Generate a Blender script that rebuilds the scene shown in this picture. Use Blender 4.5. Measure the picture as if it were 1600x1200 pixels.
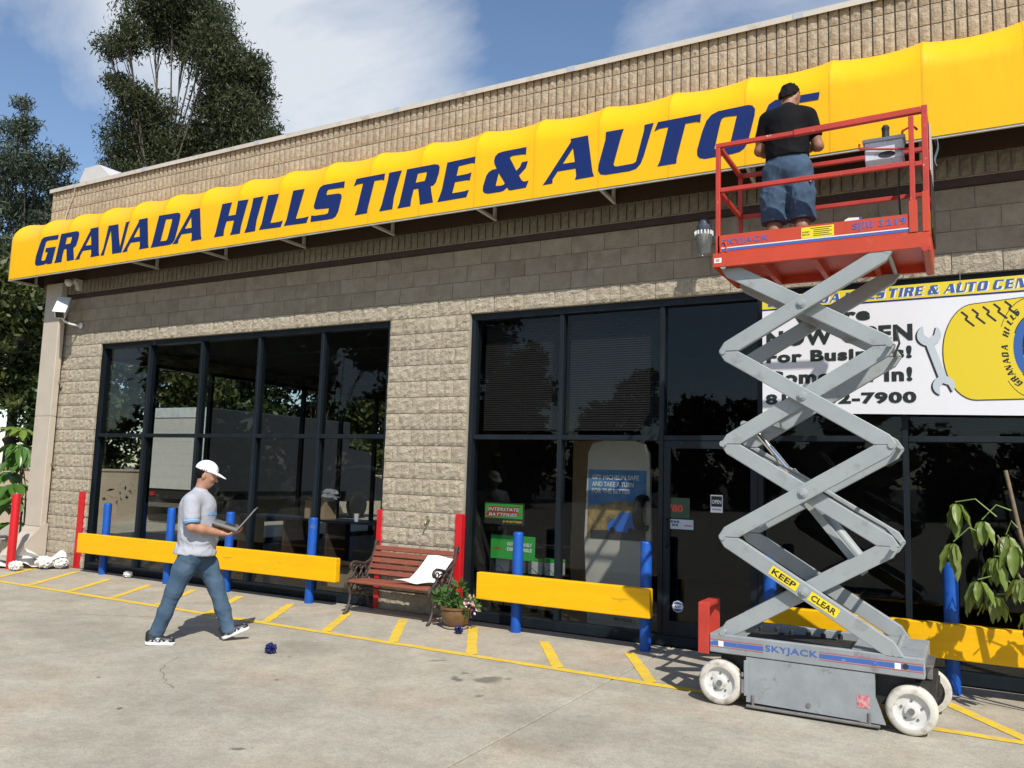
import bpy, bmesh, math, random
import numpy as np
from mathutils import Vector, Matrix, noise
from mathutils.geometry import tessellate_polygon

for o in list(bpy.data.objects):
    bpy.data.objects.remove(o)
scene = bpy.context.scene
COL = scene.collection
R = math.radians

# ------------------------------------------------------------------ camera
cam_d = bpy.data.cameras.new('camera')
cam = bpy.data.objects.new('camera', cam_d)
COL.objects.link(cam)
cam_d.sensor_fit = 'HORIZONTAL'
cam_d.sensor_width = 36.0
cam_d.lens = 28.7845
cam_d.clip_start = 0.05
cam_d.clip_end = 1500.0
FW = Vector((-0.48513622, 0.86752799, 0.10971798))
RT = Vector((0.87401643, 0.48496825, 0.03001783))
UP = Vector((0.02716843, -0.11045805, 0.99350938))
CAMP = Vector((6.52407, -8.38029, 1.71243))
m = Matrix((RT, UP, -FW)).transposed().to_4x4()
m.translation = CAMP
cam.matrix_world = m
scene.camera = cam

# ------------------------------------------------------------------ sun and sky
SUN_TRAVEL = Vector((-0.95, 1.0, -1.50)).normalized()
to_sun = -SUN_TRAVEL
sun_el = math.asin(to_sun.z)
sun_az = math.atan2(to_sun.x, to_sun.y)          # from +Y towards +X
sd = bpy.data.lights.new('sun', 'SUN')
sd.energy = 5.0
sd.angle = R(0.53)
sd.color = (1.0, 0.955, 0.88)
so = bpy.data.objects.new('sun', sd)
COL.objects.link(so)
so.rotation_euler = SUN_TRAVEL.to_track_quat('-Z', 'Y').to_euler()
so.location = (15, -20, 25)

world = bpy.data.worlds.new('World')
scene.world = world
world.use_nodes = True
wn, wl = world.node_tree.nodes, world.node_tree.links
wn.clear()
w_out = wn.new('ShaderNodeOutputWorld')
sky = wn.new('ShaderNodeTexSky')
sky.sky_type = 'NISHITA'
sky.sun_disc = False
sky.sun_elevation = sun_el
sky.sun_rotation = sun_az
sky.altitude = 300
sky.air_density = 1.0
sky.dust_density = 0.25
sky.ozone_density = 2.2
bg1 = wn.new('ShaderNodeBackground')
bg1.inputs['Strength'].default_value = 0.15
wl.new(sky.outputs[0], bg1.inputs['Color'])
bg2 = wn.new('ShaderNodeBackground')
bg2.inputs['Color'].default_value = (0.86, 0.91, 0.97, 1)
bg2.inputs['Strength'].default_value = 0.90
tc = wn.new('ShaderNodeTexCoord')
mp = wn.new('ShaderNodeMapping')
mp.inputs['Location'].default_value = (0.35, 0.9, 0.2)
mp.inputs['Rotation'].default_value = (0.3, 0.5, 0.6)
mp.inputs['Scale'].default_value = (1.3, 2.6, 2.2)
wl.new(tc.outputs['Generated'], mp.inputs['Vector'])
n1 = wn.new('ShaderNodeTexNoise')
n1.inputs['Scale'].default_value = 1.15
n1.inputs['Detail'].default_value = 9
n1.inputs['Roughness'].default_value = 0.60
n1.inputs['Distortion'].default_value = 0.35
wl.new(mp.outputs[0], n1.inputs['Vector'])
# two cloud banks and two clear gaps at their places in the sky
dens = n1.outputs['Fac']
for cdir, rad, amt in (((-0.60, 0.655, 0.46), 0.32, 0.23), ((-0.74, 0.46, 0.50), 0.30, 0.22), ((-0.30, 0.82, 0.49), 0.10, 0.04),
                       ((-0.415, 0.765, 0.49), 0.13, -0.17), ((-0.825, 0.47, 0.32), 0.17, -0.12)):
    dv_ = wn.new('ShaderNodeVectorMath')
    dv_.operation = 'DISTANCE'
    wl.new(tc.outputs['Generated'], dv_.inputs[0])
    dv_.inputs[1].default_value = cdir
    mr_ = wn.new('ShaderNodeMapRange')
    mr_.interpolation_type = 'SMOOTHSTEP'
    mr_.inputs['From Min'].default_value = 0.0
    mr_.inputs['From Max'].default_value = rad
    mr_.inputs['To Min'].default_value = amt
    mr_.inputs['To Max'].default_value = 0.0
    wl.new(dv_.outputs['Value'], mr_.inputs['Value'])
    ad_ = wn.new('ShaderNodeMath')
    ad_.operation = 'ADD'
    wl.new(dens, ad_.inputs[0])
    wl.new(mr_.outputs['Result'], ad_.inputs[1])
    dens = ad_.outputs[0]
cr = wn.new('ShaderNodeValToRGB')
cr.color_ramp.elements[0].position = 0.47
cr.color_ramp.elements[0].color = (0, 0, 0, 1)
cr.color_ramp.elements[1].position = 0.74
cr.color_ramp.elements[1].color = (0.92, 0.92, 0.92, 1)
wl.new(dens, cr.inputs['Fac'])
wmix = wn.new('ShaderNodeMixShader')
wl.new(cr.outputs['Color'], wmix.inputs['Fac'])
wl.new(bg1.outputs[0], wmix.inputs[1])
wl.new(bg2.outputs[0], wmix.inputs[2])
wl.new(wmix.outputs[0], w_out.inputs['Surface'])

scene.view_settings.view_transform = 'Standard'
scene.view_settings.look = 'None'
scene.view_settings.gamma = 1.0
scene.view_settings.exposure = 0.0
scene.view_settings.use_curve_mapping = False
scene.render.engine = 'CYCLES'
scene.cycles.max_bounces = 8
scene.cycles.diffuse_bounces = 3
scene.cycles.glossy_bounces = 3
scene.cycles.transmission_bounces = 4
scene.cycles.transparent_max_bounces = 16
scene.cycles.caustics_reflective = False
scene.cycles.caustics_refractive = False
scene.cycles.use_denoising = True

# ------------------------------------------------------------------ materials
MATS = {}


def mat(name, col, rough=0.7, metal=0.0, var=0.0, vscale=6.0, bump=0.0, bscale=40.0, col2=None,
        spec=0.5, island=0.0, stain=None, stain_scale=1.5, stain_lo=0.52, stain_hi=0.7, coat=0.0, stretch=None,
        bdetail=6.0):
    """Procedural Principled material: base colour, noise mottling, stains and fine relief in object space."""
    if name in MATS:
        return MATS[name]
    m_ = bpy.data.materials.new(name)
    m_.use_nodes = True
    nt = m_.node_tree
    nd, lk = nt.nodes, nt.links
    b = nd['Principled BSDF']
    b.inputs['Roughness'].default_value = rough
    b.inputs['Metallic'].default_value = metal
    b.inputs['Specular IOR Level'].default_value = spec
    if coat:
        b.inputs['Coat Weight'].default_value = coat
        b.inputs['Coat Roughness'].default_value = 0.15
    co = nd.new('ShaderNodeTexCoord')
    vec = co.outputs['Object']
    if stretch:
        mpn = nd.new('ShaderNodeMapping')
        mpn.inputs['Scale'].default_value = stretch
        lk.new(vec, mpn.inputs['Vector'])
        vec = mpn.outputs[0]
    cur = None
    if var > 0 or col2 is not None:
        nz = nd.new('ShaderNodeTexNoise')
        nz.inputs['Scale'].default_value = vscale
        nz.inputs['Detail'].default_value = 8
        nz.inputs['Roughness'].default_value = 0.62
        lk.new(vec, nz.inputs['Vector'])
        rp = nd.new('ShaderNodeValToRGB')
        c2 = col2 if col2 is not None else tuple(min(1, c * (1 + var)) for c in col)
        c1 = col if col2 is not None else tuple(c * (1 - var) for c in col)
        rp.color_ramp.elements[0].position = 0.33
        rp.color_ramp.elements[0].color = (*c1, 1)
        rp.color_ramp.elements[1].position = 0.67
        rp.color_ramp.elements[1].color = (*c2, 1)
        lk.new(nz.outputs['Fac'], rp.inputs['Fac'])
        cur = rp.outputs['Color']
    if stain is not None:
        ns = nd.new('ShaderNodeTexNoise')
        ns.inputs['Scale'].default_value = stain_scale
        ns.inputs['Detail'].default_value = 7
        ns.inputs['Roughness'].default_value = 0.6
        lk.new(vec, ns.inputs['Vector'])
        r2 = nd.new('ShaderNodeValToRGB')
        r2.color_ramp.elements[0].position = stain_lo
        r2.color_ramp.elements[1].position = stain_hi
        lk.new(ns.outputs['Fac'], r2.inputs['Fac'])
        mx = nd.new('ShaderNodeMix')
        mx.data_type = 'RGBA'
        lk.new(r2.outputs['Color'], mx.inputs['Factor'])
        if cur is not None:
            lk.new(cur, mx.inputs['A'])
        else:
            mx.inputs['A'].default_value = (*col, 1)
        mx.inputs['B'].default_value = (*stain, 1)
        cur = mx.outputs['Result']
    if island > 0:
        ge = nd.new('ShaderNodeNewGeometry')
        mr = nd.new('ShaderNodeMapRange')
        mr.inputs['To Min'].default_value = 1 - island
        mr.inputs['To Max'].default_value = 1 + island
        lk.new(ge.outputs['Random Per Island'], mr.inputs['Value'])
        mv = nd.new('ShaderNodeMix')
        mv.data_type = 'RGBA'
        mv.blend_type = 'MULTIPLY'
        mv.inputs['Factor'].default_value = 1
        if cur is not None:
            lk.new(cur, mv.inputs['A'])
        else:
            mv.inputs['A'].default_value = (*col, 1)
        lk.new(mr.outputs['Result'], mv.inputs['B'])
        cur = mv.outputs['Result']
    if cur is not None:
        lk.new(cur, b.inputs['Base Color'])
    else:
        b.inputs['Base Color'].default_value = (*col, 1)
    if bump > 0:
        nb = nd.new('ShaderNodeTexNoise')
        nb.inputs['Scale'].default_value = bscale
        nb.inputs['Detail'].default_value = bdetail
        nb.inputs['Roughness'].default_value = 0.65
        lk.new(vec, nb.inputs['Vector'])
        bp = nd.new('ShaderNodeBump')
        bp.inputs['Strength'].default_value = 1.0
        bp.inputs['Distance'].default_value = bump
        lk.new(nb.outputs['Fac'], bp.inputs['Height'])
        lk.new(bp.outputs['Normal'], b.inputs['Normal'])
    MATS[name] = m_
    return m_


def random_tint(m_, amount):
    """Per-object brightness change, so that alike pieces do not look cloned."""
    nd, lk = m_.node_tree.nodes, m_.node_tree.links
    b = nd['Principled BSDF']
    inp = b.inputs['Base Color']
    oi = nd.new('ShaderNodeObjectInfo')
    mr = nd.new('ShaderNodeMapRange')
    mr.inputs['To Min'].default_value = 1 - amount
    mr.inputs['To Max'].default_value = 1 + amount
    lk.new(oi.outputs['Random'], mr.inputs['Value'])
    mv = nd.new('ShaderNodeMix')
    mv.data_type = 'RGBA'
    mv.blend_type = 'MULTIPLY'
    mv.inputs['Factor'].default_value = 1
    if inp.is_linked:
        lk.new(inp.links[0].from_socket, mv.inputs['A'])
    else:
        mv.inputs['A'].default_value = inp.default_value[:]
    lk.new(mr.outputs['Result'], mv.inputs['B'])
    lk.new(mv.outputs['Result'], inp)
    # move the noise along per object too
    for n_ in list(nd):
        if n_.type == 'TEX_NOISE' and n_.inputs['Vector'].is_linked:
            src = n_.inputs['Vector'].links[0].from_socket
            ad = nd.new('ShaderNodeVectorMath')
            ad.operation = 'ADD'
            sc = nd.new('ShaderNodeVectorMath')
            sc.operation = 'SCALE'
            sc.inputs[0].default_value = (37.0, 17.0, 53.0)
            lk.new(oi.outputs['Random'], sc.inputs['Scale'])
            lk.new(src, ad.inputs[0])
            lk.new(sc.outputs['Vector'], ad.inputs[1])
            lk.new(ad.outputs['Vector'], n_.inputs['Vector'])
    return m_


def leaf_mat(name, c1, c2, rough=0.5, trans=0.35, spec=0.35):
    m_ = bpy.data.materials.new(name)
    m_.use_nodes = True
    nt = m_.node_tree
    nd, lk = nt.nodes, nt.links
    b = nd['Principled BSDF']
    ge = nd.new('ShaderNodeNewGeometry')
    rp = nd.new('ShaderNodeValToRGB')
    rp.color_ramp.elements[0].color = (*c1, 1)
    rp.color_ramp.elements[1].color = (*c2, 1)
    lk.new(ge.outputs['Random Per Island'], rp.inputs['Fac'])
    lk.new(rp.outputs['Color'], b.inputs['Base Color'])
    b.inputs['Roughness'].default_value = rough
    b.inputs['Specular IOR Level'].default_value = spec
    tr = nd.new('ShaderNodeBsdfTranslucent')
    lk.new(rp.outputs['Color'], tr.inputs['Color'])
    mx = nd.new('ShaderNodeMixShader')
    mx.inputs['Fac'].default_value = trans
    lk.new(b.outputs[0], mx.inputs[1])
    lk.new(tr.outputs[0], mx.inputs[2])
    lk.new(mx.outputs[0], nd['Material Output'].inputs['Surface'])
    MATS[name] = m_
    return m_


def glass_mat(name, tint, ior=1.28):
    m_ = bpy.data.materials.new(name)
    m_.use_nodes = True
    nt = m_.node_tree
    nd, lk = nt.nodes, nt.links
    nd.remove(nd['Principled BSDF'])
    tr = nd.new('ShaderNodeBsdfTransparent')
    tr.inputs['Color'].default_value = (*tint, 1)
    gl = nd.new('ShaderNodeBsdfGlossy')
    gl.inputs['Roughness'].default_value = 0.012
    gl.inputs['Color'].default_value = (0.95, 0.97, 1, 1)
    fr = nd.new('ShaderNodeFresnel')
    # the pane's far face is met from inside the glass: invert there, so both faces reflect like air to glass
    ge = nd.new('ShaderNodeNewGeometry')
    mi = nd.new('ShaderNodeMapRange')
    mi.inputs['To Min'].default_value = ior
    mi.inputs['To Max'].default_value = 1.0 / ior
    lk.new(ge.outputs['Backfacing'], mi.inputs['Value'])
    lk.new(mi.outputs['Result'], fr.inputs['IOR'])
    co = nd.new('ShaderNodeTexCoord')
    nz = nd.new('ShaderNodeTexNoise')
    nz.inputs['Scale'].default_value = 1.1
    nz.inputs['Detail'].default_value = 1
    lk.new(co.outputs['Object'], nz.inputs['Vector'])
    bp = nd.new('ShaderNodeBump')
    bp.inputs['Distance'].default_value = 0.002
    lk.new(nz.outputs['Fac'], bp.inputs['Height'])
    lk.new(bp.outputs['Normal'], gl.inputs['Normal'])
    mx = nd.new('ShaderNodeMixShader')
    lk.new(fr.outputs[0], mx.inputs['Fac'])
    lk.new(tr.outputs[0], mx.inputs[1])
    lk.new(gl.outputs[0], mx.inputs[2])
    lk.new(mx.outputs[0], nd['Material Output'].inputs['Surface'])
    MATS[name] = m_
    return m_


# ------------------------------------------------------------------ object helpers
def tag(o, label=None, cat=None, group=None, kind=None):
    if label:
        o['label'] = label
    if cat:
        o['category'] = cat
    if group:
        o['group'] = group
    if kind:
        o['kind'] = kind
    return o


def thing(name, label, cat, loc=(0, 0, 0), rz=0.0, group=None):
    o = bpy.data.objects.new(name, None)
    COL.objects.link(o)
    o.location = loc
    o.rotation_euler = (0, 0, rz)
    o.empty_display_size = 0.1
    return tag(o, label, cat, group)


def link(name, me, parent=None, loc=None, rot=None):
    o = bpy.data.objects.new(name, me)
    COL.objects.link(o)
    if parent is not None:
        o.parent = parent
    if loc is not None:
        o.location = loc
    if rot is not None:
        o.rotation_euler = rot
    return o


class MB:
    """Collects boxes, prisms, tubes, lathes and grids; build() links them as ONE mesh object.
    o = origin that is subtracted from everything (so shapes may be written in world space)."""

    def __init__(self, o=(0, 0, 0)):
        self.v, self.f, self.mi, self.o = [], [], [], Vector(o)
        self.cur = 0

    def addv(self, pts):
        n = len(self.v)
        self.v += [tuple(Vector(p) - self.o) for p in pts]
        return n

    def face(self, idx):
        self.f.append(tuple(idx))
        self.mi.append(self.cur)

    def box(self, x0, x1, y0, y1, z0, z1):
        n = self.addv([(x0, y0, z0), (x1, y0, z0), (x1, y1, z0), (x0, y1, z0),
                       (x0, y0, z1), (x1, y0, z1), (x1, y1, z1), (x0, y1, z1)])
        for q in ((0, 3, 2, 1), (4, 5, 6, 7), (0, 1, 5, 4), (1, 2, 6, 5), (2, 3, 7, 6), (3, 0, 4, 7)):
            self.face([n + i for i in q])
        return self

    def cbox(self, x0, x1, y0, y1, z0, z1, c=0.006):
        """box with chamfered edges (three nested rings)."""
        def ring(ins, z):
            a, b, cc, d = x0 + ins, x1 - ins, y0 + ins, y1 - ins
            k = c
            return [(a + k, cc, z), (b - k, cc, z), (b, cc + k, z), (b, d - k, z),
                    (b - k, d, z), (a + k, d, z), (a, d - k, z), (a, cc + k, z)]
        rings = [ring(c, z0), ring(0, z0 + c), ring(0, z1 - c), ring(c, z1)]
        ns = [self.addv(r_) for r_ in rings]
        for a, b in zip(ns[:-1], ns[1:]):
            for i in range(8):
                j = (i + 1) % 8
                self.face([a + i, a + j, b + j, b + i])
        self.face([ns[0] + i for i in reversed(range(8))])
        self.face([ns[-1] + i for i in range(8)])
        return self

    def prism(self, poly, fn0, fn1, holes=()):
        """poly: 2D outline; fn0, fn1 map (u,v) to the two end faces."""
        loops = [list(poly)] + [list(h) for h in holes]
        flat = [p_ for l_ in loops for p_ in l_]
        tris = tessellate_polygon([[Vector((a, b, 0)) for a, b in l_] for l_ in loops])
        n0 = self.addv([fn0(*p_) for p_ in flat])
        n1 = self.addv([fn1(*p_) for p_ in flat])
        for t in tris:
            self.face([n0 + i for i in t])
            self.face([n1 + i for i in reversed(t)])
        k = 0
        for l_ in loops:
            L = len(l_)
            for i in range(L):
                j = (i + 1) % L
                self.face([n0 + k + i, n0 + k + j, n1 + k + j, n1 + k + i])
            k += L
        return self

    def tube(self, pts, r, n=6, cap=True, flat=None):
        pts = [Vector(p_) for p_ in pts]
        rs = r if isinstance(r, (list, tuple)) else [r] * len(pts)
        prev = None
        ns = []
        t_prev = None
        for i, p_ in enumerate(pts):
            if i == 0:
                t = pts[1] - pts[0]
            elif i == len(pts) - 1:
                t = pts[-1] - pts[-2]
            else:
                t = (pts[i + 1] - pts[i]).normalized() + (pts[i] - pts[i - 1]).normalized()
            if t.length < 1e-9:
                t = t_prev
            t = t.normalized()
            t_prev = t
            if prev is None:
                a = Vector((0, 0, 1)) if abs(t.z) < 0.9 else Vector((1, 0, 0))
                u = t.cross(a).normalized()
            else:
                u = (prev - t * prev.dot(t)).normalized()
            prev = u
            w = t.cross(u)
            ring = []
            for k in range(n):
                an = 2 * math.pi * (k + 0.5) / n
                ring.append(p_ + (u * math.cos(an) + w * math.sin(an)) * rs[i])
            ns.append(self.addv(ring))
        for a, b in zip(ns[:-1], ns[1:]):
            for k in range(n):
                j = (k + 1) % n
                self.face([a + k, a + j, b + j, b + k])
        if cap:
            self.face([ns[0] + k for k in reversed(range(n))])
            self.face([ns[-1] + k for k in range(n)])
        return self

    def bar(self, a, b, w, h, up=(0, 0, 1)):
        """rectangular bar from a to b: w across, h along 'up'."""
        a, b = Vector(a), Vector(b)
        t = (b - a).normalized()
        s = t.cross(Vector(up)).normalized()
        u = s.cross(t).normalized()
        pts = []
        for p_ in (a, b):
            for ds, du in ((-1, -1), (1, -1), (1, 1), (-1, 1)):
                pts.append(p_ + s * ds * w / 2 + u * du * h / 2)
        n = self.addv(pts)
        for q in ((0, 1, 2, 3), (7, 6, 5, 4), (0, 4, 5, 1), (1, 5, 6, 2), (2, 6, 7, 3), (3, 7, 4, 0)):
            self.face([n + i for i in q])
        return self

    def lathe(self, c, prof, n=24, axis='z', cap=True):
        """prof: list of (radius, height) along the axis from c."""
        c = Vector(c)
        ns = []
        for r_, h_ in prof:
            ring = []
            for k in range(n):
                a = 2 * math.pi * k / n
                x, y = r_ * math.cos(a), r_ * math.sin(a)
                if axis == 'z':
                    ring.append(c + Vector((x, y, h_)))
                elif axis == 'y':
                    ring.append(c + Vector((x, h_, -y)))
                else:
                    ring.append(c + Vector((h_, x, y)))
            ns.append(self.addv(ring))
        for a, b in zip(ns[:-1], ns[1:]):
            for k in range(n):
                j = (k + 1) % n
                self.face([a + k, a + j, b + j, b + k])
        if cap:
            if prof[0][0] > 1e-4:
                self.face([ns[0] + k for k in reversed(range(n))])
            if prof[-1][0] > 1e-4:
                self.face([ns[-1] + k for k in range(n)])
        return self

    def grid(self, fn, nu, nv):
        n = self.addv([fn(i / nu, j / nv) for j in range(nv + 1) for i in range(nu + 1)])
        for j in range(nv):
            for i in range(nu):
                a = n + j * (nu + 1) + i
                self.face([a, a + 1, a + nu + 2, a + nu + 1])
        return self

    def raw(self, verts, faces):
        n = self.addv(verts)
        for q in faces:
            self.face([n + i for i in q])
        return self

    def mesh(self, name, mats, smooth=None):
        me = bpy.data.meshes.new(name)
        me.from_pydata(self.v, [], self.f)
        for mm in (mats if isinstance(mats, (list, tuple)) else [mats]):
            me.materials.append(mm)
        if any(self.mi):
            me.polygons.foreach_set('material_index', self.mi)
        if smooth is not None:
            me.polygons.foreach_set('use_smooth', [True] * len(self.f))
            if smooth < 180:
                me.set_sharp_from_angle(angle=R(smooth))
        me.validate()
        me.update()
        return me

    def build(self, name, mats, parent=None, loc=None, rot=None, smooth=None, fix=False):
        me = self.mesh(name, mats, smooth)
        if fix:
            bm = bmesh.new()
            bm.from_mesh(me)
            bmesh.ops.recalc_face_normals(bm, faces=bm.faces)
            bm.to_mesh(me)
            bm.free()
        return link(name, me, parent, loc, rot)


def copy_tree(o, parent=None):
    c = o.copy()
    COL.objects.link(c)
    c.parent = parent
    for ch in o.children:
        copy_tree(ch, c)
    return c


# ------------------------------------------------------------------ lettering
def text_tris(s, size=1.0, bold=0.0, shear=0.0, space=1.0, align='LEFT'):
    cu = bpy.data.curves.new('lettering', 'FONT')
    cu.body = s
    cu.size = size
    cu.offset = bold
    cu.shear = shear
    cu.space_character = space
    cu.align_x = align
    cu.resolution_u = 3
    ob = bpy.data.objects.new('lettering', cu)
    COL.objects.link(ob)
    dg = bpy.context.evaluated_depsgraph_get()
    me = bpy.data.meshes.new_from_object(ob.evaluated_get(dg))
    vs = [(v.co.x, v.co.y) for v in me.vertices]
    fs = [tuple(p_.vertices) for p_ in me.polygons]
    bpy.data.objects.remove(ob)
    bpy.data.meshes.remove(me)
    bpy.data.curves.remove(cu)
    return vs, fs


def text_fit(s, fn, mt, parent, bold=0.0, shear=0.0, space=1.0, o=(0, 0, 0), name='lettering'):
    """lettering stretched to the unit square and mapped by fn(u, v) -> point."""
    vs, fs = text_tris(s, 1.0, bold, shear, space)
    if not vs:
        return None
    x0, x1 = min(a for a, b in vs), max(a for a, b in vs)
    y0, y1 = min(b for a, b in vs), max(b for a, b in vs)
    mb = MB(o)
    mb.raw([fn((a - x0) / (x1 - x0), (b - y0) / (y1 - y0)) for a, b in vs], fs)
    return mb.build(name, mt, parent)


# outlines of the awning's heavy italic capitals, in thousandths of the cap height
GLYPH = {
    'G': ([[1239, 989],[556, 1000],[386, 992],[263, 925],[200, 792],[25, 367],[0, 160],[13, 77],[79, 23],[198, 0],[558, 10],[685, 44],[710, 2],[991, 1],[1144, 581],[581, 591],[545, 456],[700, 434],[590, 169],[536, 151],[382, 162],[367, 215],[407, 373],[545, 822],[635, 854],[1217, 837]],
          []),
    'R': ([[260, 1000],[1112, 998],[1229, 966],[1270, 900],[1252, 750],[1174, 522],[1101, 450],[1020, 442],[1044, 301],[1110, 9],[717, 2],[638, 433],[499, 436],[429, 169],[417, 6],[0, 0],[61, 110],[190, 671]],
          [[609, 833], [884, 836], [869, 722], [829, 607], [550, 601]]),
    'A': ([[690, 993],[1122, 1000],[1251, 130],[1292, 13],[823, 5],[854, 109],[833, 268],[386, 271],[258, 107],[250, 4],[0, 0],[74, 82],[711, 932]],
          [[759, 769], [813, 425], [509, 431]]),
    'N': ([[301, 978],[789, 970],[874, 537],[970, 189],[1178, 980],[1355, 1000],[1303, 864],[1064, 0],[599, 2],[535, 364],[429, 802],[194, 104],[175, 4],[0, 4],[47, 99],[113, 220]],
          []),
    'D': ([[289, 1000],[1148, 984],[1255, 949],[1286, 874],[1256, 674],[1110, 142],[1032, 49],[889, 0],[0, 5],[61, 139]],
          [[630, 840], [915, 824], [912, 717], [762, 203], [709, 151], [447, 157]]),
    'H': ([[262, 994],[662, 994],[604, 808],[549, 595],[844, 592],[914, 1000],[1335, 987],[1263, 760],[1108, 235],[1075, 0],[670, 2],[727, 118],[799, 430],[488, 437],[406, 185],[404, 11],[0, 12],[55, 158]],
          []),
    'I': ([[272, 998],[675, 1000],[621, 857],[461, 317],[425, 2],[0, 0],[73, 167],[231, 758]],
          []),
    'L': ([[279, 1000],[699, 991],[645, 806],[438, 167],[746, 161],[913, 179],[843, 0],[0, 19],[90, 193]],
          []),
    'S': ([[1147, 992],[1131, 810],[1056, 831],[585, 844],[544, 811],[520, 698],[953, 682],[1043, 644],[1067, 569],[972, 173],[900, 55],[791, 5],[629, 0],[0, 10],[13, 196],[122, 169],[519, 161],[616, 182],[639, 315],[209, 339],[124, 364],[84, 447],[205, 848],[280, 954],[409, 1000]],
          []),
    'T': ([[78, 998],[1025, 1000],[1008, 821],[934, 848],[693, 851],[503, 108],[496, 3],[76, 0],[134, 119],[311, 841],[114, 844],[0, 808]],
          []),
    'E': ([[256, 981],[1075, 1000],[1067, 827],[978, 852],[599, 836],[544, 590],[846, 595],[976, 617],[937, 417],[852, 437],[509, 440],[436, 165],[792, 166],[923, 185],[854, 7],[0, 0],[61, 134],[127, 317]],
          []),
    '&': ([[1172, 1000],[1161, 816],[1085, 838],[847, 849],[760, 844],[729, 804],[915, 460],[1009, 537],[1059, 646],[1219, 649],[1171, 491],[990, 331],[1063, 206],[1128, 161],[1252, 167],[1187, 7],[768, 0],[713, 24],[678, 88],[593, 22],[505, 5],[150, 7],[48, 42],[0, 108],[7, 217],[87, 465],[152, 545],[251, 589],[378, 593],[313, 719],[294, 812],[317, 908],[403, 978],[536, 997]],
          [[433, 481], [612, 206], [587, 170], [511, 156], [362, 170], [375, 242]]),
    'U': ([[178, 999],[598, 993],[538, 826],[371, 218],[399, 165],[468, 154],[818, 158],[892, 185],[1074, 873],[1085, 994],[1290, 1000],[1232, 818],[1068, 273],[1004, 127],[900, 27],[740, 0],[169, 3],[58, 37],[0, 131],[11, 263],[167, 826]],
          []),
    'O': ([[1198, 892],[1142, 972],[1061, 1000],[442, 987],[299, 936],[191, 820],[107, 611],[0, 232],[1, 108],[49, 38],[158, 0],[726, 9],[888, 30],[980, 87],[1049, 195],[1187, 749]],
          [[830, 819], [584, 838], [525, 817], [490, 737], [366, 181], [632, 172], [679, 200], [726, 374]]),
}
GLYPH['C'] = ([[1239, 989], [556, 1000], [386, 992], [263, 925], [200, 792], [25, 367], [0, 160], [13, 77], [79, 23],
               [198, 0], [700, 8], [860, 40], [960, 160], [1010, 330], [690, 330], [650, 200], [590, 165], [382, 162],
               [367, 215], [407, 373], [545, 822], [635, 854], [1217, 837]], [])


# ================================================================== materials used everywhere
M = {}
M['mortar'] = mat('mortar', (0.37, 0.33, 0.26), 0.95, var=0.15, vscale=9, bump=0.002, bscale=90)
M['block'] = random_tint(mat('split_face_block', (0.385, 0.325, 0.235), 0.95, col2=(0.52, 0.455, 0.345), vscale=13,
                             stain=(0.27, 0.22, 0.15), stain_scale=75, stain_lo=0.57, stain_hi=0.70,
                             bump=0.026, bscale=40, bdetail=9), 0.06)
M['block_smooth'] = random_tint(mat('smooth_block', (0.275, 0.220, 0.155), 0.95, col2=(0.36, 0.298, 0.220), vscale=7, stain=(0.21, 0.165, 0.115), stain_scale=3, stain_lo=0.52, stain_hi=0.75,
                                    bump=0.010, bscale=45), 0.06)
M['rib'] = random_tint(mat('ribbed_block', (0.36, 0.285, 0.20), 0.95, col2=(0.51, 0.425, 0.31), vscale=16,
                           stain=(0.24, 0.185, 0.125), stain_scale=70, stain_lo=0.55, stain_hi=0.72,
                           bump=0.022, bscale=34, bdetail=9), 0.08)
M['coping'] = mat('coping_metal', (0.57, 0.53, 0.46), 0.55, var=0.08, vscale=3, stain=(0.42, 0.38, 0.33), stain_scale=6)
M['frame'] = mat('dark_frame', (0.009, 0.014, 0.019), 0.5, spec=.3, var=0.3, vscale=4, stain=(0.20, 0.22, 0.24),
                 stain_scale=9, stain_lo=0.70, stain_hi=0.78, stretch=(1.6, 1.6, 0.35))
M['glass'] = glass_mat('tinted_glass', (0.81, 0.825, 0.82))
M['side_glass'] = glass_mat('dark_tinted_glass', (0.84, 0.86, 0.85))
M['red'] = mat('red_paint', (0.58, 0.012, 0.018), 0.42, var=0.12, vscale=5)
M['maroon'] = mat('maroon_paint', (0.050, 0.026, 0.020), 0.7, var=0.2, vscale=5)
M['yellow'] = mat('yellow_paint', (0.88, 0.47, 0.003), 0.48, spec=.3, var=0.06, vscale=5, bump=0.0015, bscale=12,
                  stretch=(0.5, 2, 3), stain=(0.36, 0.22, 0.03), stain_scale=4, stain_lo=0.645, stain_hi=0.74)
M['blue'] = mat('blue_paint', (0.010, 0.085, 0.40), 0.42, spec=.35, var=0.15, vscale=7, bump=0.001, bscale=30, stain=(0.09, 0.12, 0.20),
                stain_scale=9, stain_lo=0.62, stain_hi=0.70)
M['awning'] = mat('yellow_vinyl', (0.92, 0.485, 0.0), 0.36, var=0.03, vscale=2.2, bump=0.004, bscale=5.0, spec=0.38, bdetail=3,
                  stain=(0.74, 0.39, 0.012), stain_scale=5, stain_lo=0.60, stain_hi=0.86, stretch=(1.4, 1, 0.35))
M['inner_shade'] = mat('awning_inner_shade', (0.050, 0.026, 0.012), 0.9)  # shade under the awning put into the colour of its inner faces
M['letter_blue'] = mat('navy_vinyl', (0.006, 0.021, 0.125), 0.42, spec=.35, var=0.06, vscale=3)
M['alu'] = mat('awning_bar_metal', (0.62, 0.60, 0.54), 0.5, metal=0.0, var=0.15, vscale=6)
M['white'] = mat('white_print', (0.82, 0.82, 0.81), 0.5)
M['black'] = mat('black_print', (0.012, 0.013, 0.014), 0.5)
M['dark'] = mat('dark_interior', (0.020, 0.018, 0.016), 0.9, var=0.2, vscale=2)
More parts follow.
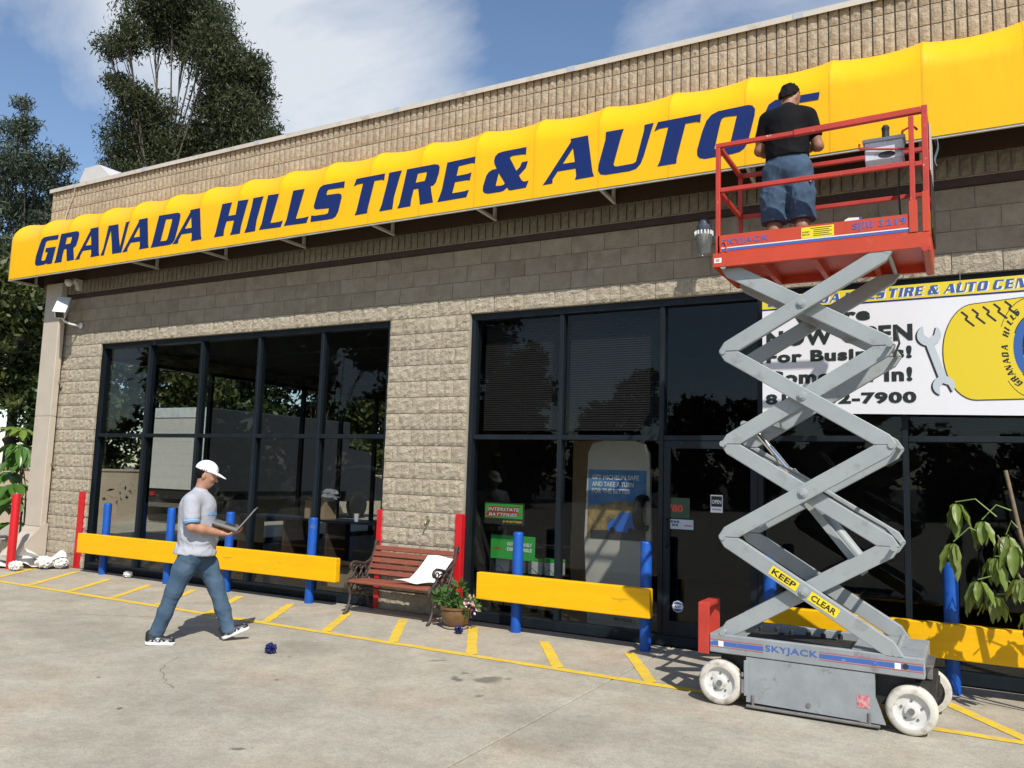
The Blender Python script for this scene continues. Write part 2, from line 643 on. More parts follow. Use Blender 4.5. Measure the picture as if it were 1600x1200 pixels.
M['ceil'] = mat('dark_ceiling', (0.006, 0.006, 0.006), 0.95)
M['truss'] = mat('truss_paint', (0.045, 0.045, 0.045), 0.8)
M['tile'] = mat('interior_floor', (0.055, 0.045, 0.035), 0.6, var=0.15, vscale=2)
M['wood'] = mat('brown_wood', (0.085, 0.055, 0.035), 0.6, var=0.2, vscale=8, stretch=(1, 8, 8))
M['card'] = mat('cardboard', (0.42, 0.30, 0.19), 0.85, var=0.08, vscale=6)
M['beige'] = mat('beige_sheet_metal', (0.52, 0.45, 0.365), 0.55, var=0.06, vscale=2.5, stain=(0.36, 0.30, 0.23),
                 stain_scale=3.2, stain_lo=0.60, stain_hi=0.82)
M['cream'] = mat('cream_stucco', (0.55, 0.45, 0.34), 0.9, var=0.08, vscale=2, bump=0.004, bscale=60)

# ================================================================== ground
CONC = mat('concrete', (0.40, 0.362, 0.284), 0.88, col2=(0.495, 0.457, 0.372), vscale=0.75,
           stain=(0.44, 0.355, 0.265), stain_scale=0.8, stain_lo=0.50, stain_hi=0.72, bump=0.003, bscale=90)


def concrete_details(m_):
    nd, lk = m_.node_tree.nodes, m_.node_tree.links
    b = nd['Principled BSDF']
    src = b.inputs['Base Color'].links[0].from_socket
    co = nd.new('ShaderNodeTexCoord')
    # fine aggregate speckle and grime patches
    for sc, lo, hi, dark in ((60.0, 0.34, 0.66, 0.74), (17.0, 0.34, 0.60, 0.88), (3.4, 0.30, 0.62, 0.84), (0.9, 0.34, 0.60, 0.88)):
        nz = nd.new('ShaderNodeTexNoise')
        nz.inputs['Scale'].default_value = sc
        nz.inputs['Detail'].default_value = 8
        nz.inputs['Roughness'].default_value = 0.66
        lk.new(co.outputs['Object'], nz.inputs['Vector'])
        mr = nd.new('ShaderNodeMapRange')
        mr.inputs['From Min'].default_value = lo
        mr.inputs['From Max'].default_value = hi
        mr.inputs['To Min'].default_value = dark
        mr.inputs['To Max'].default_value = 1.06
        lk.new(nz.outputs['Fac'], mr.inputs['Value'])
        mx = nd.new('ShaderNodeMix')
        mx.data_type = 'RGBA'
        mx.blend_type = 'MULTIPLY'
        mx.inputs['Factor'].default_value = 1
        lk.new(src, mx.inputs['A'])
        lk.new(mr.outputs['Result'], mx.inputs['B'])
        src = mx.outputs['Result']
    # oil and water stains, gum spots: each with a place and a ragged edge of its own
    dn = nd.new('ShaderNodeTexNoise')
    dn.inputs['Scale'].default_value = 5.0
    dn.inputs['Detail'].default_value = 6
    lk.new(co.outputs['Object'], dn.inputs['Vector'])
    sb = nd.new('ShaderNodeVectorMath')
    sb.operation = 'SUBTRACT'
    sb.inputs[1].default_value = (0.5, 0.5, 0.5)
    lk.new(dn.outputs['Color'], sb.inputs[0])
    scl = nd.new('ShaderNodeVectorMath')
    scl.operation = 'SCALE'
    scl.inputs['Scale'].default_value = 0.32
    lk.new(sb.outputs['Vector'], scl.inputs[0])
    ad = nd.new('ShaderNodeVectorMath')
    ad.operation = 'ADD'
    lk.new(co.outputs['Object'], ad.inputs[0])
    lk.new(scl.outputs['Vector'], ad.inputs[1])
    for x, y, r_, dk in ((2.72, -2.42, .10, .42), (2.97, -2.28, .17, .45), (2.72, -2.20, .06, .5), (3.05, -2.10, .07, .55),
                         (2.6, -3.1, .05, .5), (3.2, -2.75, .05, .5), (1.6, -3.35, .05, .35), (1.05, -2.62, .05, .4),
                         (1.3, -4.5, .05, .3), (2.6, -4.6, .05, .4), (0.4, -4.1, .04, .4), (2.2, -1.95, .09, .6),
                         (0.9, -2.3, .5, .86), (3.9, -3.2, .6, .84), (-1.5, -3.0, .7, .86), (1.8, -3.8, .8, .90)):
        ds = nd.new('ShaderNodeVectorMath')
        ds.operation = 'DISTANCE'
        lk.new(ad.outputs['Vector'], ds.inputs[0])
        ds.inputs[1].default_value = (x, y, 0)
        mr = nd.new('ShaderNodeMapRange')
        mr.interpolation_type = 'SMOOTHSTEP'
        mr.inputs['From Min'].default_value = r_ * 0.45
        mr.inputs['From Max'].default_value = r_
        mr.inputs['To Min'].default_value = dk
        mr.inputs['To Max'].default_value = 1.0
        lk.new(ds.outputs['Value'], mr.inputs['Value'])
        mx = nd.new('ShaderNodeMix')
        mx.data_type = 'RGBA'
        mx.blend_type = 'MULTIPLY'
        mx.inputs['Factor'].default_value = 1
        lk.new(src, mx.inputs['A'])
        lk.new(mr.outputs['Result'], mx.inputs['B'])
        src = mx.outputs['Result']
    lk.new(src, b.inputs['Base Color'])


concrete_details(CONC)
M['asphalt'] = mat('lot_surface', (0.16, 0.155, 0.14), 0.9, var=0.2, vscale=0.4, bump=0.003, bscale=60)
M['joint'] = mat('joint_dirt', (0.10, 0.09, 0.075), 0.95, var=0.2, vscale=8)

g = MB()
g.grid(lambda u, v: (-350 + 700 * u, -350 + 700 * v, -0.045), 8, 8)
tag(g.build('ground', M['asphalt']), kind='structure')

pav = MB()
pav.box(-40, 30, -40, 40, -0.042, -0.022)
pavement = tag(pav.build('pavement', M['joint']), kind='structure')
xs = [-40, -15.2, -8.1, 3.81, 12.0, 30]
ys = [-40, -14.0, -6.6, -0.002]
for i in range(len(xs) - 1):
    for j in range(len(ys) - 1):
        s_ = MB()
        s_.cbox(xs[i] + .006, xs[i + 1] - .006, ys[j] + .006, ys[j + 1] - .006, -0.03, 0.0, 0.006)
        s_.build('slab', CONC, pavement)
for (x0, x1) in ((-40, -15.2), (-15.2, -7.66)):
    s_ = MB()
    s_.cbox(x0 + .006, x1 - .006, 0.004, 40, -0.03, 0.0, 0.006)
    s_.build('slab', CONC, pavement)

# painted lines
PAINT = mat('road_paint', (0.74, 0.50, 0.03), 0.75, var=0.10, vscale=6, stain=(0.44, 0.38, 0.26), stain_scale=14,
            stain_lo=0.50, stain_hi=0.72, bump=0.001, bscale=90)


def ribbon(pts, w, z, seed=0, rag=0.0):
    rnd = random.Random(seed)
    P = [Vector((a, b, 0)) for a, b in pts]
    mb = MB()
    # resample
    Q = []
    for a, b in zip(P[:-1], P[1:]):
        n = max(1, int((b - a).length / 0.12))
        Q += [a.lerp(b, k / n) for k in range(n)]
    Q.append(P[-1])
    vs = []
    for i, q in enumerate(Q):
        t = (Q[min(i + 1, len(Q) - 1)] - Q[max(i - 1, 0)]).normalized()
        s = Vector((-t.y, t.x, 0))
        vs.append(q + s * (w / 2 + rnd.uniform(-rag, rag)) + Vector((0, 0, z)))
        vs.append(q - s * (w / 2 + rnd.uniform(-rag, rag)) + Vector((0, 0, z)))
    mb.raw(vs, [(2 * i + 1, 2 * i + 3, 2 * i + 2, 2 * i) for i in range(len(Q) - 1)])
    return mb


ribbon([(-9, -1.585), (3, -1.575), (10, -1.60)], 0.10, 0.004, 1, 0.004).build('painted_line', PAINT, pavement)
HAT = [((-4.81, -1.53), (-5.70, -0.25)), ((-3.92, -1.53), (-4.59, -0.47)), ((-3.03, -1.53), (-3.68, -0.48)),
       ((-2.17, -1.53), (-2.84, -0.41)), ((-1.26, -1.53), (-1.95, -0.42)), ((-0.35, -1.53), (-1.01, -0.45)),
       ((0.52, -1.53), (-0.06, -0.47)), ((1.41, -1.53), (0.73, -0.44)), ((2.34, -1.53), (1.62, -0.34)),
       ((3.25, -1.53), (2.62, -0.56)), ((4.13, -1.53), (3.55, -0.53)), ((5.02, -1.53), (4.4, -0.5)),
       ((5.92, -1.53), (5.3, -0.5)), ((6.85, -1.53), (6.30, -0.72)), ((7.75, -1.53), (7.1, -0.5)),
       ((-5.75, -1.53), (-6.5, -0.45)), ((-6.7, -1.53), (-7.4, -0.5))]
for i, (a, b) in enumerate(HAT):
    ribbon([a, b], 0.105, 0.0042, i + 5, 0.005).build('painted_line', PAINT, pavement)
CRK = mat('crack_dirt', (0.17, 0.15, 0.12), 0.95)


def crack(pts, w, seed):
    rnd = random.Random(seed)
    Q = []
    for a, b in zip(pts[:-1], pts[1:]):
        L = math.dist(a, b)
        n = max(2, int(L / 0.07))
        for k in range(n):
            Q.append((a[0] + (b[0] - a[0]) * k / n + rnd.uniform(-.022, .022), a[1] + (b[1] - a[1]) * k / n + rnd.uniform(-.022, .022)))
    return ribbon(Q, w, 0.0012, seed, w * .35).build('crack', CRK, pavement)


crack([(0.3, -3.2), (0.53, -3.58), (0.75, -3.72), (1.19, -3.98)], 0.007, 3)
crack([(-6, -3.6), (-3.11, -2.87), (-0.9, -1.75)], 0.008, 4)

# ================================================================== building
BX0, BX1 = -7.6, 11.0
shop = thing('tire_shop_building', 'tan split-face concrete block shop with ribbed parapet and dark framed windows', 'building')
CH = 0.2032
WT = 18 * CH          # window head
LT = 22 * CH          # top of the plain courses
UY = -0.07            # face of the ribbed wall above

core = MB()
core.box(BX0, -6.02, 0.011, 0.24, 0, WT)
core.box(0, 1.22, 0.011, 0.24, 0, WT)
core.box(8.43, BX1, 0.011, 0.24, 0, WT)
core.box(BX0, BX1, 0.011, 0.24, WT, 4.55)
core.box(BX0, BX1, UY + 0.03, 0.24, 4.552, 6.44)
core.build('wall', M['mortar'], shop)
side = MB()
side.box(BX0, BX0 + .24, 0.241, 0.75, 0, WT)
side.box(BX0, BX0 + .24, 0.241, 13.0, WT + .001, 6.40)
side.box(BX0, BX0 + .24, 10.6, 13.0, 0, WT)
side.box(BX0, BX1, 13.0, 13.2, 0, 6.40)
side.box(BX1 - .24, BX1, 0.241, 12.99, 0, 6.40)
side.build('side_wall', M['block_smooth'], shop)
rf = MB()
rf.box(BX0 + .241, BX1 - .241, 0.242, 12.99, 5.75, 5.9)
rf.build('roof', mat('roofing', (0.35, 0.34, 0.32), 0.9), shop)
fl = MB()
fl.box(BX0 + .241, BX1 - .241, 0.242, 12.99, 0.0, 0.012)
fl.build('interior_floor', M['tile'], shop)
ce = MB()
ce.box(BX0 + .241, BX1 - .241, 0.243, 12.98, 3.86, 3.95)
ce.build('ceiling', M['ceil'], shop)
pt = MB()
pt.box(0.75, 0.87, 0.243, 12.98, 0.013, 3.859)
pt.box(0.871, BX1 - .243, 5.6, 5.72, 0.013, 3.859)
pt.build('partition', M['dark'], shop)
# roof trusses seen up through the left bay
for yy in (2.2, 5.0, 8.0):
    t_ = MB()
    t_.tube([(BX0 + .25, yy, 3.72), (0.7, yy, 3.72)], 0.02, 4)
    t_.tube([(BX0 + .25, yy, 3.5), (0.7, yy, 3.5)], 0.014, 4)
    for k in range(9):
        xa = BX0 + .4 + k * .9
        t_.tube([(xa, yy, 3.5), (xa + .45, yy, 3.72)], 0.009, 4)
        t_.tube([(xa + .45, yy, 3.72), (xa + .9, yy, 3.5)], 0.009, 4)
    t_.build('truss', M['truss'], shop)


# split-face blocks: a few meshes shared by every block
def block_mesh(w, h, seed, amp, mt, nx, nz, name):
    rnd = random.Random(seed)
    me = MB()

    def P(i, j):
        u, v = i / nx, j / nz
        x, z = -w / 2 + w * u, -h / 2 + h * v
        edge = min(i, nx - i, j, nz - j)
        if edge == 0:
            return (x, (0.001 + rnd.uniform(-.004, .003)) * (1 if amp > .01 else .02), z)
        return (x + rnd.uniform(-.25, .25) * w / nx, -rnd.uniform(0.0, 1.0) * amp, z + rnd.uniform(-.25, .25) * h / nz)
    grid = [[P(i, j) for i in range(nx + 1)] for j in range(nz + 1)]
    n = me.addv([p_ for row in grid for p_ in row])
    for j in range(nz):
        for i in range(nx):
            a = n + j * (nx + 1) + i
            me.face([a, a + 1, a + nx + 2, a + nx + 1])
    b0 = me.addv([(-w / 2, .03, -h / 2), (w / 2, .03, -h / 2), (w / 2, .03, h / 2), (-w / 2, .03, h / 2)])
    bot = [n + i for i in range(nx + 1)]
    top = [n + nz * (nx + 1) + i for i in range(nx + 1)]
    lef = [n + j * (nx + 1) for j in range(nz + 1)]
    rig = [n + j * (nx + 1) + nx for j in range(nz + 1)]
    me.face([b0, b0 + 1] + bot[::-1])
    me.face([b0 + 3] + top + [b0 + 2])
    me.face([b0] + lef + [b0 + 3])
    me.face([b0 + 1, b0 + 2] + rig[::-1])
    return me.mesh(name, mt, None)


BW = 0.4064
full = [block_mesh(BW - .009, CH - .010, 10 + k, 0.017, M['block'], 9, 5, 'block') for k in range(8)]
half = [block_mesh(BW / 2 - .009, CH - .010, 40 + k, 0.017, M['block'], 5, 5, 'block') for k in range(4)]
sfull = [block_mesh(BW - .006, CH - .006, 60 + k, 0.0001, M['block_smooth'], 2, 2, 'block') for k in range(3)]
shalf = [block_mesh(BW / 2 - .006, CH - .006, 70 + k, 0.0001, M['block_smooth'], 2, 2, 'block') for k in range(2)]
brnd = random.Random(5)


def course(x0, x1, k, stagger, fl_, hf_, z0=0.0):
    """one running-bond course of blocks between x0 and x1."""
    z = z0 + (k + .5) * CH
    x = x0
    first = stagger
    while x < x1 - 0.05:
        wd = BW / 2 if first else BW
        first = False
        if x + wd > x1 + 0.06:
            wd = BW / 2
        ms = hf_ if wd < BW else fl_
        o = link('block', brnd.choice(ms), shop, (x + wd / 2, brnd.uniform(-.002, .002), z))
        x += wd


for k in range(18):
    course(0.0, 1.2192, k, k % 2 == 1, full, half)
    course(BX0 + .014, -6.0, k, k % 2 == 0, full, half)
for k in range(18, 22):
    course(BX0 + .014, 8.2, k, k % 2 == 0, full if k == 18 else sfull, half if k == 18 else shalf)



def joined(name, items, mt):
    """the blocks past the counted ones (beyond the picture's right edge), joined into one piece"""
    mb = MB()
    for me_, loc in items:
        n_ = len(mb.v)
        mb.v += [(v.co.x + loc[0], v.co.y + loc[1], v.co.z + loc[2]) for v in me_.vertices]
        for p_ in me_.polygons:
            mb.face([n_ + i_ for i_ in p_.vertices])
    o = mb.build(name, mt, shop)
    o['kind'] = 'stuff'
    return o


far_s, far_p = [], []
for k in range(22):
    x = (8.43 if k < 18 else BX0 + .014 + BW * 39) + (BW / 2 if k % 2 else 0)
    while x < BX1 - .2:
        (far_p if k > 18 else far_s).append((brnd.choice(sfull if k > 18 else full), (x + BW / 2, 0, (k + .5) * CH)))
        x += BW
joined('end_blocks', far_s, M['block'])
joined('end_smooth_blocks', far_p, M['block_smooth'])

ch_ = MB()
ch_.box(BX0 - .004, 10.9, -0.035, 0.02, LT + .004, 4.545)
ch_.build('lintel_channel', M['maroon'], shop)


def rib_mesh(seed, mt):
    rnd = random.Random(seed)
    me = MB()
    pw = BW / 4
    for k in range(4):
        xc = -BW / 2 + pw * (k + .5)
        w, h = pw - .015, CH - .010

        def P(u, v):
            e = (u < .01 or u > .99 or v < .01 or v > .99)
            return (xc - w / 2 + w * u, (0.003 if e else -rnd.uniform(0, .013)), -h / 2 + h * v)
        n0 = len(me.v)
        me.grid(P, 3, 4)
        nx, nz = 3, 4
        bo = [n0 + i for i in range(nx + 1)]
        to = [n0 + nz * (nx + 1) + i for i in range(nx + 1)]
        le = [n0 + j * (nx + 1) for j in range(nz + 1)]
        ri = [n0 + j * (nx + 1) + nx for j in range(nz + 1)]
        b0 = me.addv([(xc - w / 2, .034, -h / 2), (xc + w / 2, .034, -h / 2), (xc + w / 2, .034, h / 2), (xc - w / 2, .034, h / 2)])
        me.face([b0, b0 + 1] + bo[::-1])
        me.face([b0 + 3] + to + [b0 + 2])
        me.face([b0] + le + [b0 + 3])
        me.face([b0 + 1, b0 + 2] + ri[::-1])
    return me.mesh('ribbed_block', mt)


M['rib_dark'] = random_tint(mat('dark_ribbed_block', (0.17, 0.14, 0.095), 0.95, col2=(0.25, 0.21, 0.15), vscale=12, bump=0.012, bscale=34), 0.08)  # darker ribbed block for the single course under the awning
ribm = [rib_mesh(100 + k, M['rib']) for k in range(6)]
ribd = [rib_mesh(110 + k, M['rib_dark']) for k in range(3)]
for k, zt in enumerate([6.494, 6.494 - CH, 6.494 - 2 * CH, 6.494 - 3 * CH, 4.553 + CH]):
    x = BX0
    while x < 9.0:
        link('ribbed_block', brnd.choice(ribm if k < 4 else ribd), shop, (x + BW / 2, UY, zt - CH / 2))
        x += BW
far_r = [(brnd.choice(ribm), (BX0 + BW * (q + .5), UY, 6.494 - CH * (k + .5))) for k in range(4) for q in range(41, 45)]
joined('end_ribbed_blocks', far_r, M['rib'])
# added dark sheet that stands in for the shade behind the awning
hid = MB()
hid.box(BX0 + .01, 10.9, UY - .016, UY + .029, 4.553 + CH + .012, 5.83)
hid.build('shade_sheet', M['inner_shade'], shop)

x = BX0 - .03
k = 0
while x < 10.9:
    L = 2.55
    c_ = MB()
    c_.box(x, x + L - .004, UY - .045, 0.28, 6.405 + .080, 6.405 + .088)
    c_.box(x, x + L - .004, UY - .045, UY - .041, 6.428 + (k % 2) * .003, 6.405 + .0795)
    c_.build('coping', M['coping'], shop)
    if k:
        lp = MB()
        lp.box(x - .05, x + .05, UY - .049, UY - .0455, 6.430, 6.497)
        lp.build('coping_joint', mat('coping_seam', (0.42, 0.45, 0.50), 0.5), shop)
    x += L
    k += 1

for (xa, xb) in ((-6.16, -6.02), (-0.045, 0.032), (1.135, 1.225)):
    c_ = MB()
    c_.cbox(xa, xb, -0.034, -0.018, 0.0, 1.22, .004)
    if xa < -1 or xa > 1:
        c_.box(xb - .014, xb, -0.0175, 0.055, 0.0, 1.22)
    else:
        c_.box(xa, xa + .014, -0.0175, 0.055, 0.0, 1.22)
    c_.build('corner_guard', M['red'], shop)


# ------------------------------------------------------------------ windows
def window(x0, x1, mull, door=None, zt=WT, blind=()):
    fr = MB()
    fr.box(x0, x0 + .06, 0.05, 0.20, 0, zt)
    fr.box(x1 - .06, x1, 0.05, 0.20, 0, zt)
    fr.box(x0 + .06, x1 - .06, 0.05, 0.20, zt - .075, zt)
    fr.box(x0 + .06, x1 - .06, 0.05, 0.20, 0.0, 0.10)
    w_ = fr.build('window', M['frame'], shop)
    xs_ = [x0 + .06] + list(mull) + [x1 - .06]
    for xm in mull:
        mm = MB()
        mm.cbox(xm - .026, xm + .026, 0.062, 0.19, 0.101, zt - .076, .004)
        mm.build('mullion', M['frame'], w_)
    for a, b in zip(xs_[:-1], xs_[1:]):
        aa = a + (.0265 if a in mull else .0005)
        bb = b - (.0265 if b in mull else .0005)
        isd = door is not None and abs(a - door) < .01
        zm = 2.15
        tr = MB()
        tr.cbox(aa, bb, 0.068, 0.185, zm - .028, zm + .028, .004)
        tr.build('transom', M['frame'], w_)
        for z0, z1 in ((zm + .0285, zt - .0765),) if isd else ((0.1015, zm - .0285), (zm + .0285, zt - .0765)):
            pn = MB()
            pn.box(aa, bb, 0.120, 0.126, z0, z1)
            pn.build('pane', M['glass'], w_)
        if isd:
            d_ = MB()
            d_.box(aa + .004, aa + .075, 0.075, 0.12, .102, zm - .032)
            d_.box(bb - .075, bb - .004, 0.075, 0.12, .102, zm - .032)
            d_.box(aa + .075, bb - .075, 0.075, 0.12, zm - .11, zm - .032)
            d_.box(aa + .075, bb - .075, 0.075, 0.12, .102, .25)
            do = d_.build('door', M['frame'], shop)
            pn = MB()
            pn.box(aa + .0755, bb - .0755, 0.094, 0.100, .2505, zm - .1105)
            pn.build('pane', M['glass'], do)
            hb = MB()
            hb.tube([(aa + .045, 0.074, 1.30), (aa + .045, 0.035, 1.28), (aa + .045, 0.035, 1.02), (aa + .045, 0.074, 1.00)], 0.011, 8)
            hb.build('handle', M['frame'], do)
    for (a, b) in blind:
        bl = MB()
        z = 2.24
        while z < zt - .12:
            bl.box(a + .04, b - .04, 0.235, 0.255, z, z + .0015)
            bl.raw([(a + .04, .235, z), (b - .04, .235, z), (b - .04, .250, z + .0235), (a + .04, .250, z + .0235)], [(0, 1, 2, 3)])
            z += .0265
        for q in (.12, .5, .88):
            bl.box(a + (b - a) * q - .002, a + (b - a) * q + .002, .230, .233, 2.22, zt - .1)
        o_ = bl.build('blind', mat('blind_slats', (0.022, 0.019, 0.017), 0.7), w_)
        o_['kind'] = 'stuff'
    return w_


window(-6.02, 0.0, [-4.816, -3.612, -2.408, -1.204])
window(1.22, 8.43, [2.44, 3.65, 4.69, 6.01, 7.22], door=3.65, blind=[(1.28, 2.44), (2.44, 3.65), (4.69, 6.01), (6.01, 7.22)])
# glazed side wall that the left bay looks through
ws = MB()
ya, yb = 0.75, 10.6
ws.box(BX0 + .06, BX0 + .2, ya, ya + .06, 0, WT)
ws.box(BX0 + .06, BX0 + .2, yb - .06, yb, 0, WT)
ws.box(BX0 + .06, BX0 + .2, ya + .06, yb - .06, WT - .07, WT)
ws.box(BX0 + .06, BX0 + .2, ya + .06, yb - .06, 0, .12)
wside = ws.build('window', M['frame'], shop)
ny = 7
for k in range(ny):
    y0 = ya + .06 + (yb - ya - .12) * k / ny
    y1 = ya + .06 + (yb - ya - .12) * (k + 1) / ny
    pn = MB()
    pn.box(BX0 + .13, BX0 + .136, y0 + .03, y1 - .03, .121, WT - .071)
    pn.build('pane', M['side_glass'], wside)
    if k:
        mm = MB()
        mm.box(BX0 + .07, BX0 + .19, y0 - .029, y0 + .029, .121, WT - .071)
        mm.build('mullion', M['frame'], wside)

# rooftop unit beyond the parapet
ru = thing('rooftop_vent_hood', 'pale sheet metal vent hood standing on the roof behind the parapet', 'vent', (-7.05, .62, 5.9))
v_ = MB()
v_.prism([(-.42, 0), (.42, 0), (.42, .86), (.12, 1.10), (-.30, 1.10), (-.42, .90)], lambda u, v: (u, -.3, v), lambda u, v: (u, .3, v))
v_.build('hood', mat('galvanised', (0.58, 0.55, 0.52), 0.5, var=.06), ru, fix=True)
c_ = MB()
c_.box(-.46, .46, -.34, .34, -.001, .12)
c_.build('curb', M['coping'], ru)

# ================================================================== awning
awn = thing('awning', 'long yellow vinyl shop awning with scalloped top and navy lettering', 'awning', (0, 0, 4.76))
AO = (0, 0, 4.76)
FY = -0.62
RS = 0.775
RX0 = 7.03 - RS * 19        # left-most rib


def aprof(t):
    """profile from the lower front edge (t=0) over the top to the wall (t=1): (y, z, sag)"""
    if t < 0.55:
        q = t / 0.55
        return FY, 4.76 + 0.66 * q, 0.10 * q ** 3
    th = (t - 0.55) / 0.45 * math.pi / 2
    s = math.sin(th)
    return UY - .02 + (FY - UY + .02) * math.cos(th), 5.42 + 0.42 * s, (0.10 + 0.90 * math.sin(2 * th) ** 0.8 if th < math.pi / 2 - 1e-6 else 0.1) * 1.0


def awn_panel(L, left_end=False):
    NU, NV = 16, 26
    mb = MB()

    def F(off):
        def fn(u, v):
            y, z, sg = aprof(v)
            # fabric hangs slack between the ribs
            s = (4 * u * (1 - u)) ** 0.8 * 0.044 * sg
            if v >= 0.55:
                th = (v - 0.55) / 0.45 * math.pi / 2
                ny, nz = -math.cos(th), math.sin(th)
            else:
                ny, nz = -1.0, 0.0
            return (u * L, y - ny * (s + off), z - nz * (s + off) - 4.76)
        return fn
    mb.grid(F(0.0), NU, NV)
    mb.cur = 1
    n0 = len(mb.f)
    mb.grid(F(0.006), NU, NV)
    mb.f[n0:] = [tuple(reversed(q)) for q in mb.f[n0:]]
    return mb.mesh('panel', [M['awning'], M['inner_shade']], 180)


pm = awn_panel(RS)
for k in range(23):
    xk = RX0 + RS * k
    link('panel', pm, awn, (xk, 0, 0))
XL = RX0
# rounded left end: quarter turn from the front face into the end
le = MB()
NA, NV = 8, 26


def lend(off):
    def fn(u, v):
        y, z, sg = aprof(v)
        r_ = 0.13
        a = u * math.pi / 2
        yf = y - UY                    # depth in front of the wall (negative)
        k_ = min(1.0, abs(yf) / .55)
        rr = min(r_, abs(yf)) - off
        cx, cy = XL, y + min(r_, abs(yf))
        return (cx - rr * math.sin(a), cy - rr * math.cos(a), z - 4.76 - off * .3)
    return fn


le.grid(lambda u, v: lend(0.0)(1 - u, v), NA, NV)
le.cur = 1
n0 = len(le.f)
le.grid(lambda u, v: lend(0.006)(1 - u, v), NA, NV)
le.f[n0:] = [tuple(reversed(q)) for q in le.f[n0:]]
# flat end wall from the rounded corner back to the building
le.cur = 0
ends = []
for j in range(NV + 1):
    p0 = lend(0)(1, j / NV)
    ends.append([p0, (p0[0], 0.30, p0[2])])
n = le.addv([e for p_ in ends for e in p_])
for j in range(NV):
    le.face([n + 2 * j + 1, n + 2 * j, n + 2 * j + 2, n + 2 * j + 3])
le.cur = 1
n = le.addv([(e[0] + .006, e[1], e[2]) for p_ in ends for e in p_])
for j in range(NV):
    le.face([n + 2 * j + 3, n + 2 * j + 2, n + 2 * j, n + 2 * j + 1])
le.build('end_panel', [M['awning'], M['inner_shade']], awn, smooth=60)

fb = MB(AO)
fb.box(XL - .02, 10.9, FY + .008, FY + .034, 4.742, 4.768)
fb.build('front_bar', M['alu'], awn)
for k in range(-1, 8):
    xb = 1.59 + 1.54 * (k - 4) if k > -1 else XL - .10
    br = MB(AO)
    br.bar((xb + .05, FY + .02, 4.755), (xb, UY, 4.775), 0.036, 0.030)
    br.tube([(xb, UY - .04, 4.79), (xb, UY - .04, 5.70)], 0.024, 4)
    br.build('brace', M['alu'], awn)
for k in range(23):
    xk = RX0 + RS * k
    rb = MB(AO)
    rb.tube([(xk, aprof(q / 14)[0] + .022 * (1 if q < 7 else .8), aprof(q / 14)[1] - .022 * (0 if q < 7 else 1)) for q in range(15)], 0.009, 4)
    rb.build('rib', M['alu'], awn)

SEAM = mat('vinyl_seam', (0.80, 0.40, 0.0), 0.42)
for k in range(1, 23):
    xk = RX0 + RS * k
    sm = MB(AO)

    def sfn(u, v):
        y, z, _ = aprof(v)
        th = max(0, (v - 0.55) / 0.45 * math.pi / 2)
        return (xk - .007 + .014 * u, y - .0016 * math.cos(th), z + .0016 * math.sin(th))
    sm.grid(sfn, 1, 22)
    sm.build('seam', SEAM, awn, smooth=180)

CAPH = 0.476
words = [('G', -6.988), ('R', -6.451), ('A', -5.894), ('N', -5.247), ('A', -4.719), ('D', -4.060), ('A', -3.574),
         ('H', -2.704), ('I', -2.104), ('L', -1.828), ('L', -1.370), ('S', -0.898),
         ('T', -0.161 - 76 * .476 / 1000), ('I', 0.228), ('R', 0.505), ('E', 1.096),
         ('&', 1.723), ('A', 2.496), ('U', 3.156), ('T', 3.779), ('O', 4.230), ('C', 4.805)]
for chh, x0 in words:
    ol, ho = GLYPH[chh]
    sc = CAPH / 1000
    zb = 4.893 + max(0, (2 - x0)) * 0.0027
    mb = MB(AO)
    f0 = lambda u, v: (x0 + u * sc, FY - .0035, zb + v * sc)
    f1 = lambda u, v: (x0 + u * sc, FY - .0005, zb + v * sc)
    mb.prism(ol, f0, f1, [ho] if ho else [])
    mb.build('letter', M['letter_blue'], awn, fix=True)

# ================================================================== scissor lift
M['lift_grey'] = mat('lift_grey_paint', (0.325, 0.352, 0.35), 0.45, var=0.07, vscale=4, stain=(0.20, 0.19, 0.175),
                     stain_scale=6, stain_lo=0.58, stain_hi=0.80, bump=0.0006, bscale=60)
M['lift_base'] = mat('worn_grey_paint', (0.285, 0.305, 0.315), 0.5, var=0.12, vscale=5, stain=(0.18, 0.16, 0.14),
                     stain_scale=9, stain_lo=0.61, stain_hi=0.74, bump=0.001, bscale=40)
M['lift_red'] = mat('lift_orange_red', (0.55, 0.060, 0.022), 0.45, var=0.08, vscale=3, stain=(0.50, 0.13, 0.09),
                    stain_scale=9, stain_lo=0.62, stain_hi=0.75)
M['rail_red'] = mat('rail_red_paint', (0.47, 0.042, 0.026), 0.5, var=0.12, vscale=6, stain=(0.62, 0.42, 0.38),
                    stain_scale=14, stain_lo=0.67, stain_hi=0.74)
M['tyre_white'] = mat('offwhite_tyre', (0.62, 0.58, 0.50), 0.75, var=0.08, vscale=9, stain=(0.33, 0.29, 0.24), stain_scale=14,
                      stain_lo=0.52, stain_hi=0.74)
M['rim_white'] = mat('white_rim', (0.66, 0.65, 0.61), 0.45, var=0.08, vscale=9, stain=(0.34, 0.31, 0.27), stain_scale=18, stain_lo=0.56, stain_hi=0.72)
M['steel'] = mat('bare_steel', (0.30, 0.29, 0.28), 0.45, metal=0.7, var=0.2, vscale=10)
M['chrome'] = mat('chrome_rod', (0.8, 0.8, 0.8), 0.12, metal=1.0)
M['greasy'] = mat('greasy_black', (0.025, 0.024, 0.023), 0.6, var=0.4, vscale=12)
M['sticker_yellow'] = mat('yellow_sticker', (0.85, 0.66, 0.02), 0.45)
M['stripe_blue'] = mat('blue_stripe', (0.055, 0.13, 0.42), 0.45, stain=(0.35, 0.37, 0.42), stain_scale=16, stain_lo=.63, stain_hi=.7)
M['stripe_red'] = mat('red_stripe', (0.55, 0.10, 0.10), 0.45)

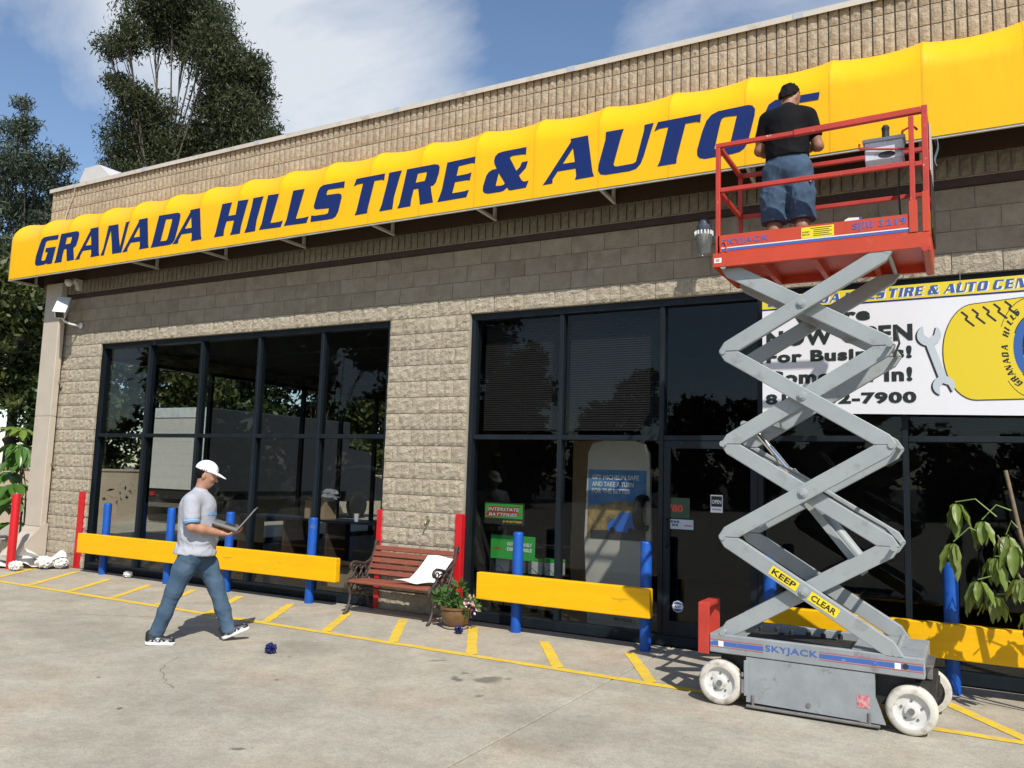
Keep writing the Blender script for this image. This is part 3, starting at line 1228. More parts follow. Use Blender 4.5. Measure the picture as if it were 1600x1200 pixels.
LO = (5.47, -1.48, 0)
YN, YF = -1.88, -1.08
lift = thing('scissor_lift', 'grey scissor lift with four stages of crossed arms and orange-red guard railed platform', 'scissor lift', LO)

ch = MB(LO)
ch.cbox(4.72, 6.22, YN, YN + .05, .39, .53, .006)
ch.cbox(4.72, 6.22, YF - .05, YF, .39, .53, .006)
ch.cbox(4.72, 4.78, YN + .051, YF - .051, .39, .53, .006)
ch.cbox(6.14, 6.22, YN + .051, YF - .051, .39, .53, .006)
ch.box(4.781, 6.139, YN + .051, YF - .051, .40, .45)
ch.box(5.75, 6.2, YN + .04, YF - .06, .531, .539)
chas = ch.build('chassis', M['lift_base'], lift)
tr = MB(LO)
for yy in (YN + .12, YF - .14):
    tr.box(4.85, 6.0, yy, yy + .05, .451, .475)
tr.box(4.95, 5.7, YN + .25, YF - .25, .4505, .50)
for k in range(6):
    tr.lathe((5.0 + k * .12, -1.35 + .05 * (k % 2), .50), [(.02, 0), (.02, .03), (.008, .04)], 8)
tr.build('slide_track', M['greasy'], chas)
us = MB(LO)
us.box(4.78, 6.15, YN + .12, YF - .12, .16, .388)
us.box(6.10, 6.28, YN + .10, YF - .10, .26, .345)
us.build('drive_frame', M['greasy'], lift)
bx = MB(LO)
bx.prism([(5.00, .055), (5.965, .045), (5.90, .22), (5.90, .385), (5.00, .385)], lambda u, v: (u, YN + .008, v), lambda u, v: (u, YN + .045, v))
bx.cbox(4.985, 5.012, YN - .008, YN + .004, .10, .36, .003)
tray = bx.build('tray_door', M['lift_base'], lift, fix=True)
hg = MB(LO)
hg.tube([(4.975, YN - .006, .12), (4.975, YN - .006, .22)], .011, 8)
hg.tube([(4.975, YN - .006, .24), (4.975, YN - .006, .27)], .009, 8)
hg.build('hinge', M['steel'], tray)
pg = MB(LO)
pg.cbox(5.0, 5.93, YN - .01, YN + .03, .018, .038, .005)
for xx in (5.05, 5.86):
    pg.tube([(xx, YN + .004, .035), (xx, YN + .004, .11)], .011, 8)
pg.build('pothole_guard', M['steel'], lift)
rs = MB(LO)
rs.lathe((5.45, YN + .006, .10), [(.016, -.006), (.016, 0)], 10, 'y')
rs.build('latch', M['steel'], tray)
st = MB(LO)
st.raw([(5.78, YN + .0055, .14), (5.865, YN + .0055, .14), (5.865, YN + .0055, .225), (5.78, YN + .0055, .225)], [(0, 1, 2, 3)])
st.build('sticker', mat('red_white_sticker', (0.55, 0.02, 0.05), .5, col2=(.62, .45, .45), vscale=40), tray)
# stripes and maker's name along the deck edge
for z0, z1, mt in ((.447, .478, 'stripe_blue'), (.487, .492, 'stripe_red'), (.434, .439, 'stripe_red')):
    for x0, x1 in ((4.725, 5.13), (5.53, 6.21)):
        s_ = MB(LO)
        s_.raw([(x0, YN - .002, z0), (x1, YN - .002, z0), (x1, YN - .002, z1), (x0, YN - .002, z1)], [(0, 1, 2, 3)])
        s_.build('stripe', M[mt], chas)
text_fit('SKYJACK', lambda u, v: (5.145 + .375 * u, YN - .0025, .433 + .06 * v), M['stripe_blue'], chas, bold=.012, space=1.05, o=LO)
for xx in (4.79, 6.03):
    s_ = MB(LO)
    s_.raw([(xx, YN - .003, .44), (xx + .04, YN - .003, .44), (xx + .04, YN - .003, .482), (xx, YN - .003, .482)], [(0, 1, 2, 3)])
    s_.build('reflector', M['white'], chas)
hl = MB(LO)
hl.lathe((6.10, YN - .001, .465), [(.019, -.003), (.019, 0), (.012, .001)], 14, 'y')
hl.build('tie_down', M['greasy'], chas)


def wheel(x, y, s):
    w_ = MB(LO)
    # tyre: s = outward direction along y
    pr = [(.118, .0), (.148, -.003), (.162, .010), (.167, .03), (.167, .085), (.160, .105), (.12, .11)]
    w_.lathe((x, y, .167), [(r_, -s * h_ if s > 0 else h_) for r_, h_ in pr], 36, 'y', cap=False)
    o = w_.build('wheel', M['tyre_white'], lift, smooth=50, fix=True)
    r_ = MB(LO)
    prof = [(.1185, .0), (.112, .004), (.104, .022), (.075, .028), (.050, .026), (.046, .010), (.030, .006), (.001, .005)]
    r_.lathe((x, y, .167), [(a, -s * b if s > 0 else b) for a, b in prof], 32, 'y', cap=False)
    r_.build('rim', M['rim_white'], o, smooth=40, fix=True)
    for k in range(5):
        a = 2 * math.pi * k / 5 + .3
        b_ = MB(LO)
        b_.lathe((x + .068 * math.cos(a), y + (.026 if s < 0 else -.026), .167 + .068 * math.sin(a)), [(.010, -.004 * (1 if s < 0 else -1)), (.009, .003)], 6, 'y')
        b_.build('wheel_bolt', M['steel'], o)
    b_ = MB(LO)
    b_.lathe((x, y + (.002 if s < 0 else -.002), .167), [(.022, -.012 if s < 0 else .012), (.022, .006)], 12, 'y')
    b_.build('hub', M['steel'], o)
    return o


wheel(4.80, YN - .005, -1)
wheel(6.13, YN - .005, -1)
wheel(4.80, YF + .005, 1)
wheel(6.20, YF + .005, 1)
ax = MB(LO)
for xx in (4.80, 6.13):
    ax.tube([(xx, YN + .10, .173), (xx, YF - .10, .173)], .03, 10)
ax.box(6.04, 6.24, YN + .11, YN + .19, .15, .30)
ax.box(6.11, 6.29, YF - .19, YF - .11, .15, .30)
ax.build('axle', M['greasy'], lift)
eg = MB(LO)
eg.cbox(4.630, 4.716, YN - .004, YN + .022, .37, .76, .004)
eg.cbox(4.630, 4.716, YN + .30, YN + .325, .40, .76, .004)
eg.cbox(4.630, 4.716, YN + .023, YN + .299, .725, .76, .004)
eg.cbox(4.630, 4.716, YN + .023, YN + .299, .46, .49, .004)
eg.build('end_guard', M['rail_red'], lift)
lg = MB(LO)
lg.box(6.221, 6.27, YN + .1, YN + .5, .46, .475)
lg.box(6.225, 6.26, YN + .2, YN + .24, .36, .46)
lg.build('tow_bracket', M['steel'], lift)

# --- scissor arms
XLp, XRp = 4.82, 6.04
ZS = [0.545, 1.275, 2.005, 2.745, 3.445]
HH = 0.060


def arm(xa, za, xb, zb, y0, y1, ma, mb_):
    """one arm of box section; its ends taper to the pins. ma/mb_: side (+1 up, -1 down) on which each end's pin lies."""
    L = math.hypot(xb - xa, zb - za)
    ux, uz = (xb - xa) / L, (zb - za) / L
    nx, nz = -uz, ux
    if nz < 0:
        nx, nz = -nx, -nz

    def end(s, side, sg):
        # outline of one end, sg: direction towards the middle
        a = [(s - sg * .035, side * HH * .35), (s - sg * .022, side * HH * .85), (s + sg * .03, side * HH * 1.0)]
        b = [(s + sg * .10, -side * HH * 1.0), (s + sg * .02, -side * HH * .25)]
        return a, b
    a0, b0 = end(0, ma, 1)
    a1, b1 = end(L, mb_, -1)
    W = lambda s, n_: (xa + ux * s + nx * n_, za + uz * s + nz * n_)
    poly = [W(-.12, HH), W(-.12, -HH), W(L + .12, -HH), W(L + .12, HH)]

    def clip(pl, px_, pz_, cx_, cz_):
        # keep the side of the point (px_, pz_) towards (cx_, cz_)
        out = []
        for i_ in range(len(pl)):
            p0, p1 = pl[i_], pl[(i_ + 1) % len(pl)]
            d0 = (p0[0] - px_) * cx_ + (p0[1] - pz_) * cz_
            d1 = (p1[0] - px_) * cx_ + (p1[1] - pz_) * cz_
            if d0 >= 0:
                out.append(p0)
            if (d0 >= 0) != (d1 >= 0):
                t_ = d0 / (d0 - d1)
                out.append((p0[0] + (p1[0] - p0[0]) * t_, p0[1] + (p1[1] - p0[1]) * t_))
        return out
    zlo, zhi = min(za, zb), max(za, zb)
    lo_off = -.03 if zlo == ZS[0] else .002
    hi_off = .0 if zhi == ZS[4] else -.002
    poly = clip(poly, 0, zlo + lo_off, 0, 1)
    poly = clip(poly, 0, zhi + hi_off, 0, -1)
    # slanted ends that leave only a nose round each pin
    for (px_, pz_, sgn) in ((xa, za, 1), (xb, zb, -1)):
        v_ = -1 if pz_ == zlo else 1
        poly = clip(poly, px_ - sgn * .038, pz_, sgn * .84, v_ * .54)
    f0 = lambda a, b: (a, y0, b)
    f1 = lambda a, b: (a, y1, b)
    m_ = MB(LO)
    m_.prism(poly, f0, f1)
    return m_


def stage_arm(i, up_right, y0, y1):
    if up_right:
        xa, za, xb, zb = XLp, ZS[i], XRp, ZS[i + 1]
        ma, mb_ = -1, 1
    else:
        xa, za, xb, zb = XLp, ZS[i + 1], XRp, ZS[i]
        ma, mb_ = 1, -1
    o = arm(xa, za, xb, zb, y0, y1, ma, mb_).build('scissor_arm', M['lift_grey'], lift, fix=True)
    bv = o.modifiers.new('edge', 'BEVEL')
    bv.width = .006
    bv.segments = 2
    bv.limit_method = 'ANGLE'
    bv.angle_limit = R(50)
    return o


arms_front = {}
for i in range(4):
    outer_up = (i % 2 == 1)
    arms_front[i] = stage_arm(i, outer_up, YN, YN + .052)
    stage_arm(i, outer_up, YF - .052, YF)
    stage_arm(i, not outer_up, YN + .068, YN + .120)
    stage_arm(i, not outer_up, YF - .120, YF - .068)
    xc, zc = 5.425, (ZS[i] + ZS[i + 1]) / 2
    pn = MB(LO)
    pn.lathe((xc, YN, zc), [(.001, -.022), (.020, -.021), (.022, -.012), (.034, -.011), (.036, .0), (.028, .01)], 20, 'y')
    pn.tube([(xc, YN + .01, zc), (xc, YF, zc)], .02, 12)
    pn.build('centre_pin', M['lift_grey'], lift, smooth=40)
for i in range(5):
    for xx in (XLp, XRp):
        if i in (0, 4):
            ya_, yb_ = YN + .002, YF - .002
        else:
            ya_, yb_ = YN - .006, YF + .006
        pn = MB(LO)
        pn.tube([(xx, ya_, ZS[i]), (xx, yb_, ZS[i])], .017, 12)
        pn.lathe((xx, ya_ - .004, ZS[i]), [(.024, 0), (.024, .006)], 12, 'y')
        pn.build('end_pin', M['lift_grey'], lift, smooth=40)
# cross tubes between the inner pairs
for i, q in ((0, .82), (1, .2), (2, .25), (3, .75)):
    iu = not (i % 2 == 1)
    xa, za, xb, zb = (XLp, ZS[i], XRp, ZS[i + 1]) if iu else (XLp, ZS[i + 1], XRp, ZS[i])
    ct = MB(LO)
    ct.tube([(xa + (xb - xa) * q, YN + .121, za + (zb - za) * q), (xa + (xb - xa) * q, YF - .121, za + (zb - za) * q)], .032, 4)
    ct.build('cross_tube', M['lift_grey'], lift)
# hydraulic ram
cy = MB(LO)
P0, P1, P2 = Vector((5.80, -1.48, 1.12)), Vector((5.26, -1.48, 1.80)), Vector((4.96, -1.48, 2.17))
cy.tube([P0, P1], .045, 16)
cy.tube([P1 + (P0 - P1) * .0, P1 + (P0 - P1) * .06], .05, 16)
ram = cy.build('ram_cylinder', M['lift_grey'], lift, smooth=40)
rd = MB(LO)
rd.tube([P1, P2], .025, 14)
rd.build('rod', M['chrome'], ram, smooth=40)
ek = MB(LO)
ek.tube([P2 + Vector((0, -.30, .0)), P2 + Vector((0, .30, .0))], .025, 10)
ek.tube([P0 + Vector((0, -.29, .0)), P0 + Vector((0, .29, .0))], .025, 10)
ek.build('trunnion', M['lift_grey'], ram)
bd = MB(LO)
bd.bar((5.36, -1.58, 1.62), (5.82, -1.60, 1.05), .05, .05)
bd.build('safety_bar', M['lift_grey'], ram)
# hoses along the arms
for dy in (0, .015):
    hs = MB(LO)
    hs.tube([(5.5, YN + .095 + dy, 1.68), (5.75, YN + .095 + dy, 1.53), (5.98, YN + .095 + dy, 1.40), (6.07, YN + .09 + dy, 1.30), (6.03, YN + .09 + dy, 1.20), (5.8, YN + .095 + dy, 1.11), (5.5, YN + .095 + dy, .99)], .007, 6)
    hs.build('hose', M['greasy'], lift, smooth=60)
    hs = MB(LO)
    hs.tube([(5.5, YN + .095 + dy, 1.71), (5.2, YN + .095 + dy, 1.87), (4.95, YN + .1 + dy, 2.0), (4.86, YN + .1 + dy, 2.08), (4.95, YN + .1 + dy, 2.16), (5.2, YN + .1 + dy, 2.27)], .007, 6)
    hs.build('hose', M['greasy'], lift, smooth=60)
    hs = MB(LO)
    hs.tube([(6.08, YN + .09 + dy, 2.86), (6.10, YN + .08 + dy, 2.76), (6.06, YN + .09 + dy, 2.66)], .008, 6)
    hs.build('hose', M['greasy'], lift, smooth=60)
for i, (s0, s1, word) in enumerate(((.30, .46, 'KEEP'), (.53, .69, 'CLEAR'))):
    xa, za, xb, zb = XLp, ZS[1], XRp, ZS[0]
    L = math.hypot(xb - xa, zb - za)
    ux, uz = (xb - xa) / L, (zb - za) / L
    nx, nz = -uz, ux
    fn = lambda s, n_, dy: (xa + ux * s * L + nx * n_, YN - dy, za + uz * s * L + nz * n_)
    s_ = MB(LO)
    s_.raw([fn(s0, -.036, .002), fn(s1, -.036, .002), fn(s1, .036, .002), fn(s0, .036, .002)], [(0, 1, 2, 3)])
    so_ = s_.build('sticker', M['sticker_yellow'], arms_front[0])
    text_fit(word, lambda u, v: fn(s0 + .012 + (s1 - s0 - .024) * u, -.022 + .044 * v, .0035), M['black'], arms_front[0], bold=.022, o=LO)

# --- platform
PX0, PX1 = 4.735, 6.32
ZP = 3.44
pf = MB(LO)
pf.cbox(PX0, PX1, YN - .006, YN + .03, ZP, ZP + .115, .004)
pf.cbox(PX0, PX1, YF - .03, YF + .006, ZP, ZP + .115, .004)
pf.box(PX0 + .003, PX1 - .003, YN + .031, YF - .031, ZP + .06, ZP + .085)
for xx in (PX0 + .01, 5.1, 5.5, 5.9, PX1 - .05):
    pf.box(xx, xx + .04, YN + .031, YF - .031, ZP - .005, ZP + .0595)
plat = pf.build('platform', M['lift_red'], lift)
tb = MB(LO)
tb.cbox(PX0 + .04, 6.195, YN + .002, YN + .008, ZP + .116, 3.705, .002)
tb.cbox(PX0 + .04, 6.28, YF - .008, YF - .002, ZP + .116, 3.705, .002)
tb.cbox(PX0 + .03, PX0 + .036, YN + .01, YF - .01, ZP + .116, 3.705, .002)
tb.build('toe_board', M['lift_red'], plat)
ep = MB(LO)
ep.cbox(PX1 - .012, PX1 + .004, YN + .03, YF - .0, ZP - .02, 3.86, .003)
ep.cbox(6.275, 6.318, YN - .008, YN + .028, ZP + .117, 3.86, .003)
ep.build('end_plate', M['lift_red'], plat)
rl = MB(LO)
rl.tube([(PX1 - .03, YN - .02, ZP - .005), (PX1 - .03, YF - .02, ZP - .005)], .026, 14)
rl.build('roller', M['rail_red'], plat, smooth=40)
# rails: each rail and post its own part


def tubeb(a, b, w=.036, name='rail', mt='rail_red', up=(0, 0, 1)):
    m_ = MB(LO)
    m_.bar(a, b, w, w, up)
    o = m_.build(name, M[mt], lift)
    bv = o.modifiers.new('edge', 'BEVEL')
    bv.width = .004
    bv.segments = 2
    return o


yn, yf = YN + .02, YF - .02
xl, xr, xr2 = 4.775, 6.215, 6.305
ZT_, ZM_ = 4.475, 4.09
tubeb((xl - .018, yn, ZT_), (5.42, yn, ZT_))
tubeb((5.38, yn - .004, ZT_ - .002), (xr2 - .022, yn - .004, ZT_ + .014), .046)
tubeb((xl + .0185, yn, ZM_), (xr - .0185, yn, ZM_))
tubeb((xr + .0185, yn, ZM_ - .01), (xr2 - .0185, yn, ZM_ - .01))
tubeb((xl - .018, yf, ZT_), (xr2 - .0185, yf, ZT_))
tubeb((xl + .0185, yf, ZM_), (xr2 - .0185, yf, ZM_))
tubeb((xl, yn + .0185, ZT_), (xl, yf - .0185, ZT_))
tubeb((xl, yn + .0185, ZM_), (xl, yf - .0185, ZM_))
tubeb((xr2, yn + .0185, ZT_ + .02), (xr2, yf - .0185, ZT_ + .02))
tubeb((xr2, yn + .0185, ZM_), (xr2, yf - .0185, ZM_))
for (xx, yy, z0, z1) in ((xl, yn, 3.53, ZT_ - .0185), (xl, yf, 3.53, ZT_ - .0185), (xr2, yf, 3.53, ZT_ + .04), (xr2, yn, 3.53, ZT_ + .045),
                         (xr, yn, 3.53, ZT_ - .024)):
    tubeb((xx, yy, z0), (xx, yy, z1), .036 if xx != xr2 else .042, 'post', up=(0, 1, 0))
dg = MB(LO)
dg.cbox(xr - .028, xr + .03, YN - .009, YN + .002, 3.56, 3.80, .003)
dg.build('post_bracket', M['lift_red'], lift)
hk = MB(LO)
hk.tube([(4.80, YN - .002, 3.56), (4.80, YN - .002, 3.62), (4.815, YN - .002, 3.645), (4.835, YN - .002, 3.645), (4.845, YN - .002, 3.62), (4.845, YN - .002, 3.56)], .007, 8)
hk.build('lanyard_hook', M['lift_red'], lift)
# markings on the toe board
mk = [((PX0 + .06, 6.19, 3.571, 3.589), 'stripe_blue'), ((PX0 + .06, 6.19, 3.592, 3.600), 'white')]
for (x0, x1, z0, z1), mt in mk:
    s_ = MB(LO)
    s_.raw([(x0, YN - .0005, z0), (x1, YN - .0005, z0), (x1, YN - .0005, z1), (x0, YN - .0005, z1)], [(0, 1, 2, 3)])
    s_.build('stripe', M[mt], plat)
wornblue = mat('worn_blue_print', (0.06, 0.13, 0.42), .5, stain=(0.62, 0.07, 0.03), stain_scale=12, stain_lo=.585, stain_hi=.62)
text_fit('SKYJACK', lambda u, v: (PX0 + .075 + .37 * u, YN - .001, 3.611 + .058 * v), wornblue, plat, bold=.015, space=1.1, o=LO)
text_fit('SJIII 3219', lambda u, v: (5.80 + .37 * u, YN - .001, 3.618 + .066 * v), wornblue, plat, bold=.025, space=1.1, o=LO)
s_ = MB(LO)
s_.raw([(5.43, YN - .001, 3.602), (5.67, YN - .001, 3.602), (5.67, YN - .001, 3.690), (5.43, YN - .001, 3.690)], [(0, 1, 2, 3)])
s_.build('sticker', M['sticker_yellow'], plat)
for r_ in range(5):
    s_ = MB(LO)
    z_ = 3.675 - r_ * .015
    x_ = 5.52 if r_ else 5.5
    s_.raw([(x_, YN - .002, z_), (5.655 - .02 * (r_ % 2), YN - .002, z_), (5.655 - .02 * (r_ % 2), YN - .002, z_ + .005), (x_, YN - .002, z_ + .005)], [(0, 1, 2, 3)])
    s_.build('print_line', M['black'], plat)
text_fit('EQUIPMENT', lambda u, v: (5.438 + .055 * u, YN - .002, 3.645 + .012 * v), M['black'], plat, bold=.02, o=LO)
text_fit('RENTAL INC', lambda u, v: (5.438 + .055 * u, YN - .002, 3.625 + .012 * v), M['black'], plat, bold=.02, o=LO)
s_ = MB(LO)
s_.raw([(PX0 + .015, YN - .0075, 3.475), (PX0 + .075, YN - .0075, 3.475), (PX0 + .075, YN - .0075, 3.515), (PX0 + .015, YN - .0075, 3.515)], [(0, 1, 2, 3)])
s_.build('sticker', M['white'], plat)
s_ = MB(LO)
s_.raw([(PX0 + .027, YN - .0085, 3.485), (PX0 + .058, YN - .0085, 3.485), (PX0 + .058, YN - .0085, 3.507), (PX0 + .027, YN - .0085, 3.507)], [(0, 1, 2, 3)])
s_.build('flag_print', mat('flag_print', (.45, .05, .07), .5, col2=(.55, .55, .62), vscale=60), plat)
s_ = MB(LO)
s_.raw([(PX1 + .0055, YN + .10, 3.60), (PX1 + .0055, YN + .28, 3.60), (PX1 + .0055, YN + .28, 3.75), (PX1 + .0055, YN + .10, 3.75)], [(0, 1, 2, 3)])
s_.build('sticker', M['sticker_yellow'], plat)
# entry gate: a plate and a black board lashed to the end rails
gp = MB(LO)
gp.cbox(xr2 + .024, xr2 + .032, YN + .10, YF - .18, 4.05, 4.42, .002)
gp.build('gate_plate', mat('grey_plate', (.52, .46, .45), .5, var=.1), lift)
gb = MB(LO)
gb.cbox(xr2 + .024, xr2 + .036, YN + .14, YF - .02, 3.62, 4.03, .003)
gb.build('gate_board', M['greasy'], lift)

# control box hung on the rail
cb = thing('control_box', 'grey lift control box hanging on the platform rail', 'control box', (6.02, -1.70, 4.10))
b_ = MB()
b_.cbox(-.135, .135, -.07, .07, .09, .235, .006)
b_.prism([(-.07, .09), (.07, .09), (.07, .055), (-.03, .03)], lambda u, v: (-.13, u, v), lambda u, v: (.13, u, v))
b_.build('case', mat('control_grey', (.60, .62, .66), .45, var=.08, vscale=8, stain=(.3, .3, .3), stain_scale=14), cb, fix=True)
l_ = MB()
l_.cbox(-.15, .15, -.085, .085, .236, .262, .005)
l_.build('lid', mat('control_lid', (.42, .47, .52), .45), cb)
j_ = MB()
j_.lathe((.01, .0, .262), [(.028, 0), (.026, .07), (.03, .10), (.02, .12)], 12)
j_.build('joystick', M['greasy'], cb)
k_ = MB()
k_.tube([(-.17, -.088, .19), (-.05, -.088, .17), (.20, -.088, .13)], .008, 6)
k_.tube([(-.17, -.088, .19), (-.17, -.088, .23)], .008, 6)
k_.tube([(.12, .0, .262), (.13, -.02, .31), (.20, -.02, .34), (.23, -.02, .30)], .009, 6)
k_.build('bracket', M['rail_red'], cb)
d_ = MB()
d_.lathe((.02, -.0722, .125), [(.06, 0), (.055, -.002)], 18, 'y')
for v in range(len(d_.v)):
    x_, y_, z_ = d_.v[v]
    d_.v[v] = (x_, y_, .125 + (z_ - .125) * .42)
d_.build('speaker_hole', M['greasy'], cb)
cd = MB()
cd.tube([(.10, .02, .09), (.09, .03, -.15), (.10, .02, -.35), (.14, .02, -.48)], .007, 6)
cd.build('cable', M['greasy'], cb)

# spray bottle on the deck
sb_ = thing('spray_bottle', 'clear spray bottle with white and blue trigger on the lift deck', 'bottle', (5.80, -1.74, 3.526))
b_ = MB()
b_.lathe((0, 0, 0), [(.036, 0), (.038, .01), (.038, .11), (.03, .15), (.014, .18), (.014, .20)], 14)
b_.build('body', mat('bottle_plastic', (.45, .52, .58), .3), sb_, smooth=50)
t_ = MB()
t_.prism([(-.065, .20), (.03, .20), (.045, .215), (.035, .235), (-.04, .24), (-.07, .225)], lambda u, v: (u, -.014, v), lambda u, v: (u, .014, v))
t_.build('spray_head', M['white'], sb_, fix=True)
t_ = MB()
t_.prism([(.015, .195), (.03, .195), (.055, .15), (.045, .148)], lambda u, v: (u, -.008, v), lambda u, v: (u, .008, v))
t_.prism([(.036, .20), (.052, .205), (.052, .235), (.036, .236)], lambda u, v: (u, -.015, v), lambda u, v: (u, .015, v))
t_.build('trigger', M['stripe_blue'], sb_, fix=True)
# small work light / power adapter on deck corner
pw = thing('power_outlet_box', 'small grey metal outlet box at the lift deck corner', 'outlet', (6.12, -1.16, 3.526))
b_ = MB()
b_.cbox(-.05, .05, -.03, .03, .28, .38, .006)
b_.build('box', M['steel'], pw)
b_ = MB()
b_.bar((.0, 0, 0), (.0, 0, .285), .02, .02, (0, 1, 0))
b_.build('stem', M['rail_red'], pw)
tw = thing('work_glove', 'teal work glove draped over the lift end rail', 'glove', (6.325, -1.16, 4.42))
b_ = MB()
b_.grid(lambda u, v: (.026 + .012 * math.sin(v * 6), -.05 + .10 * u + .02 * math.sin(v * 4), .09 - .24 * v + .01 * math.sin(u * 9)), 6, 8)
b_.grid(lambda u, v: (.034 + .014 * math.sin(v * 6 + .5) + .008 * math.sin(u * 3.14), -.05 + .10 * u + .02 * math.sin(v * 4), .09 - .24 * v + .01 * math.sin(u * 9)), 6, 8)
b_.build('cuff', mat('teal_cloth', (.10, .17, .18), .9), tw, smooth=180)

# ================================================================== bollards and yellow rails
def bollard_mesh(h, r_, mt, dome=True):
    mb = MB()
    pr = [(r_, 0), (r_, h - r_ * .45)]
    if dome:
        pr += [(r_ * .93, h - r_ * .22), (r_ * .75, h - r_ * .08), (r_ * .4, h - .004), (.001, h)]
    else:
        pr += [(r_ * .9, h), (.001, h)]
    mb.lathe((0, 0, 0), pr, 24)
    return mb.mesh('bollard', mt, 45)


bm_blue = bollard_mesh(1.085, 0.058, M['blue'])
BOL = [(-5.17, -.19, 'blue steel bollard behind the long yellow rail, beside the red corner strip'),
       (-3.63, -.24, 'blue steel bollard behind the long yellow rail, at the back of the walking man'),
       (-2.41, -.25, 'blue steel bollard behind the long yellow rail, seen behind the laptop'),
       (-0.91, -.24, 'blue steel bollard behind the long yellow rail, nearest the bench'),
       (2.14, -.29, 'blue steel bollard rising through the middle of the short yellow rail'),
       (3.64, -.33, 'blue steel bollard at the short yellow rail end next to the shop door'),
       (4.86, -.33, 'blue steel bollard half hidden behind the scissor lift arms'),
       (6.36, -.36, 'blue steel bollard shaded by the drooping leaves of the potted plant')]
for x, y, lb in BOL:
    o = link('bollard', bm_blue, None, (x, y, 0), (0, 0, x))
    tag(o, lb, 'bollard', 'blue bollards along the shop front')


def rail(x0, x1, y, z0, z1, lb):
    mb = MB()
    mb.cbox(-(x1 - x0) / 2, (x1 - x0) / 2, -.045, .045, -(z1 - z0) / 2, (z1 - z0) / 2, .007)
    o = mb.build('guard_rail', M['yellow'], None, ((x0 + x1) / 2, y, (z0 + z1) / 2))
    tag(o, lb, 'guard rail', 'yellow timber guard rails')
    bo = MB()
    return o


rail(-5.56, -0.37, -.345, .315, .61, 'long yellow timber guard rail running behind the walking man')
rail(1.72, 3.73, -.42, .335, .625, 'short yellow timber guard rail in front of the poster window')
rail(4.83, 8.4, -.46, .30, .585, 'yellow timber guard rail behind the scissor lift and plant')

bm_red = bollard_mesh(1.17, 0.062, M['red'], False)
for x, y, hs_, lb in [(-6.70, -.72, 1.0, 'red steel bollard standing among the white paper scraps'),
                      (-8.9, 1.4, .95, 'red bollard behind the beige duct, half hidden by its edge'),
                      (-9.6, .55, .72, 'short red bollard behind the leafy planter')]:
    o = link('red_bollard', bm_red, None, (x, y, 0))
    o.scale = (1, 1, hs_)
    tag(o, lb, 'bollard')

# ================================================================== downspout duct at the corner
ds = thing('rainwater_duct', 'wide beige sheet metal rainwater duct with kicked-out foot at the building corner', 'downspout', (-6.95, -.15, 0))
DO = (-6.95, -.15, 0)
DXL, DXR = -7.37, -6.93
d_ = MB(DO)
d_.cbox(DXL, DXR, -.16, -.05, .62, 2.45, .008)
d_.cbox(DXL, DXR, -.16, -.05, 2.454, 4.74, .008)
d_.build('duct', M['beige'], ds)
d_ = MB(DO)
d_.prism([(-.16, .618), (-.05, .618), (-.05, .02), (-.62, .02), (-.58, .10), (-.33, .36), (-.20, .52)],
         lambda u, v: (DXL - .01, u, v), lambda u, v: (DXR - .012, u, v))
d_.build('kicked_foot', M['beige'], ds, fix=True)
d_ = MB(DO)
d_.prism([(-.03, .0), (-.03, .66), (-.08, .69), (-.56, .18), (-.60, .0)], lambda u, v: (DXR - .01, u, v), lambda u, v: (DXR + .01, u, v))
d_.build('side_fin', M['beige'], ds, fix=True)
for z in (1.62, 3.0):
    d_ = MB(DO)
    d_.cbox(DXR + .001, DXR + .06, -.075, -.055, z, z + .05, .004)
    d_.build('strap', mat('rusty_strap', (.20, .13, .08), .8, var=.3, vscale=20), ds)

# security camera and dome
sc_ = thing('security_camera', 'white box security camera on a bracket under the awning', 'camera', (-6.53, 0, 4.05))
a_ = MB()
a_.tube([(0, -.0, -.06), (0, -.06, -.07), (-.02, -.20, -.06), (-.06, -.28, -.02), (-.09, -.31, .06), (-.09, -.31, .09)], .018, 8)
a_.lathe((0, -.018, -.06), [(.05, .0), (.05, -.012), (.02, -.02)], 14, 'y')
a_.build('bracket', M['white'], sc_, smooth=60)
a_ = MB()
a_.cbox(-.20, .13, -.06, .06, -.055, .055, .012)
cbx = a_.build('housing', M['white'], sc_, (-.07, -.33, .16), (0, R(38), R(-42)))
cbx.scale = (1.35, 1.35, 1.35)
a_ = MB()
a_.cbox(-.22, .17, -.072, .072, .0565, .066, .004)
a_.build('sunshield', M['white'], cbx)
a_ = MB()
a_.box(.1301, .134, -.045, .045, -.04, .042)
a_.build('lens_window', M['black'], cbx)
dm = thing('dome_camera', 'small white dome camera on a wall bracket beside the rainwater duct', 'camera', (-6.55, UY, 4.66))
a_ = MB()
a_.prism([(0, .10), (-.0, -.08), (-.05, -.08), (-.08, .02), (-.14, .07), (-.14, .10)], lambda u, v: (-.05, u, v), lambda u, v: (.05, u, v))
a_.build('bracket', M['coping'], dm, fix=True)
a_ = MB()
a_.lathe((-.0, -.21, .0), [(.001, -.05), (.03, -.045), (.052, -.025), (.06, 0), (.068, .005), (.068, .05), (.05, .07), (.001, .075)], 20)
a_.build('dome', M['coping'], dm, smooth=50)

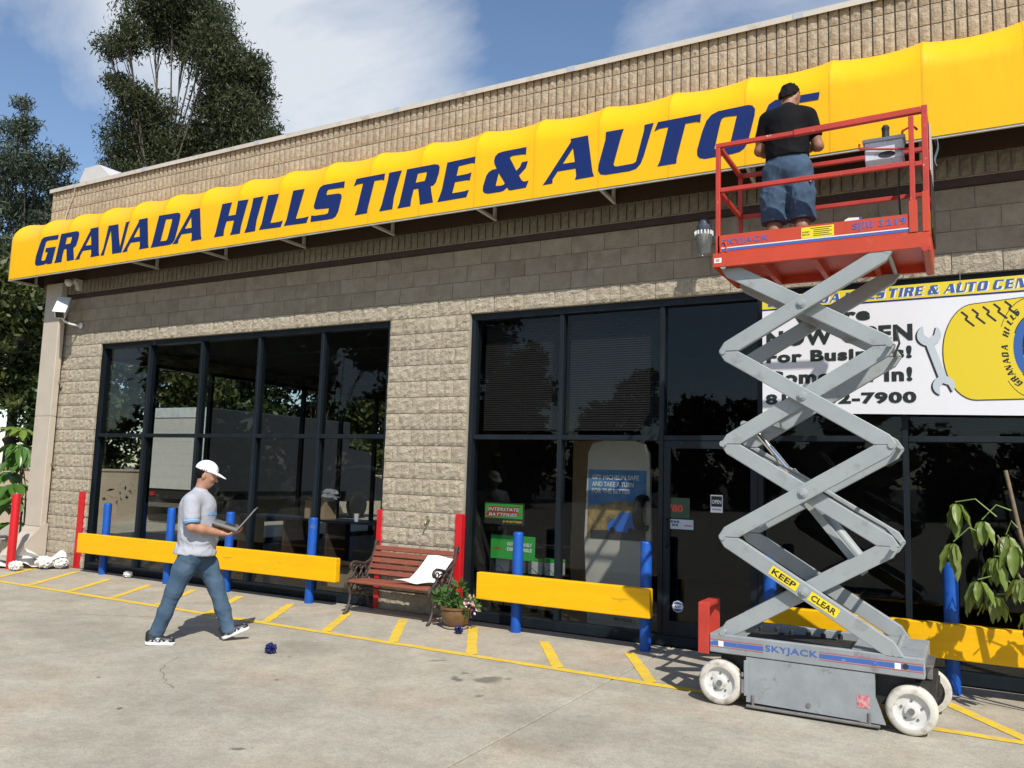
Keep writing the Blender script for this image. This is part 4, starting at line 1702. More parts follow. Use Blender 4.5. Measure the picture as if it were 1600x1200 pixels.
# barn light on the wall
bl = thing('wall_lamp', 'dusk-to-dawn wall lamp with dark cap and ribbed clear jar', 'lamp', (4.21, -.02, 4.16))
a_ = MB()
a_.lathe((0, -.28, .10), [(.07, -.01), (.075, .0), (.072, .05), (.055, .06), (.055, .10), (.05, .11), (.001, .112)], 24)
a_.build('cap', mat('lamp_cap', (.06, .075, .10), .45), bl, smooth=40)
a_ = MB()
a_.tube([(0, 0, .08), (0, -.10, .14), (0, -.22, .14)], .02, 10)
a_.lathe((0, -.0, .08), [(.06, -.0), (.06, -.02), (.02, -.03)], 14, 'y')
a_.build('arm', M['steel'], bl, smooth=50)
a_ = MB()
a_.lathe((0, -.28, .0), [(.07, .09), (.085, .06), (.088, .03), (.068, -.14), (.062, -.155), (.001, -.158)], 32, cap=False)
jar = a_.build('jar', mat('ribbed_jar', (.20, .205, .20), .15, var=.35, vscale=5, stretch=(8, 8, .5)), bl, smooth=40)
a_ = MB()
for k in range(16):
    an = 2 * math.pi * k / 16
    a_.box(.089 * math.cos(an) - .006, .089 * math.cos(an) + .006, -.28 + .089 * math.sin(an) - .006, -.28 + .089 * math.sin(an) + .006, .045, .088)
a_.build('collar', M['white'], jar)['kind'] = 'stuff'

JM = MATS['ribbed_jar']
JM.node_tree.nodes['Principled BSDF'].inputs['Alpha'].default_value = 0.45
a_ = MB()
a_.lathe((0, -.28, .0), [(.001, .10), (.045, .09), (.05, .05), (.03, .0), (.02, -.03), (.001, -.035)], 16, cap=False)
a_.build('bulb', mat('lamp_bulb', (.55, .55, .53), .3), jar, smooth=60)

# hose tap on the pillar
tp = thing('hose_tap', 'small brass hose tap sticking out of the block pillar', 'tap', (.75, -.02, 1.13))
a_ = MB()
a_.tube([(0, .01, 0), (0, -.05, 0), (0, -.07, -.01), (0, -.085, -.04)], .011, 8)
a_.build('spout', mat('brass', (.35, .28, .16), .4, metal=.8), tp, smooth=50)
a_ = MB()
a_.lathe((0, -.045, .02), [(.004, 0), (.004, .02), (.024, .022), (.024, .028), (.001, .03)], 10)
a_.build('handle', mat('tap_green', (.05, .16, .10), .5), tp)

# loose cable on the parapet end
cb_ = MB((-7.05, UY, 6.4))
cb_.tube([(-6.88, UY - .05, 6.41), (-6.95, UY - .024, 6.30), (-7.10, UY - .022, 6.0), (-7.16, UY - .022, 5.80)], .009, 6)
tag(cb_.build('parapet_cable', M['coping'], None, (-7.05, UY, 6.4)), 'thin pale cable hanging down the ribbed parapet near the corner', 'cable')

# ================================================================== bench
BO = (0.60, -.34, 0)
bench = thing('park_bench', 'slatted red-brown bench with ornate cast iron ends against the pillar', 'bench', BO)
SL = random_tint(mat('redwood_slat', (0.235, 0.068, 0.038), 0.6, var=0.22, vscale=7, stretch=(1, 14, 14), bump=0.0015, bscale=20,
                     stain=(0.34, 0.22, 0.17), stain_scale=10, stain_lo=.62, stain_hi=.8), 0.10)
IRON = mat('brown_cast_iron', (0.055, 0.040, 0.034), 0.55, var=0.3, vscale=30, bump=0.002, bscale=70)


def slat(y, z, ang, w=.058, t=.022):
    mb = MB()
    mb.cbox(-.61, .61, -w / 2, w / 2, -t / 2, t / 2, .004)
    o = mb.build('slat', SL, bench, (0, y - BO[1], z), (ang, 0, 0))
    return o


for k in range(6):
    slat(-.575 + k * .068, .402 - .004 * k - (.012 if k == 0 else 0), R(-4) + (R(16) if k == 0 else 0))
for k in range(5):
    q = k / 4
    slat(-.205 + .115 * q, .470 + .285 * q, R(70) + R(3) * q)


def spiral(cy_, cz_, r0, r1, a0, a1, n=14):
    return [(cy_ + (r0 + (r1 - r0) * k / n) * math.cos(a0 + (a1 - a0) * k / n), cz_ + (r0 + (r1 - r0) * k / n) * math.sin(a0 + (a1 - a0) * k / n)) for k in range(n + 1)]


def bench_end(x):
    mb = MB(BO)
    T = lambda pts, r_: mb.tube([(x, a, b) for a, b in pts], r_, 6)
    # back upright sweeping down to the seat and front roll
    T([(-.055, .83), (-.075, .835), (-.085, .81), (-.09, .76), (-.14, .62), (-.20, .47), (-.24, .41), (-.34, .385), (-.50, .395), (-.585, .40), (-.62, .375), (-.625, .33), (-.60, .31)], .019)
    T(spiral(-.055, .80, .035, .008, 1.6, -3.6), .011)
    # arm
    T([(-.13, .65), (-.20, .60), (-.30, .575), (-.42, .60), (-.49, .61), (-.535, .59), (-.55, .555), (-.535, .53), (-.51, .54), (-.51, .56)], .017)
    T([(-.53, .545), (-.47, .50), (-.50, .45), (-.56, .41)], .016)
    # scroll work
    for cy_, cz_, r_ in ((-.40, .50, .052), (-.29, .495, .052), (-.345, .545, .03), (-.345, .435, .035), (-.455, .44, .035), (-.235, .54, .04), (-.225, .46, .035), (-.47, .545, .03)):
        T([(cy_ + r_ * math.cos(2 * math.pi * k / 10), cz_ + r_ * math.sin(2 * math.pi * k / 10)) for k in range(11)], .009)
    for cy_, cz_, r_ in ((-.46, .30, .05), (-.35, .30, .055), (-.25, .29, .05), (-.41, .22, .04), (-.30, .21, .04), (-.40, .345, .03), (-.30, .35, .03), (-.53, .33, .035)):
        T([(cy_ + r_ * math.cos(2 * math.pi * k / 10), cz_ + r_ * math.sin(2 * math.pi * k / 10)) for k in range(11)], .009)
    o = mb.build('end_frame', IRON, bench, smooth=60)
    for pts in ([(-.565, .40), (-.56, .31), (-.53, .22), (-.55, .12), (-.59, .045), (-.64, .014)],
                [(-.18, .42), (-.22, .33), (-.25, .24), (-.20, .14), (-.15, .06), (-.10, .014)]):
        l_ = MB(BO)
        l_.tube([(x, a, b) for a, b in pts], [.020, .019, .017, .016, .016, .014], 6)
        l_.build('leg', IRON, bench, smooth=60)
    return o


bench_end(0.0)
bench_end(1.2)
st_ = MB(BO)
st_.tube([(0.0, -.36, .30), (1.2, -.36, .30)], .010, 6)
st_.build('tie_rod', IRON, bench)

PAPER = mat('white_paper', (0.80, 0.80, 0.79), 0.7, var=.03, vscale=3)
ps = MB((0.95, -.42, .43))


def pf_(u, v):
    # sheet leaning on the back and bending onto the seat
    s = v
    if s < .35:
        y, z = -.52 + s * .55, .436 + .012 * math.sin(s * 6) + .01
    else:
        q = (s - .35) / .65
        y, z = -.33 + .19 * q, .45 + .27 * q ** 1.15
    x = .66 + .36 * u + .23 * (v - .2) + .02 * math.sin(v * 3)
    return (x, y - .02 + .015 * math.sin(u * 3.1), z + .012 * math.sin(u * 5))


ps.grid(pf_, 10, 14)
n0 = len(ps.v)
tag(ps.build('paper_sheet', PAPER, None, (0.95, -.42, .43), smooth=180), 'large curled white paper sheet lying on the bench', 'paper')

# ================================================================== flower pot
po = thing('flower_pot', 'round clay flower pot with pink flowers at the bench end', 'flower pot', (1.49, -.50, 0))
a_ = MB()
a_.lathe((0, 0, 0), [(.10, .028), (.125, .05), (.16, .12), (.172, .17), (.166, .205), (.182, .215), (.182, .235), (.160, .237), (.150, .205), (.001, .20)], 28)
a_.build('pot', mat('glazed_clay', (0.165, 0.088, 0.036), 0.35, var=.25, vscale=6), po, smooth=40)
a_ = MB()
a_.lathe((0, 0, 0), [(.001, .002), (.12, .002), (.142, .012), (.145, .024), (.13, .026), (.001, .022)], 28)
a_.build('saucer', mat('pale_saucer', (.38, .31, .24), .7), po, smooth=40)
LG = leaf_mat('pot_leaf', (.045, .12, .025), (.12, .24, .06), .5, .3)
PK = mat('pink_petal', (.80, .42, .50), .6, island=.15)
frnd = random.Random(11)


def leaf_quad(mb, c, d, n_, L, W, curl=.15):
    d = d.normalized()
    s = d.cross(n_).normalized()
    n2 = s.cross(d)
    pts = [c, c + d * L * .3 + s * W * .5, c + d * L * .7 + s * W * .38 - n2 * L * curl * .5, c + d * L - n2 * L * curl,
           c + d * L * .7 - s * W * .38 - n2 * L * curl * .5, c + d * L * .3 - s * W * .5, c + d * L * .45 - n2 * L * curl * .1 - n2 * W * .12]
    k = mb.addv(pts)
    for q in ((0, 1, 6), (1, 2, 6), (2, 3, 6), (3, 4, 6), (4, 5, 6), (5, 0, 6)):
        mb.face([k + i for i in q])


def rv(r_):
    while True:
        v = Vector((r_.uniform(-1, 1), r_.uniform(-1, 1), r_.uniform(-1, 1)))
        if .05 < v.length < 1:
            return v


def clump(mb, c, rad, n, L, W, r_):
    for _ in range(n):
        v = rv(r_)
        p_ = Vector(c) + Vector((v.x * rad[0], v.y * rad[1], v.z * rad[2]))
        d = (v + Vector((0, 0, .2)) + rv(r_) * .5)
        leaf_quad(mb, p_, d, rv(r_), L * r_.uniform(.7, 1.2), W * r_.uniform(.7, 1.2), r_.uniform(0, .4))


a_ = MB()
clump(a_, (-.14, -.03, .31), (.11, .10, .09), 60, .08, .05, frnd)
clump(a_, (.02, 0, .36), (.08, .08, .16), 60, .08, .05, frnd)
clump(a_, (.0, -.02, .28), (.14, .13, .06), 50, .07, .05, frnd)
clump(a_, (.19, -.02, .26), (.08, .09, .09), 50, .07, .045, frnd)
fo = a_.build('foliage', LG, po)
fo['kind'] = 'stuff'
for c, n in (((.20, -.03, .33), 26), ((.26, -.05, .24), 22), ((.16, -.08, .30), 8), ((-.07, -.12, .22), 8)):
    a_ = MB()
    clump(a_, c, (.045, .045, .04), n, .03, .03, frnd)
    a_.build('blossom', PK, po)
for k in range(7):
    a_ = MB()
    an = k * .9
    a_.tube([(0.02 * math.cos(an), .02 * math.sin(an), .2), (.07 * math.cos(an), .07 * math.sin(an), .26), (.13 * math.cos(an), .10 * math.sin(an), .33)], .004, 5)
    a_.build('stem', mat('stem_green', (.10, .15, .04), .6), po)


# crumpled blue vinyl balls
def crumple(r_, seed, sub=2, amp=.35, sq=(1, 1, 1)):
    bm = bmesh.new()
    bmesh.ops.create_icosphere(bm, subdivisions=sub, radius=r_)
    off = Vector((seed * 3.7, seed * 1.3, seed * 5.1))
    for v in bm.verts:
        d = v.co.normalized()
        q = 0
        for f_, w_ in ((1.7, 1.0), (3.6, .55)):
            q += w_ * (1 - 2.2 * abs(noise.noise(d * f_ + off)))
        v.co *= 1 + amp * (q - .9)
        v.co = Vector((v.co.x * sq[0], v.co.y * sq[1], v.co.z * sq[2]))
    lo = min(v.co.z for v in bm.verts)
    for v in bm.verts:
        v.co.z -= lo
    me = bpy.data.meshes.new('crumpled')
    bm.to_mesh(me)
    bm.free()
    return me


VB = mat('blue_backing', (0.010, 0.015, 0.10), 0.3, var=.3, vscale=30)
for (x, y, r_, sd_, lb) in ((.83, -2.62, .048, 3, 'crumpled ball of blue vinyl lying on the open concrete'),
                            (1.70, -.76, .040, 8, 'crumpled ball of blue vinyl beside the flower pot')):
    me = crumple(r_, sd_, 4, .50, (1.1, 1, .9))
    me.materials.append(VB)
    tag(link('vinyl_ball', me, None, (x, y, 0)), lb, 'trash')

# paper scraps under the duct
WP = mat('scrap_paper', (0.78, 0.77, 0.74), 0.75, var=.04, vscale=5)


def sheet(c, wx, wy, rz, seed, lift_=.12, name='paper_scrap'):
    rr = random.Random(seed)
    ph = [rr.uniform(0, 6) for _ in range(4)]
    mb = MB()

    def fn(u, v):
        x, y = (u - .5) * wx, (v - .5) * wy
        z = .012 + lift_ * (.5 + .5 * math.sin(u * 3.2 + ph[0])) * (.4 + .6 * math.sin(v * 2.6 + ph[1]) ** 2) + .012 * math.sin(u * 11 + ph[2]) * math.sin(v * 9 + ph[3])
        return (x, y, max(.004, z))
    mb.grid(fn, 12, 10)
    me = mb.mesh(name, WP, 60)
    return link(name, me, None, c, (0, 0, rz))


tag(sheet((-6.80, -.50, 0), .62, .42, .5, 1, .20), 'folded white paper scrap at the foot of the rainwater duct', 'paper')
tag(sheet((-6.42, -.22, 0), .52, .36, -.5, 2, .26), 'wide crumpled white paper scrap against the block wall', 'paper')
tag(sheet((-7.10, -.72, 0), .70, .50, .8, 3, .26), 'white paper scrap pushed behind the red bollard', 'paper')
tag(sheet((-7.5, -.80, 0), .7, .55, .2, 4, .24), 'white paper scrap lying past the red bollard by the planter', 'paper')
tag(sheet((-6.62, -.36, .10), .45, .38, 1.4, 7, .22), 'white paper scrap heaped on top of the others beside the duct foot', 'paper')
for i, (x, y, r_, lb) in enumerate(((-6.42, -.80, .085, 'small wad of white paper in front of the red bollard'),
                                    (-6.20, -.22, .10, 'small wad of white paper by the red corner strip'),
                                    (-6.98, -1.02, .10, 'flattened wad of white paper at the edge of the scraps'),
                                    (-6.33, -.40, .11, 'large wad of white paper spilling from the scrap heap'),
                                    (-4.55, -.20, .055, 'lone wad of paper on the ground under the long yellow rail'))):
    me = crumple(r_, 20 + i, 4, .40, (1.35, 1, .8))
    me.materials.append(WP)
    tag(link('paper_wad', me, None, (x, y, 0)), lb, 'paper')

# ================================================================== banner
BQ = [Vector((4.735, -.03, 2.40)), Vector((7.36, -.03, 2.345)), Vector((7.36, -.03, 3.60)), Vector((4.735, -.03, 3.575))]


def bq(u, v, d=0.0):
    p_ = BQ[0].lerp(BQ[1], u).lerp(BQ[3].lerp(BQ[2], u), v)
    p_ = p_.copy()
    p_.y = -.030 - d + .0012 * math.sin(u * 9 + v * 2)
    return p_


def bq_inv(x, z):
    u = (x - 4.735) / (7.36 - 4.735)
    zb = 2.40 + (2.345 - 2.40) * u
    zt = 3.575 + (3.60 - 3.575) * u
    return u, (z - zb) / (zt - zb)


ban = thing('grand_opening_banner', 'white vinyl banner with yellow header strip tied across the window', 'banner', (4.735, -.03, 2.40))
NO = (4.735, -.03, 2.40)
BANW = mat('banner_vinyl', (0.76, 0.76, 0.79), 0.45, var=.02, vscale=2)
b_ = MB(NO)
b_.grid(lambda u, v: bq(u, v), 60, 14)
b_.grid(lambda u, v: bq(u, v, -.004), 60, 14)
b_.build('sheet', BANW, ban, smooth=180)
BY = mat('banner_yellow', (0.76, 0.60, 0.03), 0.45)
b_ = MB(NO)
b_.grid(lambda u, v: bq(u, .892 + .108 * v, .003), 60, 2)
b_.build('header_strip', BY, ban, smooth=180)
b_ = MB(NO)
b_.grid(lambda u, v: bq(u, .880 + .011 * v, .003), 60, 1)
b_.build('header_line', M['letter_blue'], ban)


def glyph_text(s, fn, mt, parent, o, gap=130, space=420, grow=0):
    adv = {'G': 1130, 'R': 1150, 'A': 1290, 'N': 1200, 'D': 1150, 'H': 1120, 'I': 470, 'L': 880, 'S': 1060, 'T': 900, 'E': 960, '&': 1200, 'U': 1130, 'O': 1110, 'C': 1080}
    x = 0
    items = []
    for c in s:
        if c == ' ':
            x += space
            continue
        items.append((c, x))
        x += adv[c] + gap
    tot = x - gap + 150
    for c, x0 in items:
        ol, ho = GLYPH[c]
        loops = [[((x0 + u) / tot, v / 1000) for u, v in ol]] + ([[((x0 + u) / tot, v / 1000) for u, v in ho]] if ho else [])
        flat = [p_ for l_ in loops for p_ in l_]
        tr_ = tessellate_polygon([[Vector((a, b, 0)) for a, b in l_] for l_ in loops])
        mb = MB(o)
        mb.raw([fn(a, b) for a, b in flat], [tuple(t) for t in tr_])
        mb.build('letter', mt, parent)
    return tot


US = (0.022, 0.965)
glyph_text('GRANADA HILLS TIRE & AUTO CENTER', lambda a, b: bq(US[0] + .004 + (US[1] - US[0]) * a, .905 + .070 * b, .0045), M['white'], ban, NO)
glyph_text('GRANADA HILLS TIRE & AUTO CENTER', lambda a, b: bq(US[0] + (US[1] - US[0]) * a, .910 + .070 * b, .006), mat('banner_blue', (.04, .10, .34), .5), ban, NO)
INK = mat('banner_ink', (0.012, 0.020, 0.018), 0.5)
LINES = [("We're", 5.02, 5.74, 3.275, 3.41), ('NOW OPEN', 4.775, 6.10, 3.06, 3.22), ('For Business!', 4.775, 6.09, 2.895, 3.015),
         ('Come On In!', 4.78, 6.09, 2.68, 2.815), ('818-832-7900', 4.765, 6.12, 2.475, 2.585)]
for s, x0, x1, z0, z1 in LINES:
    def fn(u, v, x0=x0, x1=x1, z0=z0, z1=z1):
        return bq(*bq_inv(x0 + (x1 - x0) * u, z0 + (z1 - z0) * v), .004)
    text_fit(s, fn, INK, ban, bold=.05, space=1.12, o=NO)


# picture on the banner: a plain yellow tyre and a spanner
def flat(mb, poly, d, holes=()):
    loops = [list(poly)] + [list(h) for h in holes]
    fl_ = [p_ for l_ in loops for p_ in l_]
    t_ = tessellate_polygon([[Vector((a, b, 0)) for a, b in l_] for l_ in loops])
    mb.raw([bq(*bq_inv(a, b), d) for a, b in fl_], [tuple(q) for q in t_])


def ell(cx, cz, rx, rz, n=40, a0=0, a1=2 * math.pi):
    return [(cx + rx * math.cos(a0 + (a1 - a0) * k / n), cz + rz * math.sin(a0 + (a1 - a0) * k / n)) for k in range(n)]


def hull(pts):
    pts = sorted(set(pts))
    def half_(ps_):
        h = []
        for p_ in ps_:
            while len(h) >= 2 and (h[-1][0] - h[-2][0]) * (p_[1] - h[-2][1]) - (h[-1][1] - h[-2][1]) * (p_[0] - h[-2][0]) <= 0:
                h.pop()
            h.append(p_)
        return h
    lo, hi = half_(pts), half_(pts[::-1])
    return lo[:-1] + hi[:-1]


TYC = (7.04, 2.95)
pic = MB(NO)
flat(pic, hull(ell(6.60, 2.93, .26, .44) + ell(*TYC, .27, .455)), .004)
pic.build('tyre_picture', mat('print_black', (.015, .015, .018), .5), ban)
pic = MB(NO)
flat(pic, hull(ell(6.60, 2.93, .252, .432) + ell(*TYC, .262, .447)), .005)
pic.build('tyre_picture', mat('print_yellow', (.74, .56, .02), .5), ban)
pic = MB(NO)
flat(pic, ell(*TYC, .262, .448), .006, [ell(*TYC, .257, .441)])
flat(pic, ell(TYC[0] + .02, TYC[1], .175, .30), .006)
for k in range(5):
    x0 = 6.50 + k * .085
    z0 = 3.30 + .018 * k
    zz = [(x0, z0), (x0 + .05, z0 - .05), (x0 + .03, z0 - .07), (x0 + .10, z0 - .14)]
    for a, b in zip(zz[:-1], zz[1:]):
        dx, dz = b[0] - a[0], b[1] - a[1]
        l_ = math.hypot(dx, dz)
        nx_, nz_ = -dz / l_ * .009, dx / l_ * .009
        flat(pic, [(a[0] + nx_, a[1] + nz_), (b[0] + nx_, b[1] + nz_), (b[0] - nx_, b[1] - nz_), (a[0] - nx_, a[1] - nz_)], .006)
pic.build('tyre_tread', MATS['print_black'], ban)
pic = MB(NO)
flat(pic, ell(TYC[0] + .02, TYC[1], .167, .291), .0072, [ell(TYC[0] + .04, TYC[1], .12, .235)])
pic.build('tyre_rim', mat('print_blue', (.03, .11, .36), .5), ban)
for i, c in enumerate('GRANADA HILLS'):
    if c == ' ':
        continue
    a = R(238 - 9.6 * i)
    cx, cz = TYC[0] + .212 * math.cos(a), TYC[1] + .372 * math.sin(a)
    ol, ho = GLYPH[c]
    s_ = .050 / 1000
    rot = a + R(90) + R(180)
    def tf(u, v, cx=cx, cz=cz, rot=rot):
        x_, z_ = (u - 500) * s_ * .8, (v - 500) * s_
        return bq(*bq_inv(cx + x_ * math.cos(rot) - z_ * math.sin(rot), cz + x_ * math.sin(rot) + z_ * math.cos(rot)), .0075)
    loops = [ol] + ([ho] if ho else [])
    fl_ = [tuple(p_) for l_ in loops for p_ in l_]
    t_ = tessellate_polygon([[Vector((p_[0], p_[1], 0)) for p_ in l_] for l_ in loops])
    mb = MB(NO)
    mb.raw([tf(*p_) for p_ in fl_], [tuple(q) for q in t_])
    mb.build('letter', INK, ban)
# spanner
sp = []


def wrench_pts(cx, cz, r_, a):
    """open jaw end of a spanner, jaw pointing at angle a"""
    out = []
    for k in range(17):
        an = a + R(34) + (2 * math.pi - R(68)) * k / 16
        out.append((cx + r_ * math.cos(an), cz + r_ * math.sin(an)))
    out.append((cx + r_ * .42 * math.cos(a - R(85)), cz + r_ * .42 * math.sin(a - R(85))))
    out.append((cx - r_ * .28 * math.cos(a), cz - r_ * .28 * math.sin(a)))
    out.append((cx + r_ * .42 * math.cos(a + R(85)), cz + r_ * .42 * math.sin(a + R(85))))
    return out


for d, gx, mt in ((.004, .014, MATS['print_black']), (.0055, 0, mat('print_steel', (.50, .56, .60), .5))):
    pic = MB(NO)
    A, B_ = (6.235 - gx, 3.10 - gx * .6), (6.345 - gx, 2.63 - gx * .6)
    flat(pic, wrench_pts(*A, .10, R(85)), d)
    flat(pic, wrench_pts(*B_, .09, R(-75)), d)
    flat(pic, [(A[0] - .035, A[1] - .06), (A[0] + .03, A[1] - .06), (B_[0] + .03, B_[1] + .06), (B_[0] - .035, B_[1] + .06)], d + .0004)
    pic.build('spanner_picture', mt, ban)
for u in (.0, .22, .44, .66, .88):
    gr = MB(NO)
    p_ = bq(u + .012, .975, .004)
    gr.lathe(p_, [(.014, -.002), (.014, .002), (.008, .003)], 12, 'y')
    gr.tube([p_, (p_.x, -.025, WT + .01)], .003, 4)
    gr.build('eyelet', M['steel'], ban)

# ================================================================== inside the shop
# long counter with shelves behind the left window
CO = (-1.7, 1.2, .012)
co = thing('shelf_counter', 'dark wooden counter with open shelves inside the left window', 'counter', CO)
a_ = MB(CO)
a_.box(-3.6, .35, .95, 1.5, .93, .965)
a_.build('top', mat('counter_top', (.035, .045, .075), .35), co)
for xx in (-3.55, -2.6, -1.75, -.85, .3):
    a_ = MB(CO)
    a_.box(xx - .02, xx + .02, .97, 1.48, .012, .929)
    a_.build('panel', M['wood'], co)
for x0, x1, z in ((-.83, .28, .52), (-1.73, -.87, .34), (-.83, .28, .10)):
    a_ = MB(CO)
    a_.box(x0, x1, .99, 1.47, z, z + .025)
    a_.build('shelf', M['wood'], co)
for k, (xx, sz, col, lb) in enumerate(((-2.05, .26, (.45, .30, .20), 'open cardboard box on the counter inside the left window'),
                                       (-1.50, .30, (.36, .24, .15), 'brown cardboard carton on the floor under the counter'))):
    t_ = thing('cardboard_box', lb, 'box', (xx, 1.15, .965 if k == 0 else .012))
    b_ = MB()
    b_.box(-sz * .75, sz * .75, -.13, .13, 0, sz)
    b_.build('carton', M['card'], t_)
    b_ = MB()
    b_.raw([(-sz * .75, -.131, sz), (sz * .75, -.131, sz), (sz * .75, -.22, sz + .03), (-sz * .75, -.22, sz + .03)], [(0, 1, 2, 3)])
    b_.build('flap', M['card'], t_)
bag = crumple(.13, 55, 3, .3, (1.2, .8, .75))
bag.materials.append(mat('clear_bag', (.30, .31, .32), .25))
tag(link('plastic_bag', bag, None, (-1.86, 1.12, 1.22)), 'crumpled clear plastic bag on top of the cardboard box', 'bag')
cp = MB()
cp.lathe((0, 0, 0), [(.028, 0), (.040, .11), (.043, .112), (.038, .11), (.001, .1)], 18)
tag(cp.build('paper_cup', M['white'], None, (-1.27, 1.05, .965), smooth=40), 'white paper cup standing on the shop counter', 'cup')
cn = thing('coffee_tin', 'red and yellow tin on the shop counter', 'tin', (-.55, 1.05, .965))
b_ = MB()
b_.lathe((0, 0, 0), [(.06, 0), (.06, .13)], 20)
b_.build('can', mat('tin_print', (.55, .08, .03), .4, col2=(.65, .45, .05), vscale=9), cn, smooth=40)
b_ = MB()
b_.lathe((0, 0, .131), [(.062, 0), (.062, .012), (.001, .013)], 20)
b_.build('lid', M['red'], cn)
bag2 = crumple(.12, 57, 3, .3, (1.2, .8, .7))
bag2.materials.append(MATS['clear_bag'])
tag(link('plastic_bag', bag2, None, (-.22, 1.1, .965)), 'clear plastic bag beside the tin on the counter', 'bag')
for k, (xx, zz, cc, lb) in enumerate(((-.1, .546, (.40, .22, .18), 'bundle of pinkish rags on the counter shelf'), (-.5, .546, (.35, .36, .38), 'pale crumpled bag on the counter shelf'))):
    me = crumple(.09, 80 + k, 2, .3, (1.3, 1, .8))
    me.materials.append(mat('rag_%s' % ('pink' if k == 0 else 'pale'), cc, .8))
    tag(link('rag_bundle', me, None, (xx, 1.12, zz)), lb, 'rags')

# poster stand in the middle window
PO_ = (3.02, .62, .012)
stand = thing('poster_stand', 'tall grey display stand with a driving poster behind the glass', 'display stand', PO_)
a_ = MB(PO_)
YS = .60
pl = [(2.60, .02), (3.30, .02), (3.36, 1.0), (3.33, 2.0), (3.27, 2.10), (3.15, 2.14), (2.75, 2.14), (2.62, 2.10), (2.57, 2.0), (2.54, 1.0)]
a_.prism(pl, lambda u, v: (u, YS, v), lambda u, v: (u, YS + .05, v))
a_.build('board', mat('stand_board', (.62, .58, .52), .6, var=.05), stand, fix=True)


def quadp(parent, o, x0, x1, z0, z1, y, mt, name):
    s = MB(o)
    s.raw([(x0, y, z0), (x1, y, z0), (x1, y, z1), (x0, y, z1)], [(0, 1, 2, 3)])
    return s.build(name, mt, parent)


quadp(stand, PO_, 2.58, 3.30, 1.0, 1.80, YS - .003, mat('poster_sky', (.05, .17, .46), .5, var=.25, vscale=4, col2=(.16, .34, .60)), 'poster')
p_ = MB(PO_)
p_.raw([(2.58, YS - .005, 1.0), (3.30, YS - .005, 1.0), (3.30, YS - .005, 1.42), (2.95, YS - .005, 1.44), (2.58, YS - .005, 1.36)], [(0, 1, 2, 3, 4)])
p_.build('printed_land', mat('poster_land', (.06, .06, .05), .5, col2=(.62, .42, .16), vscale=7), stand)
p_ = MB(PO_)
p_.raw([(2.62, YS - .007, 1.0), (3.30, YS - .007, 1.0), (3.30, YS - .007, 1.18), (3.0, YS - .007, 1.12), (2.62, YS - .007, 1.09)], [(0, 1, 2, 3, 4)])
p_.build('printed_road', mat('poster_road', (.05, .05, .055), .5), stand)
car_poly = [(2.84, 1.10), (2.83, 1.16), (2.88, 1.22), (2.94, 1.24), (2.98, 1.31), (3.12, 1.32), (3.17, 1.24), (3.19, 1.14), (3.10, 1.09)]
p_ = MB(PO_)
p_.prism(car_poly, lambda u, v: (u, YS - .010, v), lambda u, v: (u, YS - .0085, v))
p_.build('printed_car', mat('poster_car', (.04, .18, .70), .4), stand, fix=True)
for cx_ in (2.90, 3.12):
    p_ = MB(PO_)
    p_.lathe((cx_, YS - .0125, 1.11), [(.035, 0), (.02, -.001)], 14, 'y')
    p_.build('printed_wheel', M['greasy'], stand)
for k, s in enumerate(('GET MICHELIN SAFE', 'AND TAKE A TURN', 'FOR THE BETTER')):
    wd = (.58, .52, .48)[k]
    text_fit(s, lambda u, v: (2.63 + wd * u, YS - .008, 1.685 - .080 * k + .056 * v), M['white'], stand, bold=.03, o=PO_)
quadp(stand, PO_, 2.62, 3.2, .06, .16, YS - .004, mat('stand_foot_print', (.45, .44, .42), .5), 'foot_strip')
text_fit('MICHELIN', lambda u, v: (2.93 + .22 * u, YS - .008, .09 + .04 * v), mat('print_navy', (.03, .05, .2), .5), stand, bold=.03, shear=.15, o=PO_)
a_ = MB(PO_)
a_.lathe((3.28, .54, 1.32), [(.15, -.06), (.20, -.05), (.215, 0), (.20, .05), (.15, .06), (.15, -.06)], 30, 'x', cap=False)
a_.build('display_tyre', M['greasy'], stand, smooth=50)

# inner door and wall edge seen beside the stand
idr = thing('interior_door', 'tan interior door standing open behind the glass', 'door', (2.30, 1.6, .012))
a_ = MB((2.30, 1.6, .012))
a_.box(1.75, 2.36, 1.95, 1.99, .013, 2.2)
a_.build('leaf', mat('tan_door', (.58, .40, .24), .6, var=.1), idr)
a_ = MB((2.30, 1.6, .012))
a_.cbox(2.24, 2.32, 1.935, 1.949, 1.0, 1.2, .004)
a_.build('switch_plate', M['white'], idr)

# battery rack
RO = (1.75, .62, .012)
rk = thing('battery_rack', 'black wire rack with boxed batteries and green signs inside the window', 'display rack', RO)
a_ = MB(RO)
for xx in (1.36, 2.28):
    for yy in (.45, .8):
        a_.tube([(xx, yy, .012), (xx, yy, 1.05 if yy > .5 else 1.0)], .010, 6)
for zz in (.22, .52, .86):
    for yy in (.45, .8):
        a_.tube([(1.36, yy, zz), (2.28, yy, zz)], .008, 5)
    for k in range(13):
        xx = 1.36 + .92 * k / 12
        a_.tube([(xx, .45, zz), (xx, .8, zz)], .004, 4)
    for xx in (1.36, 2.28):
        a_.tube([(xx, .45, zz), (xx, .8, zz)], .006, 4)
    for k in range(4):
        x0 = 1.36 + .23 * k
        a_.tube([(x0, .448, zz), (x0 + .115, .448, zz + .09), (x0 + .23, .448, zz)], .004, 4)
a_.build('wire_frame', M['greasy'], rk)
GB = mat('battery_green', (.04, .45, .06), .5)
bat_m = MB()
bat_m.cbox(-.095, .095, -.09, .09, 0, .15, .006)
bm1 = bat_m.mesh('battery_case', mat('battery_white', (.62, .63, .62), .5))
top_m = MB()
top_m.cbox(-.097, .097, -.092, .092, .151, .185, .006)
